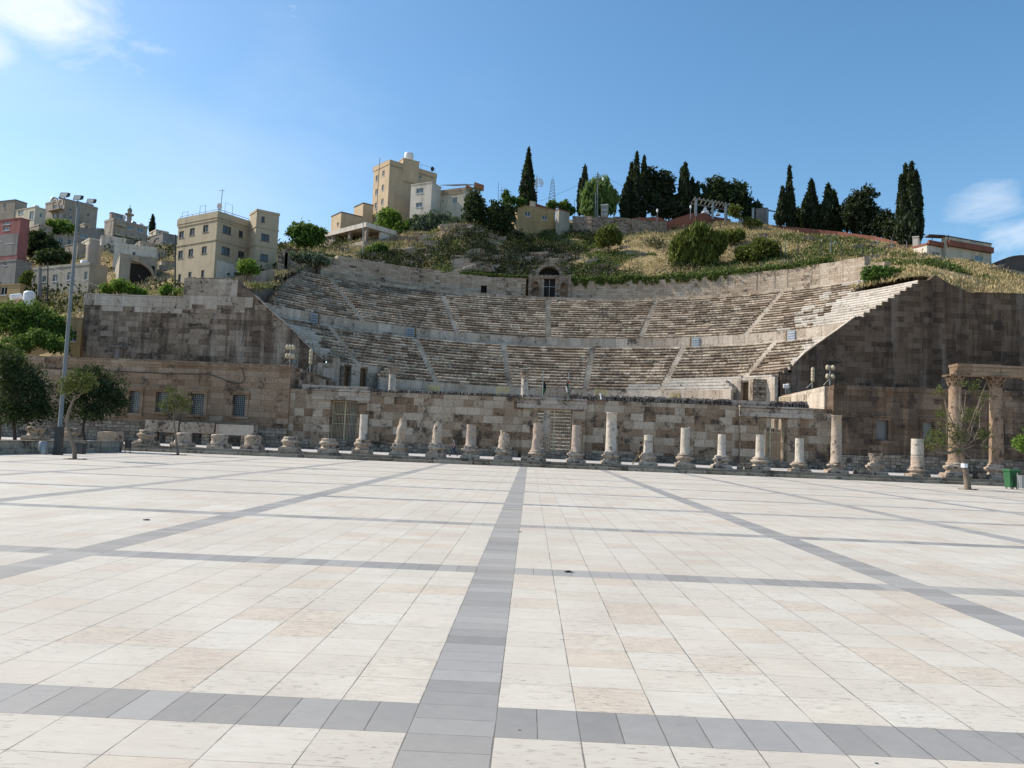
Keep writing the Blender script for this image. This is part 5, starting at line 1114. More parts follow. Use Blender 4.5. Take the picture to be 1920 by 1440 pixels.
# ------------------------------------------------------------------ buildings
def crop(ox, oy, s):
    return lambda *q: [((r[0]/s+ox, r[1]/s+oy, r[2]/s+ox, r[3]/s+oy)) for r in q]
cA = crop(0, 340, 5.3333); cB = crop(320, 360, 5.3333); cC = crop(600, 260, 5.3333); cD = crop(900, 260, 5.3333); cE = crop(1560, 290, 5.3333); cF = crop(1160, 260, 5.3333)
class Bld:
    """box house: a corner towards the camera, left face running back-left, right face running back-right"""
    def __init__(s, name, label, cat, uc, ul, ur, vt, vb, Y, al, mt, lw=(), rw=(), parapet=.0, pm=None, bands=(), sink=3., group=None, frame='frame', glass='glass', vtl=None, root=None, roofm='greyp', zt=None, lean=True):
        s.P = P = at(uc, (vt+vb)/2, Y)
        if vtl is not None:      # turn the house until its left roof line is level
            z_ = at(uc, vt, Y).z; best = min(range(3, 86), key=lambda q: abs(hit(ul, vtl, P, (-math.cos(R_(q)), math.sin(R_(q))))[1]-z_)); print(label[:24], al, best); al = best
        a = R_(al); s.dl = (-math.cos(a), math.sin(a)); s.dr = (math.sin(a), math.cos(a))
        s.zt = at(uc, vt, Y).z if zt is None else zt; s.zb = at(uc, vb, Y).z-sink; vm = (vt+vb)/2
        s.Ll = abs(hit(ul, vm, P, s.dl)[0]) if ul is not None and ul < uc else 6.; s.Lr = abs(hit(ur, vm, P, s.dr)[0]) if ur is not None and ur > uc else 6.
        s.Ll = min(s.Ll, 60); s.Lr = min(s.Lr, 60)
        s.t = t = root if root is not None else thing(name, label, cat, (P.x, P.y, s.zb), 0, group)
        w = MB(); s.ops = {}
        for side, dv, L, wins in (('l', s.dl, s.Ll, lw), ('r', s.dr, s.Lr, rw)):
            ops = []
            for (ua, va, ub, vb_) in wins:
                s0, z0 = hit(ua, vb_, P, dv); s1, z1 = hit(ub, va, P, dv)
                _, z0b = hit(ub, vb_, P, dv); _, z1b = hit(ua, va, P, dv); z0, z1 = (z0+z0b)/2, (z1+z1b)/2
                a_, b_ = sorted((abs(s0) if s0*1 else 0, abs(s1)))
                if a_ < .15: a_ = .15
                if b_ > L-.15: b_ = L-.15
                if b_-a_ > .2 and z1-z0 > .2: ops.append((a_, b_, z0, min(z1, s.zt-.15)))
            s.ops[side] = ops
            xs = sorted(set([0, L]+[q for o in ops for q in o[:2]])); zs = sorted(set([s.zb, s.zt]+[q for o in ops for q in o[2:]]))
            F = lambda a_, z, dep=0.: (P.x+dv[0]*a_+(-1 if side == 'l' else 1)*0+s.inn(side)[0]*dep, P.y+dv[1]*a_+s.inn(side)[1]*dep, z)
            for i in range(len(xs)-1):
                for k in range(len(zs)-1):
                    cx, cz = (xs[i]+xs[i+1])/2, (zs[k]+zs[k+1])/2
                    if any(o[0] < cx < o[1] and o[2] < cz < o[3] for o in ops): continue
                    w.quad(F(xs[i], zs[k]), F(xs[i+1], zs[k]), F(xs[i+1], zs[k+1]), F(xs[i], zs[k+1]), 0)
            for (a_, b_, z0, z1) in ops:
                D = .22
                for q in (((a_, z0), (b_, z0)), ((b_, z0), (b_, z1)), ((b_, z1), (a_, z1)), ((a_, z1), (a_, z0))):
                    w.quad(F(*q[0]), F(*q[1]), F(*q[1], D), F(*q[0], D), 0)
                fw = min(.09, (b_-a_)*.12)
                f = MB(); self_box = lambda m_, a1, b1, c1, d1, e0, e1: m_.hexa([F(a1, c1, e0), F(b1, c1, e0), F(b1, c1, e1), F(a1, c1, e1), F(a1, d1, e0), F(b1, d1, e0), F(b1, d1, e1), F(a1, d1, e1)])
                self_box(f, a_, a_+fw, z0, z1, .10, .16); self_box(f, b_-fw, b_, z0, z1, .10, .16); self_box(f, a_+fw, b_-fw, z0, z0+fw, .10, .16); self_box(f, a_+fw, b_-fw, z1-fw, z1, .10, .16)
                if b_-a_ > .9: self_box(f, (a_+b_)/2-fw/2, (a_+b_)/2+fw/2, z0+fw, z1-fw, .10, .16)
                self_box(f, a_-.08, b_+.08, z0-.12, z0-.003, -.07, .0-.002)
                fo = f.build('window', M[frame], t)
                g_ = MB(); self_box(g_, a_, b_, z0, z1, .17, .20); g_.build('pane', M[glass], fo)
        C1 = (P.x+s.dl[0]*s.Ll, P.y+s.dl[1]*s.Ll); C2 = (P.x+s.dr[0]*s.Lr, P.y+s.dr[1]*s.Lr); C3 = (C1[0]+s.dr[0]*s.Lr, C1[1]+s.dr[1]*s.Lr)
        w.quad((*C1, s.zb), (*C3, s.zb), (*C3, s.zt), (*C1, s.zt)); w.quad((*C2, s.zb), (*C3, s.zb), (*C3, s.zt), (*C2, s.zt))
        w.build('wall', M[mt], t)
        r = MB(); ph = parapet
        r.quad((P.x, P.y, s.zt-.01-ph), (*C2, s.zt-.01-ph), (*C3, s.zt-.01-ph), (*C1, s.zt-.01-ph))
        o = .06
        s.C = (C1, C2, C3)
        s.ring(r, s.zt-(.12 if ph == 0 else ph), s.zt+.05, .08)
        r.build('roof', M[pm or mt], t)
        if bands:
            for v in bands: b = MB(); z = at(uc, v, Y).z; s.ring(b, z-.09, z+.09, .1); b.build('moulding', M[pm or mt], t)
    def inn(s, side): return s.dr if side == 'l' else s.dl
    def ring(s, mb, z0, z1, o):
        P = s.P; th = .18
        for (A, dv, L, nn) in (((P.x, P.y), s.dl, s.Ll, s.dr), ((P.x, P.y), s.dr, s.Lr, s.dl)):
            a0 = -o; pts = [(A[0]+dv[0]*a0-nn[0]*o, A[1]+dv[1]*a0-nn[1]*o), (A[0]+dv[0]*(L+o)-nn[0]*o, A[1]+dv[1]*(L+o)-nn[1]*o), (A[0]+dv[0]*(L+o)+nn[0]*th, A[1]+dv[1]*(L+o)+nn[1]*th), (A[0]+dv[0]*a0+nn[0]*th, A[1]+dv[1]*a0+nn[1]*th)]
            if nn == s.dl: # second strip butts against the first
                pts[0] = (pts[0][0]+dv[0]*(o+th+.002), pts[0][1]+dv[1]*(o+th+.002)); pts[3] = (pts[3][0]+dv[0]*(o+th+.002), pts[3][1]+dv[1]*(o+th+.002))
            mb.hexa([(*q, z0) for q in pts]+[(*q, z1) for q in pts])
    def pt(s, side, a, z, out=0.):
        dv = s.dl if side == 'l' else s.dr; nn = s.inn(side); return (s.P.x+dv[0]*a-nn[0]*out, s.P.y+dv[1]*a-nn[1]*out, z)
    def panel(s, name, side, px_, mt, out=.05, th=.05):
        """a proud panel on one face, given as a pixel box"""
        dv = s.dl if side == 'l' else s.dr; uz = px_[4] if len(px_) > 4 else (px_[0]+px_[2])/2; a0, _ = hit(px_[0], px_[3], s.P, dv); a1, _ = hit(px_[2], px_[1], s.P, dv); a0, a1 = abs(a0), abs(a1); z0, z1 = hit(uz, px_[3], s.P, dv)[1], hit(uz, px_[1], s.P, dv)[1]
        mb = MB(); mb.hexa([s.pt(side, a0, z0, out), s.pt(side, a1, z0, out), s.pt(side, a1, z0, .003), s.pt(side, a0, z0, .003), s.pt(side, a0, z1, out), s.pt(side, a1, z1, out), s.pt(side, a1, z1, .003), s.pt(side, a0, z1, .003)])
        return mb.build(name, M[mt], s.t)
def rail(t, pts, h, name='roof_rail', r=.035, m='dark_metal', every=2.5):
    mb = MB(); pts = [Vector(p) for p in pts]
    for a, b in zip(pts, pts[1:]):
        mb.tube([a+Vector((0, 0, h)), b+Vector((0, 0, h))], r, 5); n = max(1, int((b-a).length/every))
        for k in range(n+1): p = a.lerp(b, k/n); mb.tube([p, p+Vector((0, 0, h))], r, 5)
    return mb.build(name, M[m], t)

# beige three storey building
B1 = Bld('apartment_building', 'beige three storey building with a stair tower, behind the left side wall', 'building', 403.5, 331, 467, 396, 548, 105, 52, 'beige',
   cB((82, 392, 134, 458), (188, 362, 242, 430), (322, 330, 378, 400), (72, 588, 124, 664), (175, 570, 228, 645), (308, 545, 362, 615), (72, 822, 105, 900), (175, 800, 210, 850), (302, 782, 338, 850)),
   cB((518, 342, 608, 418), (680, 388, 726, 452), (507, 552, 596, 630), (672, 594, 742, 658)), parapet=.9, bands=[411.5, 449], glass='glass', frame='dframe', vtl=411.5)
B1b = Bld('stair_tower', '', '', 477, 464, 519.5, 392, 548, 107.3, 52, 'beige', [], cB((905, 245, 942, 300), (903, 420, 988, 490), (892, 622, 976, 692)), parapet=.3, bands=[424.5, 458.5], root=B1.t, frame='dframe')
B1.panel('parapet_band', 'l', (333, 399, 402, 411, 403), 'beiged', .03); B1.panel('parapet_band', 'r', (405, 399, 466, 411, 404), 'beiged', .03)
B1.panel('stone_base', 'r', (404, 487, 448, 530, 404), 'white', .10)
rail(B1.t, [B1.pt('l', B1.Ll, B1.zt+.05, -.2), B1.pt('l', .2, B1.zt+.05, -.2), B1.pt('r', B1.Lr*.95, B1.zt+.05, -.2)], .35)
mb = MB()
for s_, a, w_, h in (('l', .35, .14, 1.0), ('r', .22, .22, 1.25), ('l', .8, .15, .6)):
    L = B1.Ll if s_ == 'l' else B1.Lr; q0, q1 = Vector(B1.pt(s_, L*a, B1.zt, -.2)), Vector(B1.pt(s_, L*(a+w_), B1.zt, -.2)); z = Vector((0, 0, h+.4)); mb.tube([q0, q0+z, q1+z, q1], .03, 5)
mb.build('clothes_frame', M['dark_metal'], B1.t)
mb = MB(); q = at(414, 398, 108); mb.tube([q, (q.x, q.y, at(414, 355, 108).z)], .05, 6); mb.tube([(q.x-.5, q.y, at(414, 357, 108).z), (q.x+.4, q.y, at(414, 357, 108).z)], .03, 5); mb.build('roof_antenna', M['pole'], B1.t)
# tower block
B2 = Bld('tower_block', 'tall sand coloured tower block with a white water tank, behind the trees', 'building', 727.5, 698.5, 816.6, 299.5, 440, 150, 58, 'tower',
   cC((556, 368, 582, 425), (622, 320, 648, 375), (551, 505, 577, 562), (615, 460, 640, 520), (546, 642, 572, 700), (610, 602, 636, 660), (540, 784, 566, 840)),
   cC((910, 408, 946, 450), (993, 370, 1016, 395)), parapet=.9, pm='tower', glass='glassb', vtl=316)
B2.panel('parapet_band', 'r', (728, 300, 815.5, 310, 728), 'beiged', .03); B2.panel('parapet_band', 'l', (699.5, 300, 726.5, 310, 727), 'beiged', .03)
B2b = Bld('roof_house', '', '', 755.5, 745, 786, 296.5, 330, 152, 58, 'tower', [], [], root=B2.t, sink=1)
c_ = at(766.5, 300, 155); q = MB(); q.lathe([(.95, 0), (1.0, .1), (1., 1.35), (.95, 1.5), (.3, 1.62)], 16, c=(c_.x, c_.y, at(766, 299, 155).z-.2)); q.build('water_tank', M['tank'], B2.t)
q = MB(); e = at(712, 300, 146.); q.tube([(e.x-.1, e.y, B2.zb+1), (e.x, e.y, at(712.6, 299, 146.).z+.3)], .07, 6); q.build('drain_pipe', M['pole'], B2.t)
rail(B2.t, [B2.pt('r', B2.Lr*.66, B2.zt, -.2), B2.pt('r', B2.Lr*.97, B2.zt, -.2)], 1.1, r=.03)
# white house beside it
B3 = Bld('white_house', 'two storey cream house with a peeling white wing and an orange roof screen', 'building', 871.5, 803, 909, 351.5, 408, 146, 14, 'cream',
   cC((1120, 617, 1168, 660), (1220, 612, 1236, 632), (1325, 588, 1374, 642)), [], parapet=.5, pm='beiged', glass='glassb', sink=0, vtl=360.5)
B3b = Bld('white_wing', '', '', 808.5, 769.5, 826, 341, 408, 145.2, 25, 'white', cC((960, 495, 1035, 545), (957, 638, 1022, 687)), [], root=B3.t, glass='glassb', sink=0, frame='frame')
B3.panel('roof_band', 'l', (812, 353, 871, 362, 870), 'beiged', .06)
# storey below: slab, posts and dark open room
q = MB(); lowz = B3.zb
q.hexa([B3.pt('l', -.3, lowz-.35, .7), B3.pt('l', B3.Ll+7, lowz-.35, .7), B3.pt('l', B3.Ll+7, lowz-.35, -6), B3.pt('l', -.3, lowz-.35, -6), B3.pt('l', -.3, lowz-.003, .7), B3.pt('l', B3.Ll+7, lowz-.003, .7), B3.pt('l', B3.Ll+7, lowz-.003, -6), B3.pt('l', -.3, lowz-.003, -6)])
q.build('floor_slab', M['beige'], B3.t)
for a in (0., .3, .62, .98):
    q = MB(); c_ = B3.pt('l', B3.Ll*a+.1, 0, .2); q.box(c_[0]-.2, c_[0]+.2, c_[1], c_[1]+.4, lowz-4, lowz-.353); q.build('post', M['cream'], B3.t)
q = MB(); q.quad(B3.pt('l', 0, lowz-4, -3.5), B3.pt('l', B3.Ll, lowz-4, -3.5), B3.pt('l', B3.Ll, lowz-.36, -3.5), B3.pt('l', 0, lowz-.36, -3.5)); q.build('back_room_wall', M['tanp'], B3.t)
for (ua, ub, va, vb_) in ((873, 887, 346, 358), (888.5, 907, 341, 358)):
    q = MB(); a = at(ua, vb_, 146.2+(ua-871)*.12); b = at(ub, vb_, 146.2+(ub-871)*.14); z1 = at(ua, va, a.y).z; z2 = at(ub, va+6, b.y).z
    q.hexa([(a.x, a.y, a.z), (b.x, b.y, b.z), (b.x, b.y+.15, b.z), (a.x, a.y+.15, a.z), (a.x, a.y, z1), (b.x, b.y, z2), (b.x, b.y+.15, z2), (a.x, a.y+.15, z1)]); q.build('orange_screen', M['orange'], B3.t)
q = MB(); a = at(824, 354, 147); b = at(872, 352, 146.5); za, zb_ = at(824, 347, 147).z, at(872, 345, 146.5).z
for k in range(9):
    p = Vector((a.x, a.y, a.z)).lerp(Vector((b.x, b.y, b.z)), k/8); z = za+(zb_-za)*k/8; q.tube([p, (p.x, p.y, z), (p.x+2.6, p.y+3, z+.9)], .035, 5)
q.tube([(a.x, a.y, za), (b.x, b.y, zb_)], .04, 5); q.tube([(a.x+2.6, a.y+3, za+.9), (b.x+2.6, b.y+3, zb_+.9)], .04, 5); q.build('roof_trellis', M['metal'], B3.t)
# low beige houses left of the tower
B4 = Bld('beige_house', 'low beige house with a dark roof edge, left of the tower block', 'building', 639, 621, 684, 397, 432, 148, 50, 'tower', cC((168, 838, 190, 868)), [], pm='roofd', glass='glass')
Bld('rear_block', '', '', 680, 663, 699, 380, 430, 151, 50, 'tower', [], [], root=B4.t, pm='roofd')
# stone pavilion
p0 = at(686, 440, 131); t = thing('stone_pavilion', 'rough stone pavilion with open bays under a flat roof on the hill', 'building', (p0.x, p0.y, p0.z-6))
a_ = R_(40); dl = (-math.cos(a_), math.sin(a_)); dr = (math.sin(a_), math.cos(a_)); zt = at(686, 417.5, 131).z; zf = at(686, 455, 131).z; Ll = abs(hit(598, 436, p0, dl)[0]); Lr = abs(hit(748, 436, p0, dr)[0])
def pp(d, a, z, i=0.): o = dr if d is dl else dl; return (p0.x+d[0]*a+o[0]*i, p0.y+d[1]*a+o[1]*i, z)
def pbox(mb, d, a0, a1, z0, z1, i0, i1, mi=0): mb.hexa([pp(d, a0, z0, i0), pp(d, a1, z0, i0), pp(d, a1, z0, i1), pp(d, a0, z0, i1), pp(d, a0, z1, i0), pp(d, a1, z1, i0), pp(d, a1, z1, i1), pp(d, a0, z1, i1)], mi)
q = MB(); pbox(q, dl, -.3, Ll, zt-.85, zt, -.3, Lr*.9); q.build('roof', M['white'], t)
bays = [hit(x/5.333+600, 440, p0, dl)[0] for x in (152, 280, 302, 440)]; bays = sorted(abs(b) for b in bays)
q = MB(); pbox(q, dl, bays[3], Ll, zf-3, zt-.853, .0, .6); q.build('end_wall', M['rubwall'], t)
for a0, a1 in ((-.1, bays[0]), (bays[1], bays[2])):
    q = MB(); pbox(q, dl, a0, a1 if a1-a0 > .3 else a0+.4, zf-.5, zt-.853, .0, .5); q.build('pillar', M['rubwall'], t)
bb_ = sorted(abs(hit(x/5.333+600, 440, p0, dr)[0]) for x in (472, 605))
q = MB(); pbox(q, dr, bb_[1], Lr, zf-2, zt-.853, 0, .5); q.build('side_wall', M['white'], t)
q = MB(); pbox(q, dl, .6, Ll, zf-.5, zt-.853, Lr*.55, Lr*.55+.3); pbox(q, dl, .6, Ll, zf-1, zf+.01, .61, Lr*.54); q.build('back_wall', M['tanp'], t)
q = MB(); pbox(q, dl, -2.5, Ll+1, zf-6, zf-.5, -2.2, Lr*.9); q.build('terrace_wall', M['tanp'], t)
# rubble retaining wall and ruined masonry behind the upper left seats
def wallrun(name, label, cat, pts, m, thick=.6, kind=None, jit=.08, group=None):
    """pts: (u, vtop, vbottom, Y) along the wall"""
    mb = MB(); W3 = [(at(u, vt, Y), at(u, vb, Y).z) for u, vt, vb, Y in pts]
    for (a, za), (b, zb) in zip(W3, W3[1:]):
        n = max(1, int((b-a).length/1.1))
        for k in range(n):
            p, q = a.lerp(b, k/n), a.lerp(b, (k+1)/n); z0, z1 = za+(zb-za)*k/n-1.2, za+(zb-za)*(k+1)/n-1.2; j = U(-jit, jit)
            mb.hexa([(p.x, p.y, z0), (q.x, q.y, z1), (q.x, q.y+thick, z1), (p.x, p.y+thick, z0), (p.x, p.y+U(0, .04), p.z+j), (q.x, q.y, q.z+j), (q.x, q.y+thick, q.z+j), (p.x, p.y+thick, p.z+j)])
    return tag(mb.build(name, M[m]), label, cat, group)
wallrun('rubble_wall', 'dark ruined rubble wall above the left seats, right of the beige building', 'stone wall', [(521, 472, 540, 97), (535, 468, 535, 98), (545, 490, 530, 101), (575, 494, 525, 104), (610, 496, 522, 108), (640, 500, 520, 112)], 'rubwall', 1.2, jit=.3)
wallrun('rubble_wall', 'short broken stone pillar at the left end of the long back wall', 'stone wall', [(652, 478, 515, 111.5), (661, 482, 512, 112.5)], 'rubwall', .8, jit=.2)
wallrun('plastered_wall', 'plain tan wall climbing beside the top of the left side wall', 'stone wall', [(440, 519, 540, 88), (480, 511, 545, 90), (500, 506, 548, 92), (513, 504, 545, 94)], 'tanp', .5, jit=.03)
wallrun('rubble_wall', 'low stone wall on a grassy ledge right of the beige building', 'stone wall', [(536, 463, 480, 112), (558, 466, 482, 114)], 'rubwall', .6, jit=.2)
wallrun('retaining_wall', 'dark dry stone retaining wall below the white kiosk', 'stone wall', [(1074, 405, 425, 149), (1110, 406, 427, 147), (1150, 407, 427, 146), (1182, 408, 427, 146.5)], 'rubwall', 1., jit=.12)
wallrun('retaining_wall', 'dry stone wall with a red top below the tall cypresses', 'stone wall', [(1186, 411, 428, 147), (1220, 414, 429, 147), (1250, 415, 428, 148)], 'rubwall', .8, jit=.12)
wallrun('red_wall', 'red brick parapet rising to the pergola', 'wall', [(1184, 409, 413, 148.5), (1235, 406.5, 414, 148.5), (1252, 414, 424, 149), (1303, 398, 411, 150)], 'brick', .3, jit=.0)
wallrun('red_wall', 'dark red wall under the pergola', 'wall', [(1304, 399, 411, 150.3), (1345, 407, 417, 152), (1370, 411, 420, 153)], 'brick', .3, jit=0)
wallrun('red_wall', 'long dark red wall running behind the grass to the right house', 'wall', [(1428, 420, 432, 151), (1500, 427, 437, 149), (1570, 434, 448, 146), (1640, 443, 460, 141), (1690, 455, 472, 136), (1722, 461, 474, 131)], 'brick', .3, jit=0)
# small yellow house
B5 = Bld('small_house', 'small yellow house with a red brick roof wall, among the hilltop trees', 'building', 971, 958, 1041, 383, 416, 146, 66, 'yellowp', [], cD((447, 727, 505, 775), (622, 768, 672, 812)), glass='glass', zt=None)
q = MB(); a, b = at(1003, 392, 152), at(1041, 402, 153); za, zb_ = at(1003, 381, 152).z, at(1041, 393, 153).z
q.hexa([(a.x, a.y, a.z-1.5), (b.x, b.y, b.z-1.5), (b.x, b.y+.2, b.z-1.5), (a.x, a.y+.2, a.z-1.5), (a.x, a.y, za), (b.x, b.y, zb_), (b.x, b.y+.2, zb_), (a.x, a.y+.2, za)]); q.build('brick_parapet', M['brick'], B5.t)
Bld('roof_room', '', '', 994, 990, 1004, 377, 395, 150, 60, 'cream', [], [], root=B5.t)
Bld('garden_shed', 'small dark shed with a ribbed pink awning beside the yellow house', 'shed', 1048, 1042, 1068, 392, 414, 147, 50, 'greyp', [], [], pm='brick')
# hut and pergola
Bld('stone_hut', 'small grey stone hut behind the pergola on the hill crest', 'building', 1436, 1417, 1441, 389.5, 422, 154, 30, 'grey2', [], cF((1452, 770, 1470, 830)))
t = thing('pergola', 'long grey timber pergola on the hill in front of the umbrella pine', 'pergola', at(1303, 399, 150))
top = [(1303, 373.5, 150), (1335, 379, 151.2), (1360, 384, 152.2), (1388, 389, 153.5)]
for u, vt, Y, vb in ((1304.5, 375, 150, 399), (1336, 380, 151.2, 404), (1360, 384, 152.2, 408), (1387, 389, 153.5, 410)):
    a, b = at(u, vb, Y), at(u, vt, Y); q = MB(); q.box(a.x-.22, a.x+.22, a.y-.2, a.y+.2, a.z-.8, b.z); q.build('post', M['metal'], t)
q = MB()
for a, b in zip(top, top[1:]):
    A, B = at(*a), at(*b); d = (B-A); 
    for oy in (-.25, 3.): q.hexa([(A.x, A.y+oy, A.z-.12), (B.x, B.y+oy, B.z-.12), (B.x, B.y+oy+.25, B.z-.12), (A.x, A.y+oy+.25, A.z-.12), (A.x, A.y+oy, A.z+.2), (B.x, B.y+oy, B.z+.2), (B.x, B.y+oy+.25, B.z+.2), (A.x, A.y+oy+.25, A.z+.2)])
    for k in range(4): p = A.lerp(B, k/4); q.box(p.x-.08, p.x+.08, p.y-.6, p.y+3.6, p.z+.203, p.z+.36)
q.build('beam', M['grey2'], t)
for u, vb, vt, Y, lab in ((1412, 414, 391, 153, 'left'), (1438, 420, 393, 153, 'right')):
    q = MB(); a, b = at(u, vb, Y), at(u, vt, Y); q.box(a.x-.22, a.x+.22, a.y, a.y+.4, a.z-.6, b.z); q.box(a.x-.28, a.x+.28, a.y-.06, a.y+.46, b.z, b.z+.15); tag(q.build('concrete_post', M['metal']), 'lone grey concrete post %s of the stone hut' % lab, 'post', 'posts by the hut')
q = MB(); a, b = at(1438, 394, 153.5), at(1466, 399, 154.5); q.hexa([(a.x+.3, a.y, a.z-.1), (b.x, b.y, b.z-.1), (b.x, b.y+.2, b.z-.1), (a.x+.3, a.y+.2, a.z-.1), (a.x+.3, a.y, a.z+.12), (b.x, b.y, b.z+.12), (b.x, b.y+.2, b.z+.12), (a.x+.3, a.y+.2, a.z+.12)]); q.tube([b, (b.x, b.y, b.z-3.6)], .1, 6); tag(q.build('timber_beam', M['grey2']), 'grey beam on a post right of the stone hut', 'beam')
rail(None, [at(1255, 416, 148.6), at(1275, 407, 149.2), at(1300, 397, 149.8)], 1.0, 'hand_rail', .03); tag(bpy.data.objects['hand_rail'], 'thin dark hand rail along the stairs up to the pergola', 'hand rail')
# white tent / statue shape under the pergola
for u, v0, v1, w_, lab in ((1322, 386, 401, 9, 'crumpled white sheet heap under the pergola, larger one'), (1346, 396, 403, 5, 'small white sheet heap under the pergola')):
    c_ = at(u, v1+1, 154); px = 159/FPX; q = MB(); h = (v1-v0)*px; q.lathe([(w_*px, 0), (w_*px*.9, h*.3), (w_*px*.45, h*.55), (w_*px*.4, h*.75), (w_*px*.12, h)], 12, c=c_, jit=.2, seed=int(u), sm=False); tag(q.build('white_sheet', M['tent']), lab, 'sheet', 'white sheets')
# white kiosk
Bld('kiosk', 'white framed noticeboard kiosk in front of the weeping tree', 'kiosk', 1139, 1127, 1141, 383, 402, 149, 20, 'frame' if False else 'greyp', [(1129, 386, 1138.5, 393), (1129, 395, 1138.5, 401)], [], pm='tank', glass='glassb')
# poles, masts
def mast(name, label, cat, u, vb, vt, Y, r, m='pole', arms=(), group=None, lamp=None):
    a, b = at(u, vb, Y), at(u, vt, Y); q = MB(); q.tube([(a.x, a.y, a.z-1), (b.x, b.y, b.z)], [r, r*.7], 7)
    t = thing(name, label, cat, a, 0, group); q.build('post', M[m], t)
    if arms:
        q = MB()
        for (v, w_) in arms: c_ = at(u, v, Y); q.tube([(c_.x-w_, c_.y, c_.z), (c_.x+w_, c_.y, c_.z)], .05, 5)
        q.build('crossarm', M[m], t)
    if lamp:
        c_ = at(lamp[0], lamp[1], Y-1); q = MB(); q.tube([(b.x, b.y, b.z-.3), (c_.x, c_.y, c_.z-.1)], .05, 5); q.build('arm', M[m], t); q = MB(); q.lathe([(.12, -.35), (.22, -.1), (.18, .2), (.05, .4)], 10, c=c_); q.build('lamp_head', M['tank'], t)
    return t
mast('utility_pole', 'grey utility pole with crossarms before the weeping tree', 'utility pole', 1120.5, 401, 323, 149, .16, arms=((327, .5), (331, .6), (335, .5), (339, .5)), lamp=(1131, 336))
mast('utility_pole', 'shorter thin pole just left of the tall utility pole', 'utility pole', 1116.5, 401, 362, 149, .12)
mast('antenna', 'thin antenna mast, left one between the orange screen and the dark tree', 'antenna', 934.5, 405, 340, 160, .06, group='thin antennas')
mast('antenna', 'thin antenna mast, right one between the orange screen and the dark tree', 'antenna', 941, 405, 350, 160, .06, arms=((357, .5),), group='thin antennas')
mast('antenna', 'thin pole right of the lattice mast', 'antenna', 1077, 404, 374, 156, .06, group='thin antennas')
mast('lamp_pole', 'thin grey mast rising from the left end of the long back wall', 'pole', 681, 524, 413, 116, .09, 'metal')
mast('street_lamp', 'little lamp post on the red parapet beside the dark cypresses', 'lamp', 1232.5, 412, 396, 147.5, .09, lamp=(1232.5, 395), group='lamps by the pergola')
mast('street_lamp', 'little lamp post with a white head at the top of the pergola stairs', 'lamp', 1295, 402, 389, 149, .12, lamp=(1295, 388), group='lamps by the pergola')
a, b = at(1034, 398, 168), at(1034, 337, 168); q = MB(); h = b.z-a.z
for k in range(10):
    z0, z1 = a.z+h*k/10, a.z+h*(k+1)/10; r0, r1 = 1.05-.8*k/10, 1.05-.8*(k+1)/10
    C4 = [(-1, -1), (1, -1), (1, 1), (-1, 1)]
    for i in range(4):
        p, q_ = C4[i], C4[(i+1) % 4]; q.tube([(a.x+p[0]*r0, a.y+p[1]*r0, z0), (a.x+p[0]*r1, a.y+p[1]*r1, z1)], .05, 4); q.tube([(a.x+p[0]*r0, a.y+p[1]*r0, z0), (a.x+q_[0]*r1, a.y+q_[1]*r1, z1)], .03, 4); q.tube([(a.x+p[0]*r1, a.y+p[1]*r1, z1), (a.x+q_[0]*r1, a.y+q_[1]*r1, z1)], .03, 4)
q.tube([(a.x, a.y, b.z), (a.x, a.y, b.z+1.)], .04, 4); tag(q.build('lattice_mast', M['pole']), 'slim steel lattice mast on the hilltop, right of the cone shaped cypress', 'mast')
t = mast('cell_mast', 'mobile phone mast with panel antennas right beside the cone shaped cypress', 'mast', 1006.5, 392, 328, 160, .12, 'metal')
for (u, v0, v1) in ((1000, 328, 345), (1007, 334, 350), (1015, 338, 350), (1018, 340, 346), (1004, 338, 352), (1012, 333, 345)):
    a, b = at(u, v1, 160), at(u, v0, 160); q = MB(); q.box(a.x-.13, a.x+.13, a.y-.1, a.y+.1, a.z, b.z); q.build('panel_antenna', M['tank'], t)
q = MB()
for v in (337, 343, 349): a, b = at(1000, v, 160), at(1018, v, 160); q.tube([a, b], .05, 5)
q.build('mount_frame', M['metal'], t)
mast('banana_leaf_pole', 'leafless pole behind the roof of the small yellow house', 'pole', 965, 384, 353, 150, .05) if False else None
# fence posts on the right slope
for u, v0, v1, Y, m in ((1464, 471, 458, 119, 'dark_metal'), (1473, 468, 455, 120, 'green_dome'), (1496, 468, 455, 119, 'dark_metal'), (1539, 470, 456, 118, 'dark_metal'), (1558, 466, 450, 119, 'metal'), (1578, 473, 456, 116, 'dark_metal'), (1617, 476, 461, 114, 'dark_metal'), (1635, 478, 467, 113, 'dark_metal'), (1661, 486, 471, 110, 'dark_metal'), (1672, 495, 484, 106, 'dark_metal'), (1645, 462, 445, 128, 'metal'), (1672, 462, 447, 127, 'metal'), (1700, 466, 453, 125, 'metal'), (1565, 464, 450, 128, 'green_dome'), (1391, 424, 412, 146, 'green_dome'), (1351, 428, 420, 146, 'dark_metal')):
    a, b = at(u, v0, Y), at(u, v1, Y); q = MB(); q.tube([(a.x, a.y, a.z-1.2), (b.x, b.y, b.z), (b.x-(.4 if m == 'metal' else 0), b.y, b.z+(.3 if m == 'metal' else .01))], .07, 6); tag(q.build('fence_post', M[m]), {'dark_metal': 'short dark fence post in the dry grass', 'metal': 'grey fence post with a bent top before the red wall', 'green_dome': 'green fence post in the grass'}[m], 'fence post', {'dark_metal': 'dark fence posts on the slope', 'metal': 'bent grey fence posts', 'green_dome': 'green fence posts'}[m])
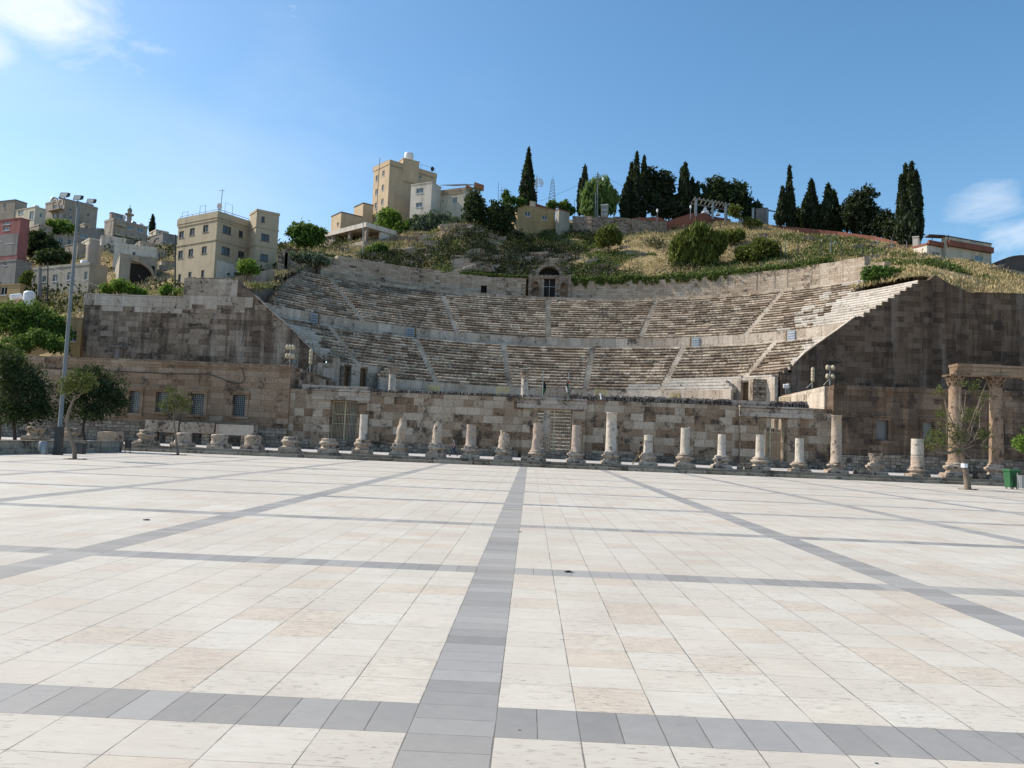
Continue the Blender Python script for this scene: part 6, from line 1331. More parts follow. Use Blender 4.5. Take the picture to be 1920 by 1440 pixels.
for k in range(9):
    u = 520+k*15; Y = 96+k*1.8; a, b = at(u, 528-k*.8, Y), at(u, 500-k*1.2, Y); q = MB(); q.tube([(a.x, a.y, a.z-1), b], .06, 6); tag(q.build('fence_post', M['dark_metal']), 'thin dark fence post before the rubble wall above the left seats', 'fence post', 'fence posts above the left seats')
# right house
B6 = Bld('hillside_house', 'cream two storey house with a red balcony band on the right of the hill', 'building', 1774.5, 1765, 1859, 442, 500, 122, 68, 'cream', [], cE((1150, 857, 1260, 890), (1380, 845, 1450, 885), (1465, 840, 1500, 885), (1430, 1010, 1512, 1065)), pm='roofd', glass='glassb')
B6.panel('balcony_band', 'r', (1775, 458, 1858.5, 468.5), 'brick', .5)
B6b = Bld('side_wing', '', '', 1738, 1712, 1776, 456, 486, 121.2, 66, 'white', [], cE((1000, 975, 1080, 1000)), root=B6.t, parapet=.3, pm='brick'); B6b.panel('balcony_band', 'r', (1739, 453.5, 1773.5, 461.5), 'brick', .3)
q = MB(); a, b = at(1742, 439, 122), at(1772, 440.5, 122); q.hexa([(a.x, a.y, a.z-.2), (b.x, b.y, b.z-.2), (b.x, b.y+1.5, b.z-.2), (a.x, a.y+1.5, a.z-.2), (a.x, a.y, a.z), (b.x, b.y, b.z), (b.x, b.y+1.5, b.z), (a.x, a.y+1.5, a.z)]); q.build('awning', M['roofd'], B6.t)
for u in (1748, 1778): q = MB(); a = at(u, 440, 122.1); q.tube([a, (a.x, a.y, a.z-2.2)], .06, 5); q.build('awning_post', M['dark_metal'], B6.t)
Bld('white_shed', 'small white shed at the left foot of the red banded house', 'shed', 1722, 1711, 1733, 443, 458, 124, 30, 'white', [], [])
B7 = Bld('domed_hall', 'grey hall with a dark barrel roof at the right picture edge', 'building', 1872, 1858, 1990, 498, 520, 117, 62, 'greyp', [], cE((1725, 1160, 1880, 1205)), glass='glass', pm='roofd')
c_ = at(1925, 500, 124); rr_ = 53*129/FPX; q = MB(); n = 14
for k in range(n):
    a, b = math.pi*k/n, math.pi*(k+1)/n
    for y0, y1 in ((c_.y, c_.y+14),): q.quad((c_.x+rr_*math.cos(a), y0, c_.z+rr_*.42*math.sin(a)), (c_.x+rr_*math.cos(b), y0, c_.z+rr_*.42*math.sin(b)), (c_.x+rr_*math.cos(b), y1, c_.z+rr_*.42*math.sin(b)), (c_.x+rr_*math.cos(a), y1, c_.z+rr_*.42*math.sin(a)))
    q.add([(c_.x, c_.y, c_.z), (c_.x+rr_*math.cos(a), c_.y, c_.z+rr_*.42*math.sin(a)), (c_.x+rr_*math.cos(b), c_.y, c_.z+rr_*.42*math.sin(b))], [(0, 1, 2)])
q.box(c_.x-rr_, c_.x+rr_, c_.y+.02, c_.y+14, c_.z-7, c_.z+.02); q.build('barrel_roof', M['roofd'], B7.t)

# ---- houses on the left hillside
Bld('pink_house', 'pink house with a grey lower floor at the left picture edge', 'building', 35.5, -40, 53, 408, 482, 142, 22, 'pink', cA((28, 455, 95, 492), (28, 408, 105, 432), (55, 575, 150, 620), (0, 562, 25, 600)), [], glass='glassb').panel('lower_floor', 'l', (-38, 441, 34.5, 481), 'grey2', .04)
Bld('gabled_house', 'grey brown house with a sloping roof at the far left', 'building', 27.5, -50, 50, 374, 412, 178, 20, 'tanp', cA((30, 215, 60, 265)), [], pm='roofd')
B8 = Bld('cream_house', 'cream house with blue shutters left of the house with arches', 'building', 65, 27, 86, 387, 418, 174, 28, 'cream', cA((180, 290, 235, 330), (292, 300, 340, 382)), cA((393, 320, 425, 362)), glass='glassb')
B9 = Bld('arcaded_house', 'tall stone house with paired arched windows and a curved side, on the left skyline', 'building', 120, 84.5, 183, 372, 418, 186, 30, 'tanp',
   cA((525, 312, 562, 362), (574, 312, 612, 366), (527, 238, 570, 275), (583, 240, 627, 275)), cA((645, 325, 660, 372), (692, 345, 725, 380), (690, 268, 722, 300), (775, 270, 800, 305), (870, 318, 895, 355)), parapet=.4)
q = MB()
for (u0, u1, vt) in ((98.8, 106.9, 383.5), (109.3, 117.6, 384)):
    a0, z = hit(u0, vt, B9.P, B9.dl); a1, _ = hit(u1, vt, B9.P, B9.dl); ac, r = (abs(a0)+abs(a1))/2, abs(a0-a1)/2
    for k in range(8): t0, t1 = math.pi*k/8, math.pi*(k+1)/8; q.hexa([B9.pt('l', ac+f_*math.cos(t_), z+f_*math.sin(t_)*1.1, o_) for o_ in (.02, .14) for f_, t_ in ((r, t0), (r+.3, t0), (r+.3, t1), (r, t1))])
q.build('window_arch', M['cream'], B9.t)
q = MB(); c_ = at(101.5, 376, 190); q.lathe([(.9, 0), (.9, 1.1), (.7, 1.3)], 12, c=(c_.x, c_.y, B9.zt)); q.build('water_tank', M['metal'], B9.t)
q = MB(); d_ = B9.pt('l', B9.Ll*.1, at(110, 391.5, 186).z, 0); e = B9.pt('l', B9.Ll*.65, 0, 0); q.hexa([B9.pt('l', B9.Ll*.02, d_[2]-.15, 1.1), B9.pt('l', B9.Ll*.68, d_[2]-.15, 1.1), B9.pt('l', B9.Ll*.68, d_[2]-.15, .01), B9.pt('l', B9.Ll*.02, d_[2]-.15, .01), B9.pt('l', B9.Ll*.02, d_[2]+.1, 1.1), B9.pt('l', B9.Ll*.68, d_[2]+.1, 1.1), B9.pt('l', B9.Ll*.68, d_[2]+.1, .01), B9.pt('l', B9.Ll*.02, d_[2]+.1, .01)]); q.build('balcony', M['tanp'], B9.t)
B10 = Bld('apartment_building', 'tan four storey apartment building in front of the minaret', 'building', 211, 194.5, 276, 409, 465, 172, 35, 'tanp', [], cA((1168, 425, 1228, 458), (1272, 442, 1332, 480), (1370, 467, 1440, 510), (1140, 527, 1210, 560), (1262, 547, 1308, 580), (1370, 570, 1430, 605)), parapet=.5, glass='glassb')
B10b = Bld('roof_room', '', '', 209.5, 205, 234, 398, 412, 172.5, 35, 'tanp', [], cA((1150, 332, 1238, 370)), root=B10.t, pm='brick', glass='glassb')
for i, (u0, u1, v) in enumerate(((214, 232, 439), (236, 251, 443), (256, 272, 449), (217, 234, 421))): B10.panel('balcony', 'r', (u0, v, u1, v+4), 'beige', .7)
# minaret
c_ = at(242, 412, 196); t = thing('minaret', 'slender stone minaret with a small green dome on the left skyline', 'minaret', (c_.x, c_.y, c_.z-4)); z = lambda v: at(242, v, 196).z-(c_.z-4)
q = MB(); q.lathe([(.62, 0), (.62, z(406)), (.7, z(405)), (1.15, z(403)), (1.15, z(401.5)), (.5, z(401.4)), (.5, z(396)), (.65, z(395.8)), (.65, z(395))], 12, sm=False); q.build('shaft', M['tanp'], t, world=False)
q = MB(); q.lathe([(.5, z(395)), (.58, z(393.2)), (.45, z(391.2)), (.2, z(389.8)), (.05, z(389))], 14); q.build('dome', M['green_dome'], t, world=False)
q = MB(); q.tube([(0, 0, z(390)), (0, 0, z(384.5))], .08, 5); q.lathe([(.05, z(387)), (.25, z(386.6)), (.05, z(386.2))], 8); q.build('finial', M['metal'], t, world=False)
Bld('apartment_building', 'plain grey apartment block, right of the tan apartment building', 'building', 303.5, 275, 332, 436, 498, 178, 40, 'grey2', cA((1475, 568, 1505, 590), (1550, 568, 1590, 590), (1500, 640, 1530, 660)), cA((1632, 572, 1665, 602), (1690, 590, 1722, 618), (1625, 645, 1658, 670), (1690, 662, 1720, 685)), glass='glassb')
Bld('grey_house', 'low grey house with pale shutters between the light green tree and the tan building', 'building', 147, 141, 195, 426, 458, 168, 62, 'grey2', [], cA((798, 520, 830, 560), (835, 530, 875, 570)), glass='glassb')
Bld('tan_house', 'low tan house left of the lamp post with two square windows', 'building', 101, 96, 141, 440, 468, 158, 70, 'tanp', [], cA((578, 565, 630, 615), (675, 582, 710, 635)), glass='glass')
Bld('ruined_house', 'small broken tan house with a pale wall just right of the lamp post', 'building', 145, 121, 164, 456, 492, 146, 30, 'tanp', cA((735, 668, 765, 728)), [], glass='frame')
Bld('ruined_house', 'broken stone stump house with a round turret, above the grey house', 'building', 178, 160, 190, 458, 500, 138, 35, 'tanp', [], [])
for spec in (('tan_house', 'tan house half behind the tall lamp post, below the arcaded house', 158, 150, 172, 418, 440, 176, 40, 'tanp', (), ((161, 423, 165, 428),)),
             ('grey_house', 'grey flat roofed skyline house between the arcaded house and the tan apartments', 186, 176, 198, 428, 446, 190, 50, 'grey2', (), ((189, 432, 193, 437),)),
             ('cream_house', 'cream coloured low house behind the slim distant cypress', 292, 280, 316, 430, 448, 205, 45, 'cream', ((283, 434, 287, 439),), ((298, 434, 302, 439), (307, 436, 311, 441))),
             ('tan_house', 'tan house with dark windows below the plain grey apartment block', 292, 270, 312, 468, 492, 150, 50, 'tanp', ((274, 474, 279, 480),), ((297, 474, 301, 480),)),
             ('brown_house', 'brown block house below the cream house with blue shutters', 72, 40, 98, 420, 446, 165, 35, 'tanp', ((50, 427, 56, 434),), ((82, 427, 87, 433),)),
             ('grey_house', 'grey house below the pink house', 30, -20, 60, 486, 508, 134, 24, 'grey2', ((8, 491, 14, 498),), ()),
             ('cream_house', 'pale block house right of the lamp post above the ruins', 168, 150, 192, 446, 466, 156, 45, 'cream', ((155, 451, 159, 456),), ((175, 451, 179, 457),)),
             ('tan_house', 'tan house behind the junk strewn white roof terrace', 262, 236, 290, 452, 476, 148, 50, 'tanp', (), ((268, 458, 273, 464), (279, 460, 283, 466)))):
    Bld(spec[0], spec[1], 'building', *spec[2:10], spec[10], spec[11], glass='glass', parapet=.3)
t = thing('round_turret', 'round broken brick turret beside the ruined house', 'turret', at(173, 490, 134)); q = MB(); q.lathe([(1., -4), (1.0, 2.), (1.15, 2.6), (.9, 3.2), (.95, 3.9)], 12, jit=.1); q.build('wall', M['tanp'], t, world=False)
Bld('white_terrace_house', 'white walled roof terrace strewn with junk above the arched ruin', 'building', 213, 185, 293, 455, 500, 136, 66, 'white', [], cA((1320, 705, 1360, 740), (1485, 752, 1525, 780)), parapet=.6)
Bld('white_terrace_house', 'low white block in front of the tan apartment building', 'building', 190, 166, 236, 441, 462, 150, 58, 'white', [], [], parapet=.4)
Bld('small_house', 'little cream house beside the left edge of the beige building', 'building', 302, 296, 330, 487, 512, 132, 55, 'tanp', [], [], pm='yellowp')
Bld('grey_house', 'grey lower house with faint windows between the arched ruin and the beige building', 'building', 297, 290, 330, 497, 545, 128, 60, 'greyp', [], cA((1635, 890, 1665, 930), (1690, 925, 1725, 965)), glass='glassb')
B11 = Bld('grey_house', 'large plain grey rendered house with a row of windows behind the lamp post', 'building', 166, 60, 200, 492, 566, 122, 24, 'greyp', cA((318, 945, 358, 1015), (420, 945, 463, 1008), (522, 932, 578, 1002), (668, 905, 752, 985), (838, 902, 876, 985), (700, 1102, 750, 1150)), [], parapet=.4, glass='glass')
B12 = Bld('arched_ruin', 'grey house with big broken arched openings on its right side', 'building', 222, 164, 293, 475, 566, 121, 58, 'greyp', [], cA((1235, 790, 1258, 975), (1262, 790, 1283, 975)), glass='black')
q = MB(); dv = B12.dr; s0 = abs(hit(243, 520, B12.P, dv)[0]); s1 = abs(hit(289, 520, B12.P, dv)[0]); z0 = at(222, 528, 121).z; z1 = at(222, 493, 121).z
for fl in range(2):
    zb0 = z0 if fl == 0 else z0-5; zt0 = zb0+3.4
    q.hexa([B12.pt('r', s0, zb0-.5, .12), B12.pt('r', s1, zb0-.5, .12), B12.pt('r', s1, zb0-.5, .003), B12.pt('r', s0, zb0-.5, .003), B12.pt('r', s0, zt0, .12), B12.pt('r', s1, zt0, .12), B12.pt('r', s1, zt0, .003), B12.pt('r', s0, zt0, .003)])
q.build('dark_opening', M['black'], B12.t)
q = MB(); n = 12
for fl in range(2):
    zb0 = z0 if fl == 0 else z0-5
    for k in range(n):
        ta, tb = math.pi*(.5-.5*k/n), math.pi*(.5-.5*(k+1)/n); f1 = lambda t_: (s0+(s1-s0)*math.cos(t_), zb0+.3+3.4*math.sin(t_))
        (a0, c0_), (a1, c1_) = f1(ta), f1(tb); q.hexa([B12.pt('r', a0, c0_, .9), B12.pt('r', a1, c1_, .9), B12.pt('r', a1, c1_, .125), B12.pt('r', a0, c0_, .125), B12.pt('r', a0, c0_+.9, .9), B12.pt('r', a1, c1_+.9, .9), B12.pt('r', a1, c1_+.9, .125), B12.pt('r', a0, c0_+.9, .125)])
q.build('arch', M['tanp'], B12.t)
Bld('yellow_house', 'low yellow house with an arch at the left picture edge', 'building', 37, -40, 45, 532, 560, 112, 20, 'yellowp', [(0, 538, 14, 553)], [], glass='black')
t = thing('water_tank', 'white domed water tank above the bright green tree on the left', 'water tank', at(54, 568, 100), 0, 'white tanks'); q = MB(); q.lathe([(.75, -1), (.78, 1.2), (.72, 1.45), (.45, 1.65), (.1, 1.7)], 16); q.build('tank', M['tank'], t, world=False)
q = MB(); a = at(20, 558, 100); q.tube([a, at(40, 556, 101)], .45, 12); tag(q.build('water_tank', M['tank']), 'white lying cylinder tank left of the domed one', 'water tank', 'white tanks')
mast('utility_pole', 'dark pole standing in front of the grey rendered house', 'utility pole', 90, 562, 492, 118, .12, 'dark_metal')
mast('concrete_pillar', 'tapered grey concrete pillar before the grey rendered house', 'pillar', 75, 562, 502, 118.5, .35, 'grey2')
mast('utility_pole', 'dark drain pole at the left edge of the beige building', 'utility pole', 329, 550, 440, 104, .13, 'dark_metal')
Bld('yellow_house', 'shaded yellow house behind the trees of the left wing', 'building', 152, 20, 158, 596, 668, 84, 12, 'yellowp', [(128, 618, 144, 640), (60, 625, 80, 645)], [])
q = MB()
for (p, c, e) in (((90, 498, 118), (160, 530, 110), (202, 541, 88)), ((90, 497, 118), (40, 505, 118), (-30, 500, 118)), ((1121, 330, 149), (1060, 360, 150), (1010, 378, 152)), ((1121, 326, 149), (1180, 350, 150), (1235, 398, 148))):
    A, B, C_ = at(*p), at(*c), at(*e); q.tube([A*(1-t_)**2+B*2*t_*(1-t_)+C_*t_*t_ for t_ in [i/10 for i in range(11)]], .025, 4)
tag(q.build('overhead_wires', M['dark_metal']), 'thin black overhead wires between the utility poles', 'wires')
q = MB(); Yw = YS-.32
pts = [(85, 690), (150, 692), (240, 697), (320, 701), (390, 701), (415, 710), (435, 718), (452, 719), (459, 711), (455, 693), (447, 681)]
q.tube([at(u, v, Yw) for u, v in pts], .035, 5); q.tube([at(448, 679, Yw-.05), at(453, 645, 82), at(459, 610, 83.3)], .03, 5); tag(q.build('cable', M['dark_metal']), 'black cable sagging across the brown left wing wall', 'cable')

for (B_, a_, i_, h_, mm, lab) in ((B9, .5, 2., 1.2, 'tank', 'white roof water tank on the arcaded house'), (B10, .7, 2., 1.3, 'metal', 'grey roof tank on the tan apartment building'), (B10, .88, 1.4, 1.1, 'tank', 'small white roof tank at the right end of the tan apartments'),
        (B8, .4, 1.5, 1.1, 'tank', 'white roof tank on the cream house with blue shutters'), (B1, .5, 2.5, 1.2, 'metal', 'grey tank on the roof of the beige three storey building'), (B11, .3, 3., 1.1, 'tank', 'white tank on the flat roof of the large grey rendered house')):
    c_ = B_.pt('r', B_.Lr*a_, 0, -i_); t = thing('water_tank', lab, 'water tank', (c_[0], c_[1], B_.zt-.4), 0, 'roof water tanks'); q = MB(); q.lathe([(.55, 0), (.58, h_*.95), (.5, h_), (.2, h_+.1)], 12); q.build('tank', M[mm], t, world=False); q = MB(); q.tube([(.62, 0, 0), (.62, 0, h_*.8)], .04, 5); q.build('pipe', M['pole'], t, world=False)
for (B_, sd_, a_, z_, lab) in ((B10, 'r', .35, .2, 'white satellite dish on the roof of the tan apartments'), (B1, 'r', .12, .3, 'white satellite dish at the roof corner of the beige building'), (B9, 'r', .75, .2, 'white satellite dish on the arcaded house'), (B2, 'r', .93, .3, 'dark satellite dish on the tower block roof')):
    c_ = B_.pt(sd_, (B_.Lr if sd_ == 'r' else B_.Ll)*a_, B_.zt, -.6); t = thing('satellite_dish', lab, 'satellite dish', (c_[0], c_[1], B_.zt), 0, 'satellite dishes'); q = MB(); q.tube([(0, 0, -.5), (0, 0, .7)], .04, 6); q.build('stand', M['pole'], t, world=False)
    q = MB(); n = 12
    for k in range(n):
        a0, a1 = 2*math.pi*k/n, 2*math.pi*(k+1)/n; f1 = lambda r_, a__: (r_*math.cos(a__)*.8+.1, -.12-.25*(r_/.5)**2-r_*math.sin(a__)*.25, .9+r_*math.sin(a__))
        q.quad(f1(.02, a0), f1(.5, a0), f1(.5, a1), f1(.02, a1)); q.quad(f1(.02, a1), f1(.5, a1), (f1(.5, a1)[0], f1(.5, a1)[1]+.03, f1(.5, a1)[2]), (f1(.02, a0)[0], f1(.02, a0)[1]+.03, f1(.02, a0)[2]))
    q.build('dish', M['dark_metal'] if 'dark' in lab else M['tank'], t, world=False)

# ------------------------------------------------------------------ street lamp on the plaza
b = gnd(108, 853); t = thing('floodlight_post', 'tall grey lamp post with three floodlights on a crossbar, left of the theatre', 'lamp post', b); top = at(140, 384, b.y); q = MB()
q.lathe([(.16, 0), (.16, .9), (.125, .95), (.12, 4.), (.085, top.z-.3), (.06, top.z)], 14); q.build('pole', M['pole'], t, world=False)
q = MB(); q.box(-.22, .22, -.22, .22, 0, .05); q.box(-.18, .18, -.18, .18, .051, 1.7); q.build('control_box', M['dark_metal'], t, world=False)
A, B = at(110, 371, b.y-1.), at(175, 385.5, b.y+1.05); q = MB(); q.tube([A, B], .055, 8); cm_ = A.lerp(B, .5); q.tube([(b.x, b.y, top.z-.25), (cm_.x, cm_.y, cm_.z)], .08, 8); q.build('crossbar', M['pole'], t)
for k, (u, v) in enumerate(((119.5, 365.5), (145, 370.5), (169.5, 377))):
    c_ = at(u, v, b.y-.9+k*1.); q = MB(); w_, h_ = .24, .17; tl = .35
    P = []
    for dy, s_ in ((0, 1.), (.26, .7)):
        for sx_, sz_ in ((-1, -1), (1, -1), (1, 1), (-1, 1)): P.append((c_.x+sx_*w_*s_+dy*.25, c_.y+dy+sz_*h_*s_*tl, c_.z+sz_*h_*s_-dy*-.3))
    q.hexa([P[0], P[1], P[5], P[4], P[3], P[2], P[6], P[7]]); f = q.build('floodlight', M['dark_metal'], t)
    q = MB(); e = .8; q.quad(*[(c_.x+sx_*w_*e, c_.y+sz_*h_*e*tl-.012, c_.z+sz_*h_*e) for sx_, sz_ in ((-1, -1), (1, -1), (1, 1), (-1, 1))]); q.build('lens', plain('floodlight_lens', (.55, .52, .45), .3), f)
    q = MB(); pb_ = A.lerp(B, (.12, .5, .9)[k]); q.tube([pb_, (c_.x, c_.y+.1, c_.z-.15)], .03, 5); q.build('bracket', M['pole'], t)
# clusters of lamps on the roofs of the wings
def lampcluster(label, u, vb, vt, Y, cols, m='gate'):
    a, b = at(u, vb, Y), at(u, vt, Y); h = b.z-a.z; t = thing('stage_lamp_cluster', label, 'spotlights', a, 0, 'stage spotlight clusters'); q = MB(); q.tube([(0, 0, 0), (0, 0, h*.95)], .05, 8); q.tube([(0, 0, h*.3), (-.5, .3, 0)], .025, 5); q.build('pole', M['metal'], t, world=False)
    for r_ in range(4 if len(cols) < 2 else 2):
        z = h*(.45+.17*r_) if len(cols) < 2 else h*(.42+.42*r_)
        for cx in cols:
            q = MB(); q.lathe([(.05, -.26), (.15, -.22), (.19, -.05), (.17, .12), (.10, .22), (.02, .25)], 12, c=(cx, -.12, z)); hd = q.build('lamp_head', M[m], t, world=False)
            q = MB(); q.tube([(0, 0, z-.1), (cx, -.1, z-.02)], .025, 5); q.build('bracket', M['metal'], t, world=False)
lampcluster('cream spotlight cluster in pairs on the left wing roof', 543, 684, 645, 69, (-.26, .02, .30))
lampcluster('cream spotlight stack in single file on the left wing roof', 581, 697, 658, 72, (.05,))
lampcluster('pale spotlight cluster in pairs on the right wing roof', 1556, 722, 683, 70.5, (-.28, .24))
lampcluster('narrow spotlight stack before the dark right side wall', 1523, 728, 692, 73, (.0,))
a = at(1473, 732, 80); t = thing('floodlight', 'small white twin floodlight at the foot of the dark right wall', 'floodlight', a); q = MB(); q.tube([(0, 0, -.3), (0, 0, .3)], .03, 6); q.build('stand', M['metal'], t, world=False)
for x in (-.22, .1): q = MB(); q.hexa([(x, 0, .25), (x+.26, 0, .25), (x+.26, .15, .3), (x, .15, .3), (x-.04, -.1, .62), (x+.22, -.1, .62), (x+.22, .1, .7), (x-.04, .1, .7)]); q.build('lamp_head', M['tank'], t, world=False)
a = at(232*0+552, 681, 69); t = thing('floodlight', 'small dark floodlight beside the left spotlight cluster', 'floodlight', a); q = MB(); q.box(-.2, .2, -.08, .1, 0, .3); q.build('housing', M['dark_metal'], t, world=False); q = MB(); q.box(-.15, .15, -.1, -.083, .04, .26); q.build('lens', M['glassb'], t, world=False)
# flags
FG = [plain('flag_black', (.015, .015, .02), .7), plain('flag_white', (.6, .6, .6), .7), plain('flag_green', (.02, .16, .06), .7), plain('flag_red', (.45, .02, .03), .7)]
for u, vt, vb, lab, red, fl0 in ((1017, 697, 748, 'dark green and black flag hanging limp over the central gate', False, 715), (1065, 701, 750, 'red, black, white and green flag hanging limp over the central gate', True, 713)):
    a = at(u, vb, YS-.45); b = at(u, vt, YS-.45); t = thing('flag', lab, 'flag', a, 0, 'flags over the central gate'); q = MB(); h = b.z-a.z; q.tube([(0, 0, 0), (0, 0, h)], .035, 7); q.lathe([(.05, h), (.06, h+.05), (.01, h+.1)], 8); q.build('pole', M['metal'], t, world=False)
    q = MB(); z1 = at(u, fl0, YS-.45).z-a.z; z0 = at(u, 738, YS-.45).z-a.z; n = 12; nc = 8
    for i in range(n):
        for j in range(nc):
            def fp(i_, j_): s_ = i_/n; w_ = .08+.20*math.sin(math.pi*min(1, s_*.9+.15)); x = (-1 if red else 1)*j_/nc*w_; return (x+.04, .06*math.sin(j_*2.2+s_*3)-.05, z1+(z0-z1)*s_-.12*j_/nc)
            if red: mi = 3 if (i < 3 and j < 5) else (0 if i+j*.6 < 8 and j > 2 else (1 if j > 1 and i < 10 else 2))
            else: mi = 0 if i < 6 or j > 5 else 2
            q.quad(fp(i, j), fp(i+1, j), fp(i+1, j+1), fp(i, j+1), mi)
    for v_i in range(len(q.sm)): q.sm[v_i] = q.sm[v_i]
    q.build('cloth', FG, t, world=False)
    if red: # small white star on the red
        s_ = MB(); c0 = Vector((-.10, -.13, z1-.22)); s_.add([c0+Vector((math.sin(k*math.pi/7)*(.05 if k % 2 == 0 else .025), 0, math.cos(k*math.pi/7)*(.05 if k % 2 == 0 else .025))) for k in range(14)], [tuple(range(14))]); s_.build('star', FG[1], t, world=False)
# yellow barriers on the first walkway
for i, u in enumerate((813, 943, 1127, 1268, 1476)):
    v = (727, 729, 734, 741, 749)[i]; Y = 92.8 if i in (1, 2) else (90.5 if i != 4 else 79); a = at(u, v, Y); w_ = .75 if Y > 80 else .6; t = thing('yellow_barrier', 'yellow framed metal barrier, %s along the podium' % ('first from the left', 'second from the left', 'third from the left', 'fourth from the left', 'last at the right')[i], 'barrier', (a.x, a.y, a.z-.4), 0, 'yellow barriers along the podium')
    q = MB()
    for z in (.1, .35, .6): q.tube([(-w_, 0, z), (w_, 0, z)], .035, 6)
    for k in range(5): x = -w_+2*w_*k/4; q.tube([(x, 0, -.5), (x, 0, .62)], .03, 6)
    q.build('frame', M['yellow'], t, world=False)
q = MB(); a = at(1127.5, 749, YS-.2); q.tube([a, at(1125.5, 737.5, YS-.1)], .07, 8); tag(q.build('pipe', M['tank']), 'short white leaning pipe on the rubble coping right of the flags', 'pipe')
# bins
a = gnd(239, 850); t = thing('litter_bin', 'small dark litter bin on legs at the end of the planter', 'litter bin', a); q = MB(); q.lathe([(.20, .35), (.24, .9), (.26, .95)], 14, c=(0, 0, 0)); q.build('bin', M['dark_metal'], t, world=False)
for x in (-.18, .18): q = MB(); q.tube([(x, 0, 0), (x, 0, 1.0)], .03, 6); q.build('leg', M['dark_metal'], t, world=False)
a = gnd(1897, 917); t = thing('wheeled_bin', 'green wheeled rubbish bin beside the second tall column', 'wheeled bin', a); gm = plain('green_plastic', (.03, .11, .045), .6); q = MB()
q.hexa([(-.28, -.3, .12), (.26, -.3, .12), (.26, .3, .12), (-.28, .3, .12), (-.36, -.4, 1.2), (.34, -.4, 1.2), (.34, .36, 1.2), (-.36, .36, 1.2)]); q.box(-.41, .39, -.46, .4, 1.203, 1.27); 
for k in (-.2, 0, .2): q.box(k-.02, k+.02, -.40, -.33, .25, 1.1)
q.build('body', gm, t, world=False); q = MB(); q.hexa([(-.42, -.47, 1.275), (.40, -.47, 1.275), (.40, .4, 1.275), (-.42, .4, 1.275), (-.34, -.36, 1.36), (.32, -.36, 1.36), (.32, .3, 1.36), (-.34, .3, 1.36)]); q.build('lid', gm, t, world=False)
for x, y in ((-.22, -.25), (.22, -.25), (-.22, .25), (.22, .25)): q = MB(); q.tube([(x-.03, y, .09), (x+.03, y, .09)], .09, 12); q.build('wheel', M['metal'], t, world=False)
q = MB(); q.box(-.15, .15, -.43, -.405, .72, .84); q.box(-.12, .12, -.41, -.385, .5, .56); q.build('handle_plate', M['dark_metal'], t, world=False)
a = gnd(1916, 919); t = thing('litter_bin', 'grey metal litter bin at the right picture edge beside the green one', 'litter bin', a); q = MB(); q.lathe([(.24, .12), (.28, .95), (.30, 1.0)], 12, sm=False); q.build('bin', M['metal'], t, world=False)
for x in (-.28, .28): q = MB(); q.tube([(x, 0, 0), (x, 0, 1.15)], .03, 6); q.build('leg', M['metal'], t, world=False)
a = gnd(150, 851); t = thing('electric_cabinet', 'dark metal cabinet against the planter wall', 'cabinet', a); q = MB(); q.box(-.3, .3, -.2, .15, 0, .68); q.build('body', M['dark_metal'], t, world=False); q = MB(); q.box(-.26, .26, -.215, -.202, .06, .62); q.build('door', M['dframe'], t, world=False)
a = gnd(80, 852); t = thing('bollard', 'thick pale cylindrical bollard in front of the planter wall', 'bollard', a); q = MB(); q.lathe([(.26, 0), (.26, .72), (.22, .78)], 16); q.build('body', M['metal'], t, world=False)
# litter on the plaza
for u, v, s_, c_, lab in ((1066, 1073, .07, 'dark_metal', 'crumpled dark rubbish on the grey paving band'), (274, 975.5, .08, 'dframe', 'flattened dark scrap of rubbish on the left paving'), (975, 997.5, .035, 'lyel', 'tiny green leaf scrap beside the middle grey band'), (1643, 1432, .012, 'glassb', 'tiny blue bottle cap on the right near paving'), (974, 1369.5, .01, 'brick', 'tiny red scrap on the near grey band')):
    a = gnd(u, v); q = MB(); q.lathe([(s_, .003), (s_*.8, s_*.18), (s_*.3, s_*.35)], 9, c=(a.x, a.y, 0), jit=.35, seed=int(u), sm=False, squash=.5); tag(q.build('litter', M[c_]), lab, 'litter', 'litter on the plaza')
for u, v, lab in ((1255*0+1000+6, 862, 'low mossy stone rubble at the foot of the column by the central gate'), (1398, 880, 'loose stones left of the column before the right gate'), (1612, 892, 'dark loose stones left of the carved capital fragment'), (1843, 901, 'dark wooden crate like rubble left of the second tall column')):
    a = at(u-14 if u < 1020 else u, v-1, 56.); q = MB()
    for k in range(7): x, y = U(-.5, .5), U(-.3, .3); s_ = U(.10, .24); q.hexa([(a.x+x+i*s_*U(.8, 1.2), a.y+y+j*s_, .452+c*s_*U(.8, 1.1)*2) for c in (0, 1) for i, j in ((-1, -1), (1, -1), (1, 1), (-1, 1))])
    tag(q.build('loose_stones', M['rubwall']), lab, 'stones', 'loose stones on the terrace')

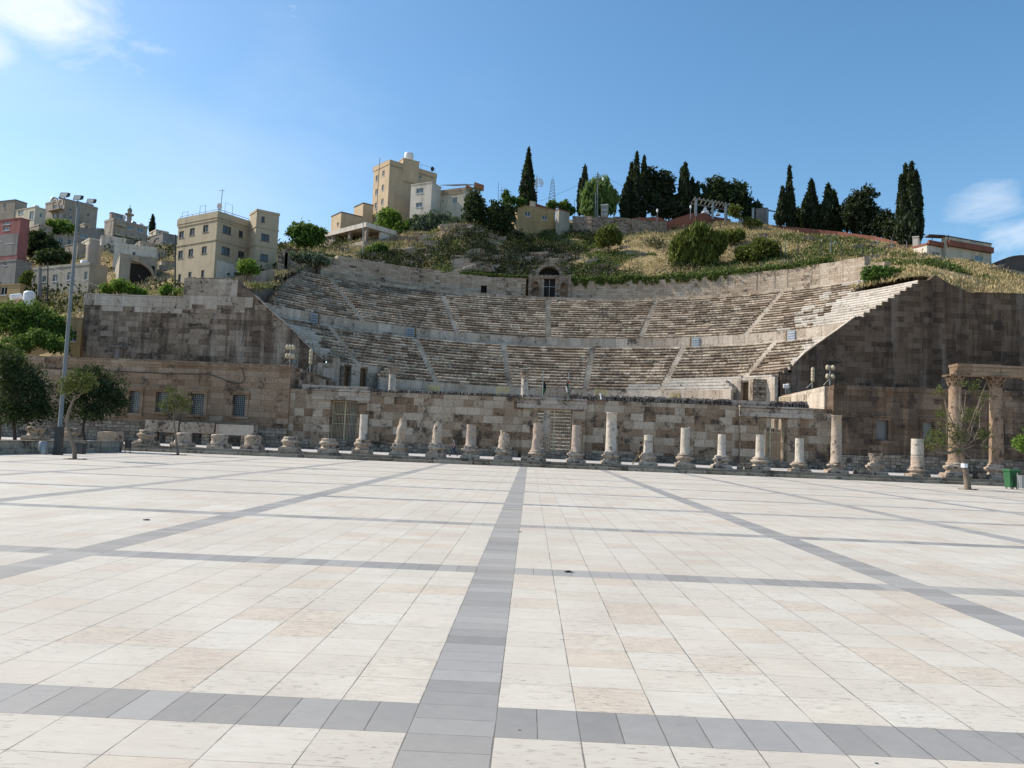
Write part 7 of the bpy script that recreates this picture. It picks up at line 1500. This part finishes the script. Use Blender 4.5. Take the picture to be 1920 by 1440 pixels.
# ------------------------------------------------------------------ people
SK = plain('skin', (.30, .18, .12), .6); HR = plain('dark_hair', (.015, .012, .01), .7)
def skin(name, verts, edges, rad, m, parent, root=0, sub=2):
    me = bpy.data.meshes.new(name); me.from_pydata([Vector(v) for v in verts], edges, []); me.materials.append(m); o = bpy.data.objects.new(name, me); COL.objects.link(o); o.parent = parent
    me.skin_vertices.new() if hasattr(me.skin_vertices, 'new') and len(me.skin_vertices) == 0 else None
    md_ = o.modifiers.new('Skin', 'SKIN'); md_.use_smooth_shade = True
    if len(me.skin_vertices) == 0: return o
    sv = me.skin_vertices[0].data
    for i, r in enumerate(rad): sv[i].radius = (r, r) if not isinstance(r, tuple) else r; sv[i].use_root = (i == root)
    s_ = o.modifiers.new('Sub', 'SUBSURF'); s_.levels = sub; s_.render_levels = sub
    return o
def person(label, loc, rz, J, H_, shirt, trousers, shoes, sleeve=.5):
    t = thing('person', label, 'person', loc, rz)
    t.scale = (H_/1.75,)*3
    V = []; E = []; Rr = []
    def a(p, r, par=None): V.append(p); Rr.append(r); (E.append((par, len(V)-1)) if par is not None else None); return len(V)-1
    pel = a(J['pelvis'], .13); wa = a(J['waist'], .115, pel); ch = a(J['chest'], .145, wa); nb = a(J['neck'], .06, ch); nk = a(J['jaw'], .062, nb); hd = a(J['head'], .092, nk); tp = a(J['top'], .075, hd)
    f = Vector(J['face']); hv_ = Vector(J['head']); a(tuple(hv_+f*.10+Vector((0, 0, -.01))), .016, hd); a(tuple(hv_+f*.075+Vector((0, 0, -.07))), .03, nk)
    sd = f.cross(Vector((0, 0, 1)))
    for k in (-1, 1): a(tuple(hv_+sd*k*.088), .018, hd)
    for s_ in ('l', 'r'):
        sh_ = a(J['sh'+s_], .062, ch); el = a(J['el'+s_], .043, sh_); wr = a(J['wr'+s_], .028, el); d_ = (Vector(J['wr'+s_])-Vector(J['el'+s_])).normalized(); pm_ = a(tuple(Vector(J['wr'+s_])+d_*.07), .036, wr); o1 = d_.orthogonal().normalized(); o2 = d_.cross(o1)
        for k in range(4):
            b_ = Vector(V[pm_])+o2*(k-1.5)*.019+d_*.03; k1 = a(tuple(b_+d_*.025), .010, pm_); k2 = a(tuple(b_+d_*(.06 if k in (1, 2) else .05)+o1*.012), .0085, k1); a(tuple(b_+d_*(.078 if k in (1, 2) else .065)+o1*.03), .007, k2)
        th = a(tuple(Vector(J['wr'+s_])+d_*.04+o2*.045), .011, wr); a(tuple(Vector(V[th])+d_*.035+o1*.015), .009, th)
        hp = a(J['hp'+s_], .095, pel); kn = a(J['kn'+s_], .06, hp); an = a(J['an'+s_], .04, kn); a(J['to'+s_], .032, an)
    skin('body', V, E, Rr, SK, t)
    # shirt
    V, E, Rr = [], [], []; pel = a(tuple(Vector(J['pelvis'])+Vector((0, 0, .0))), .15); wa = a(J['waist'], .14, pel); ch = a(J['chest'], .17, wa); a(tuple(Vector(J['neck'])+Vector((0, 0, -.03))), .075, ch)
    for s_ in ('l', 'r'):
        sh_ = a(J['sh'+s_], .08, ch); e = Vector(J['sh'+s_]).lerp(Vector(J['el'+s_]), min(1, sleeve*1.8)); el = a(tuple(e), .062, sh_)
        if sleeve > .6: a(tuple(Vector(J['el'+s_]).lerp(Vector(J['wr'+s_]), .92)), .045, el)
    skin('shirt', V, E, Rr, shirt, t)
    V, E, Rr = [], [], []; pel = a(tuple(Vector(J['pelvis'])+Vector((0, 0, .02))), .14)
    for s_ in ('l', 'r'):
        hp = a(J['hp'+s_], .112, pel); kn = a(J['kn'+s_], .078, hp); a(tuple(Vector(J['kn'+s_]).lerp(Vector(J['an'+s_]), .93)), .062, kn)
    skin('trousers', V, E, Rr, trousers, t)
    for s_ in ('l', 'r'):
        A, B = Vector(J['an'+s_]), Vector(J['to'+s_]); back = A+(A-B).normalized()*.05; back.z = B.z; skin('shoe', [tuple(back), tuple(A.lerp(B, .4)+Vector((0, 0, -.02))), tuple(B)], [(0, 1), (1, 2)], [.042, .05, .038], shoes, t)
    q = MB(); hv2 = Vector(J['head'])+Vector((0, 0, .035))-f*.012; q.lathe([(.098, -.05), (.108, .0), (.10, .05), (.07, .09), (.02, .108)], 16, c=hv2, jit=.05); q.lathe([(.07, -.11), (.09, -.04)], 14, c=hv2-f*.03); q.build('hair', HR, t, world=False)
    return t
p1_ = gnd(850.5, 855.6, .46); Y1 = min(max(p1_.y, 57.6), 62); b = at(850.5, 855.6, Y1)
J = dict(pelvis=(0, 0, .93), waist=(.01, 0, 1.08), chest=(.03, 0, 1.30), neck=(.05, 0, 1.47), jaw=(.07, 0, 1.54), head=(.085, 0, 1.625), top=(.08, 0, 1.69), face=(.96, 0, -.28),
    shl=(.03, .19, 1.40), ell=(-.12, .23, 1.14), wrl=(-.02, .22, .90), shr=(.03, -.19, 1.40), elr=(.10, -.22, 1.14), wrr=(.32, -.16, 1.06), hpl=(0, .09, .88), knl=(.20, .09, .50), anl=(.30, .09, .09), tol=(.45, .09, .045), hpr=(0, -.09, .88), knr=(-.02, -.09, .48), anr=(-.36, -.09, .14), tor=(-.26, -.09, .04))
person('man in a grey T-shirt and blue jeans striding left between the stumps', (b.x, Y1, .453), math.pi, J, 1.62, plain('grey_tshirt', (.16, .165, .17), .9), plain('blue_jeans', (.025, .04, .075), .9), M['dark_metal'])
b = at(1198, 872, 56.9)
J = dict(pelvis=(.10, 0, .93), waist=(.12, 0, 1.08), chest=(.13, 0, 1.31), neck=(.16, 0, 1.48), jaw=(.18, 0, 1.55), head=(.20, 0, 1.635), top=(.195, 0, 1.70), face=(.92, .2, -.33),
    shl=(.13, .19, 1.41), ell=(.28, .22, 1.20), wrl=(.32, .12, 1.44), shr=(.13, -.19, 1.41), elr=(.05, -.22, 1.14), wrr=(.22, -.18, 1.00), hpl=(.1, .09, .88), knl=(.24, .09, .48), anl=(.24, .09, .09), tol=(.40, .09, .045), hpr=(.08, -.09, .88), knr=(-.05, -.09, .48), anr=(-.42, -.09, .14), tor=(-.32, -.09, .04))
person('man in dark green jacket, hand at his face, beside a short white column', (b.x-.08, 56.9, .453), 0, J, 1.86, plain('green_jacket', (.03, .04, .035), .9), plain('olive_trousers', (.12, .095, .05), .9), M['wood'], .9)
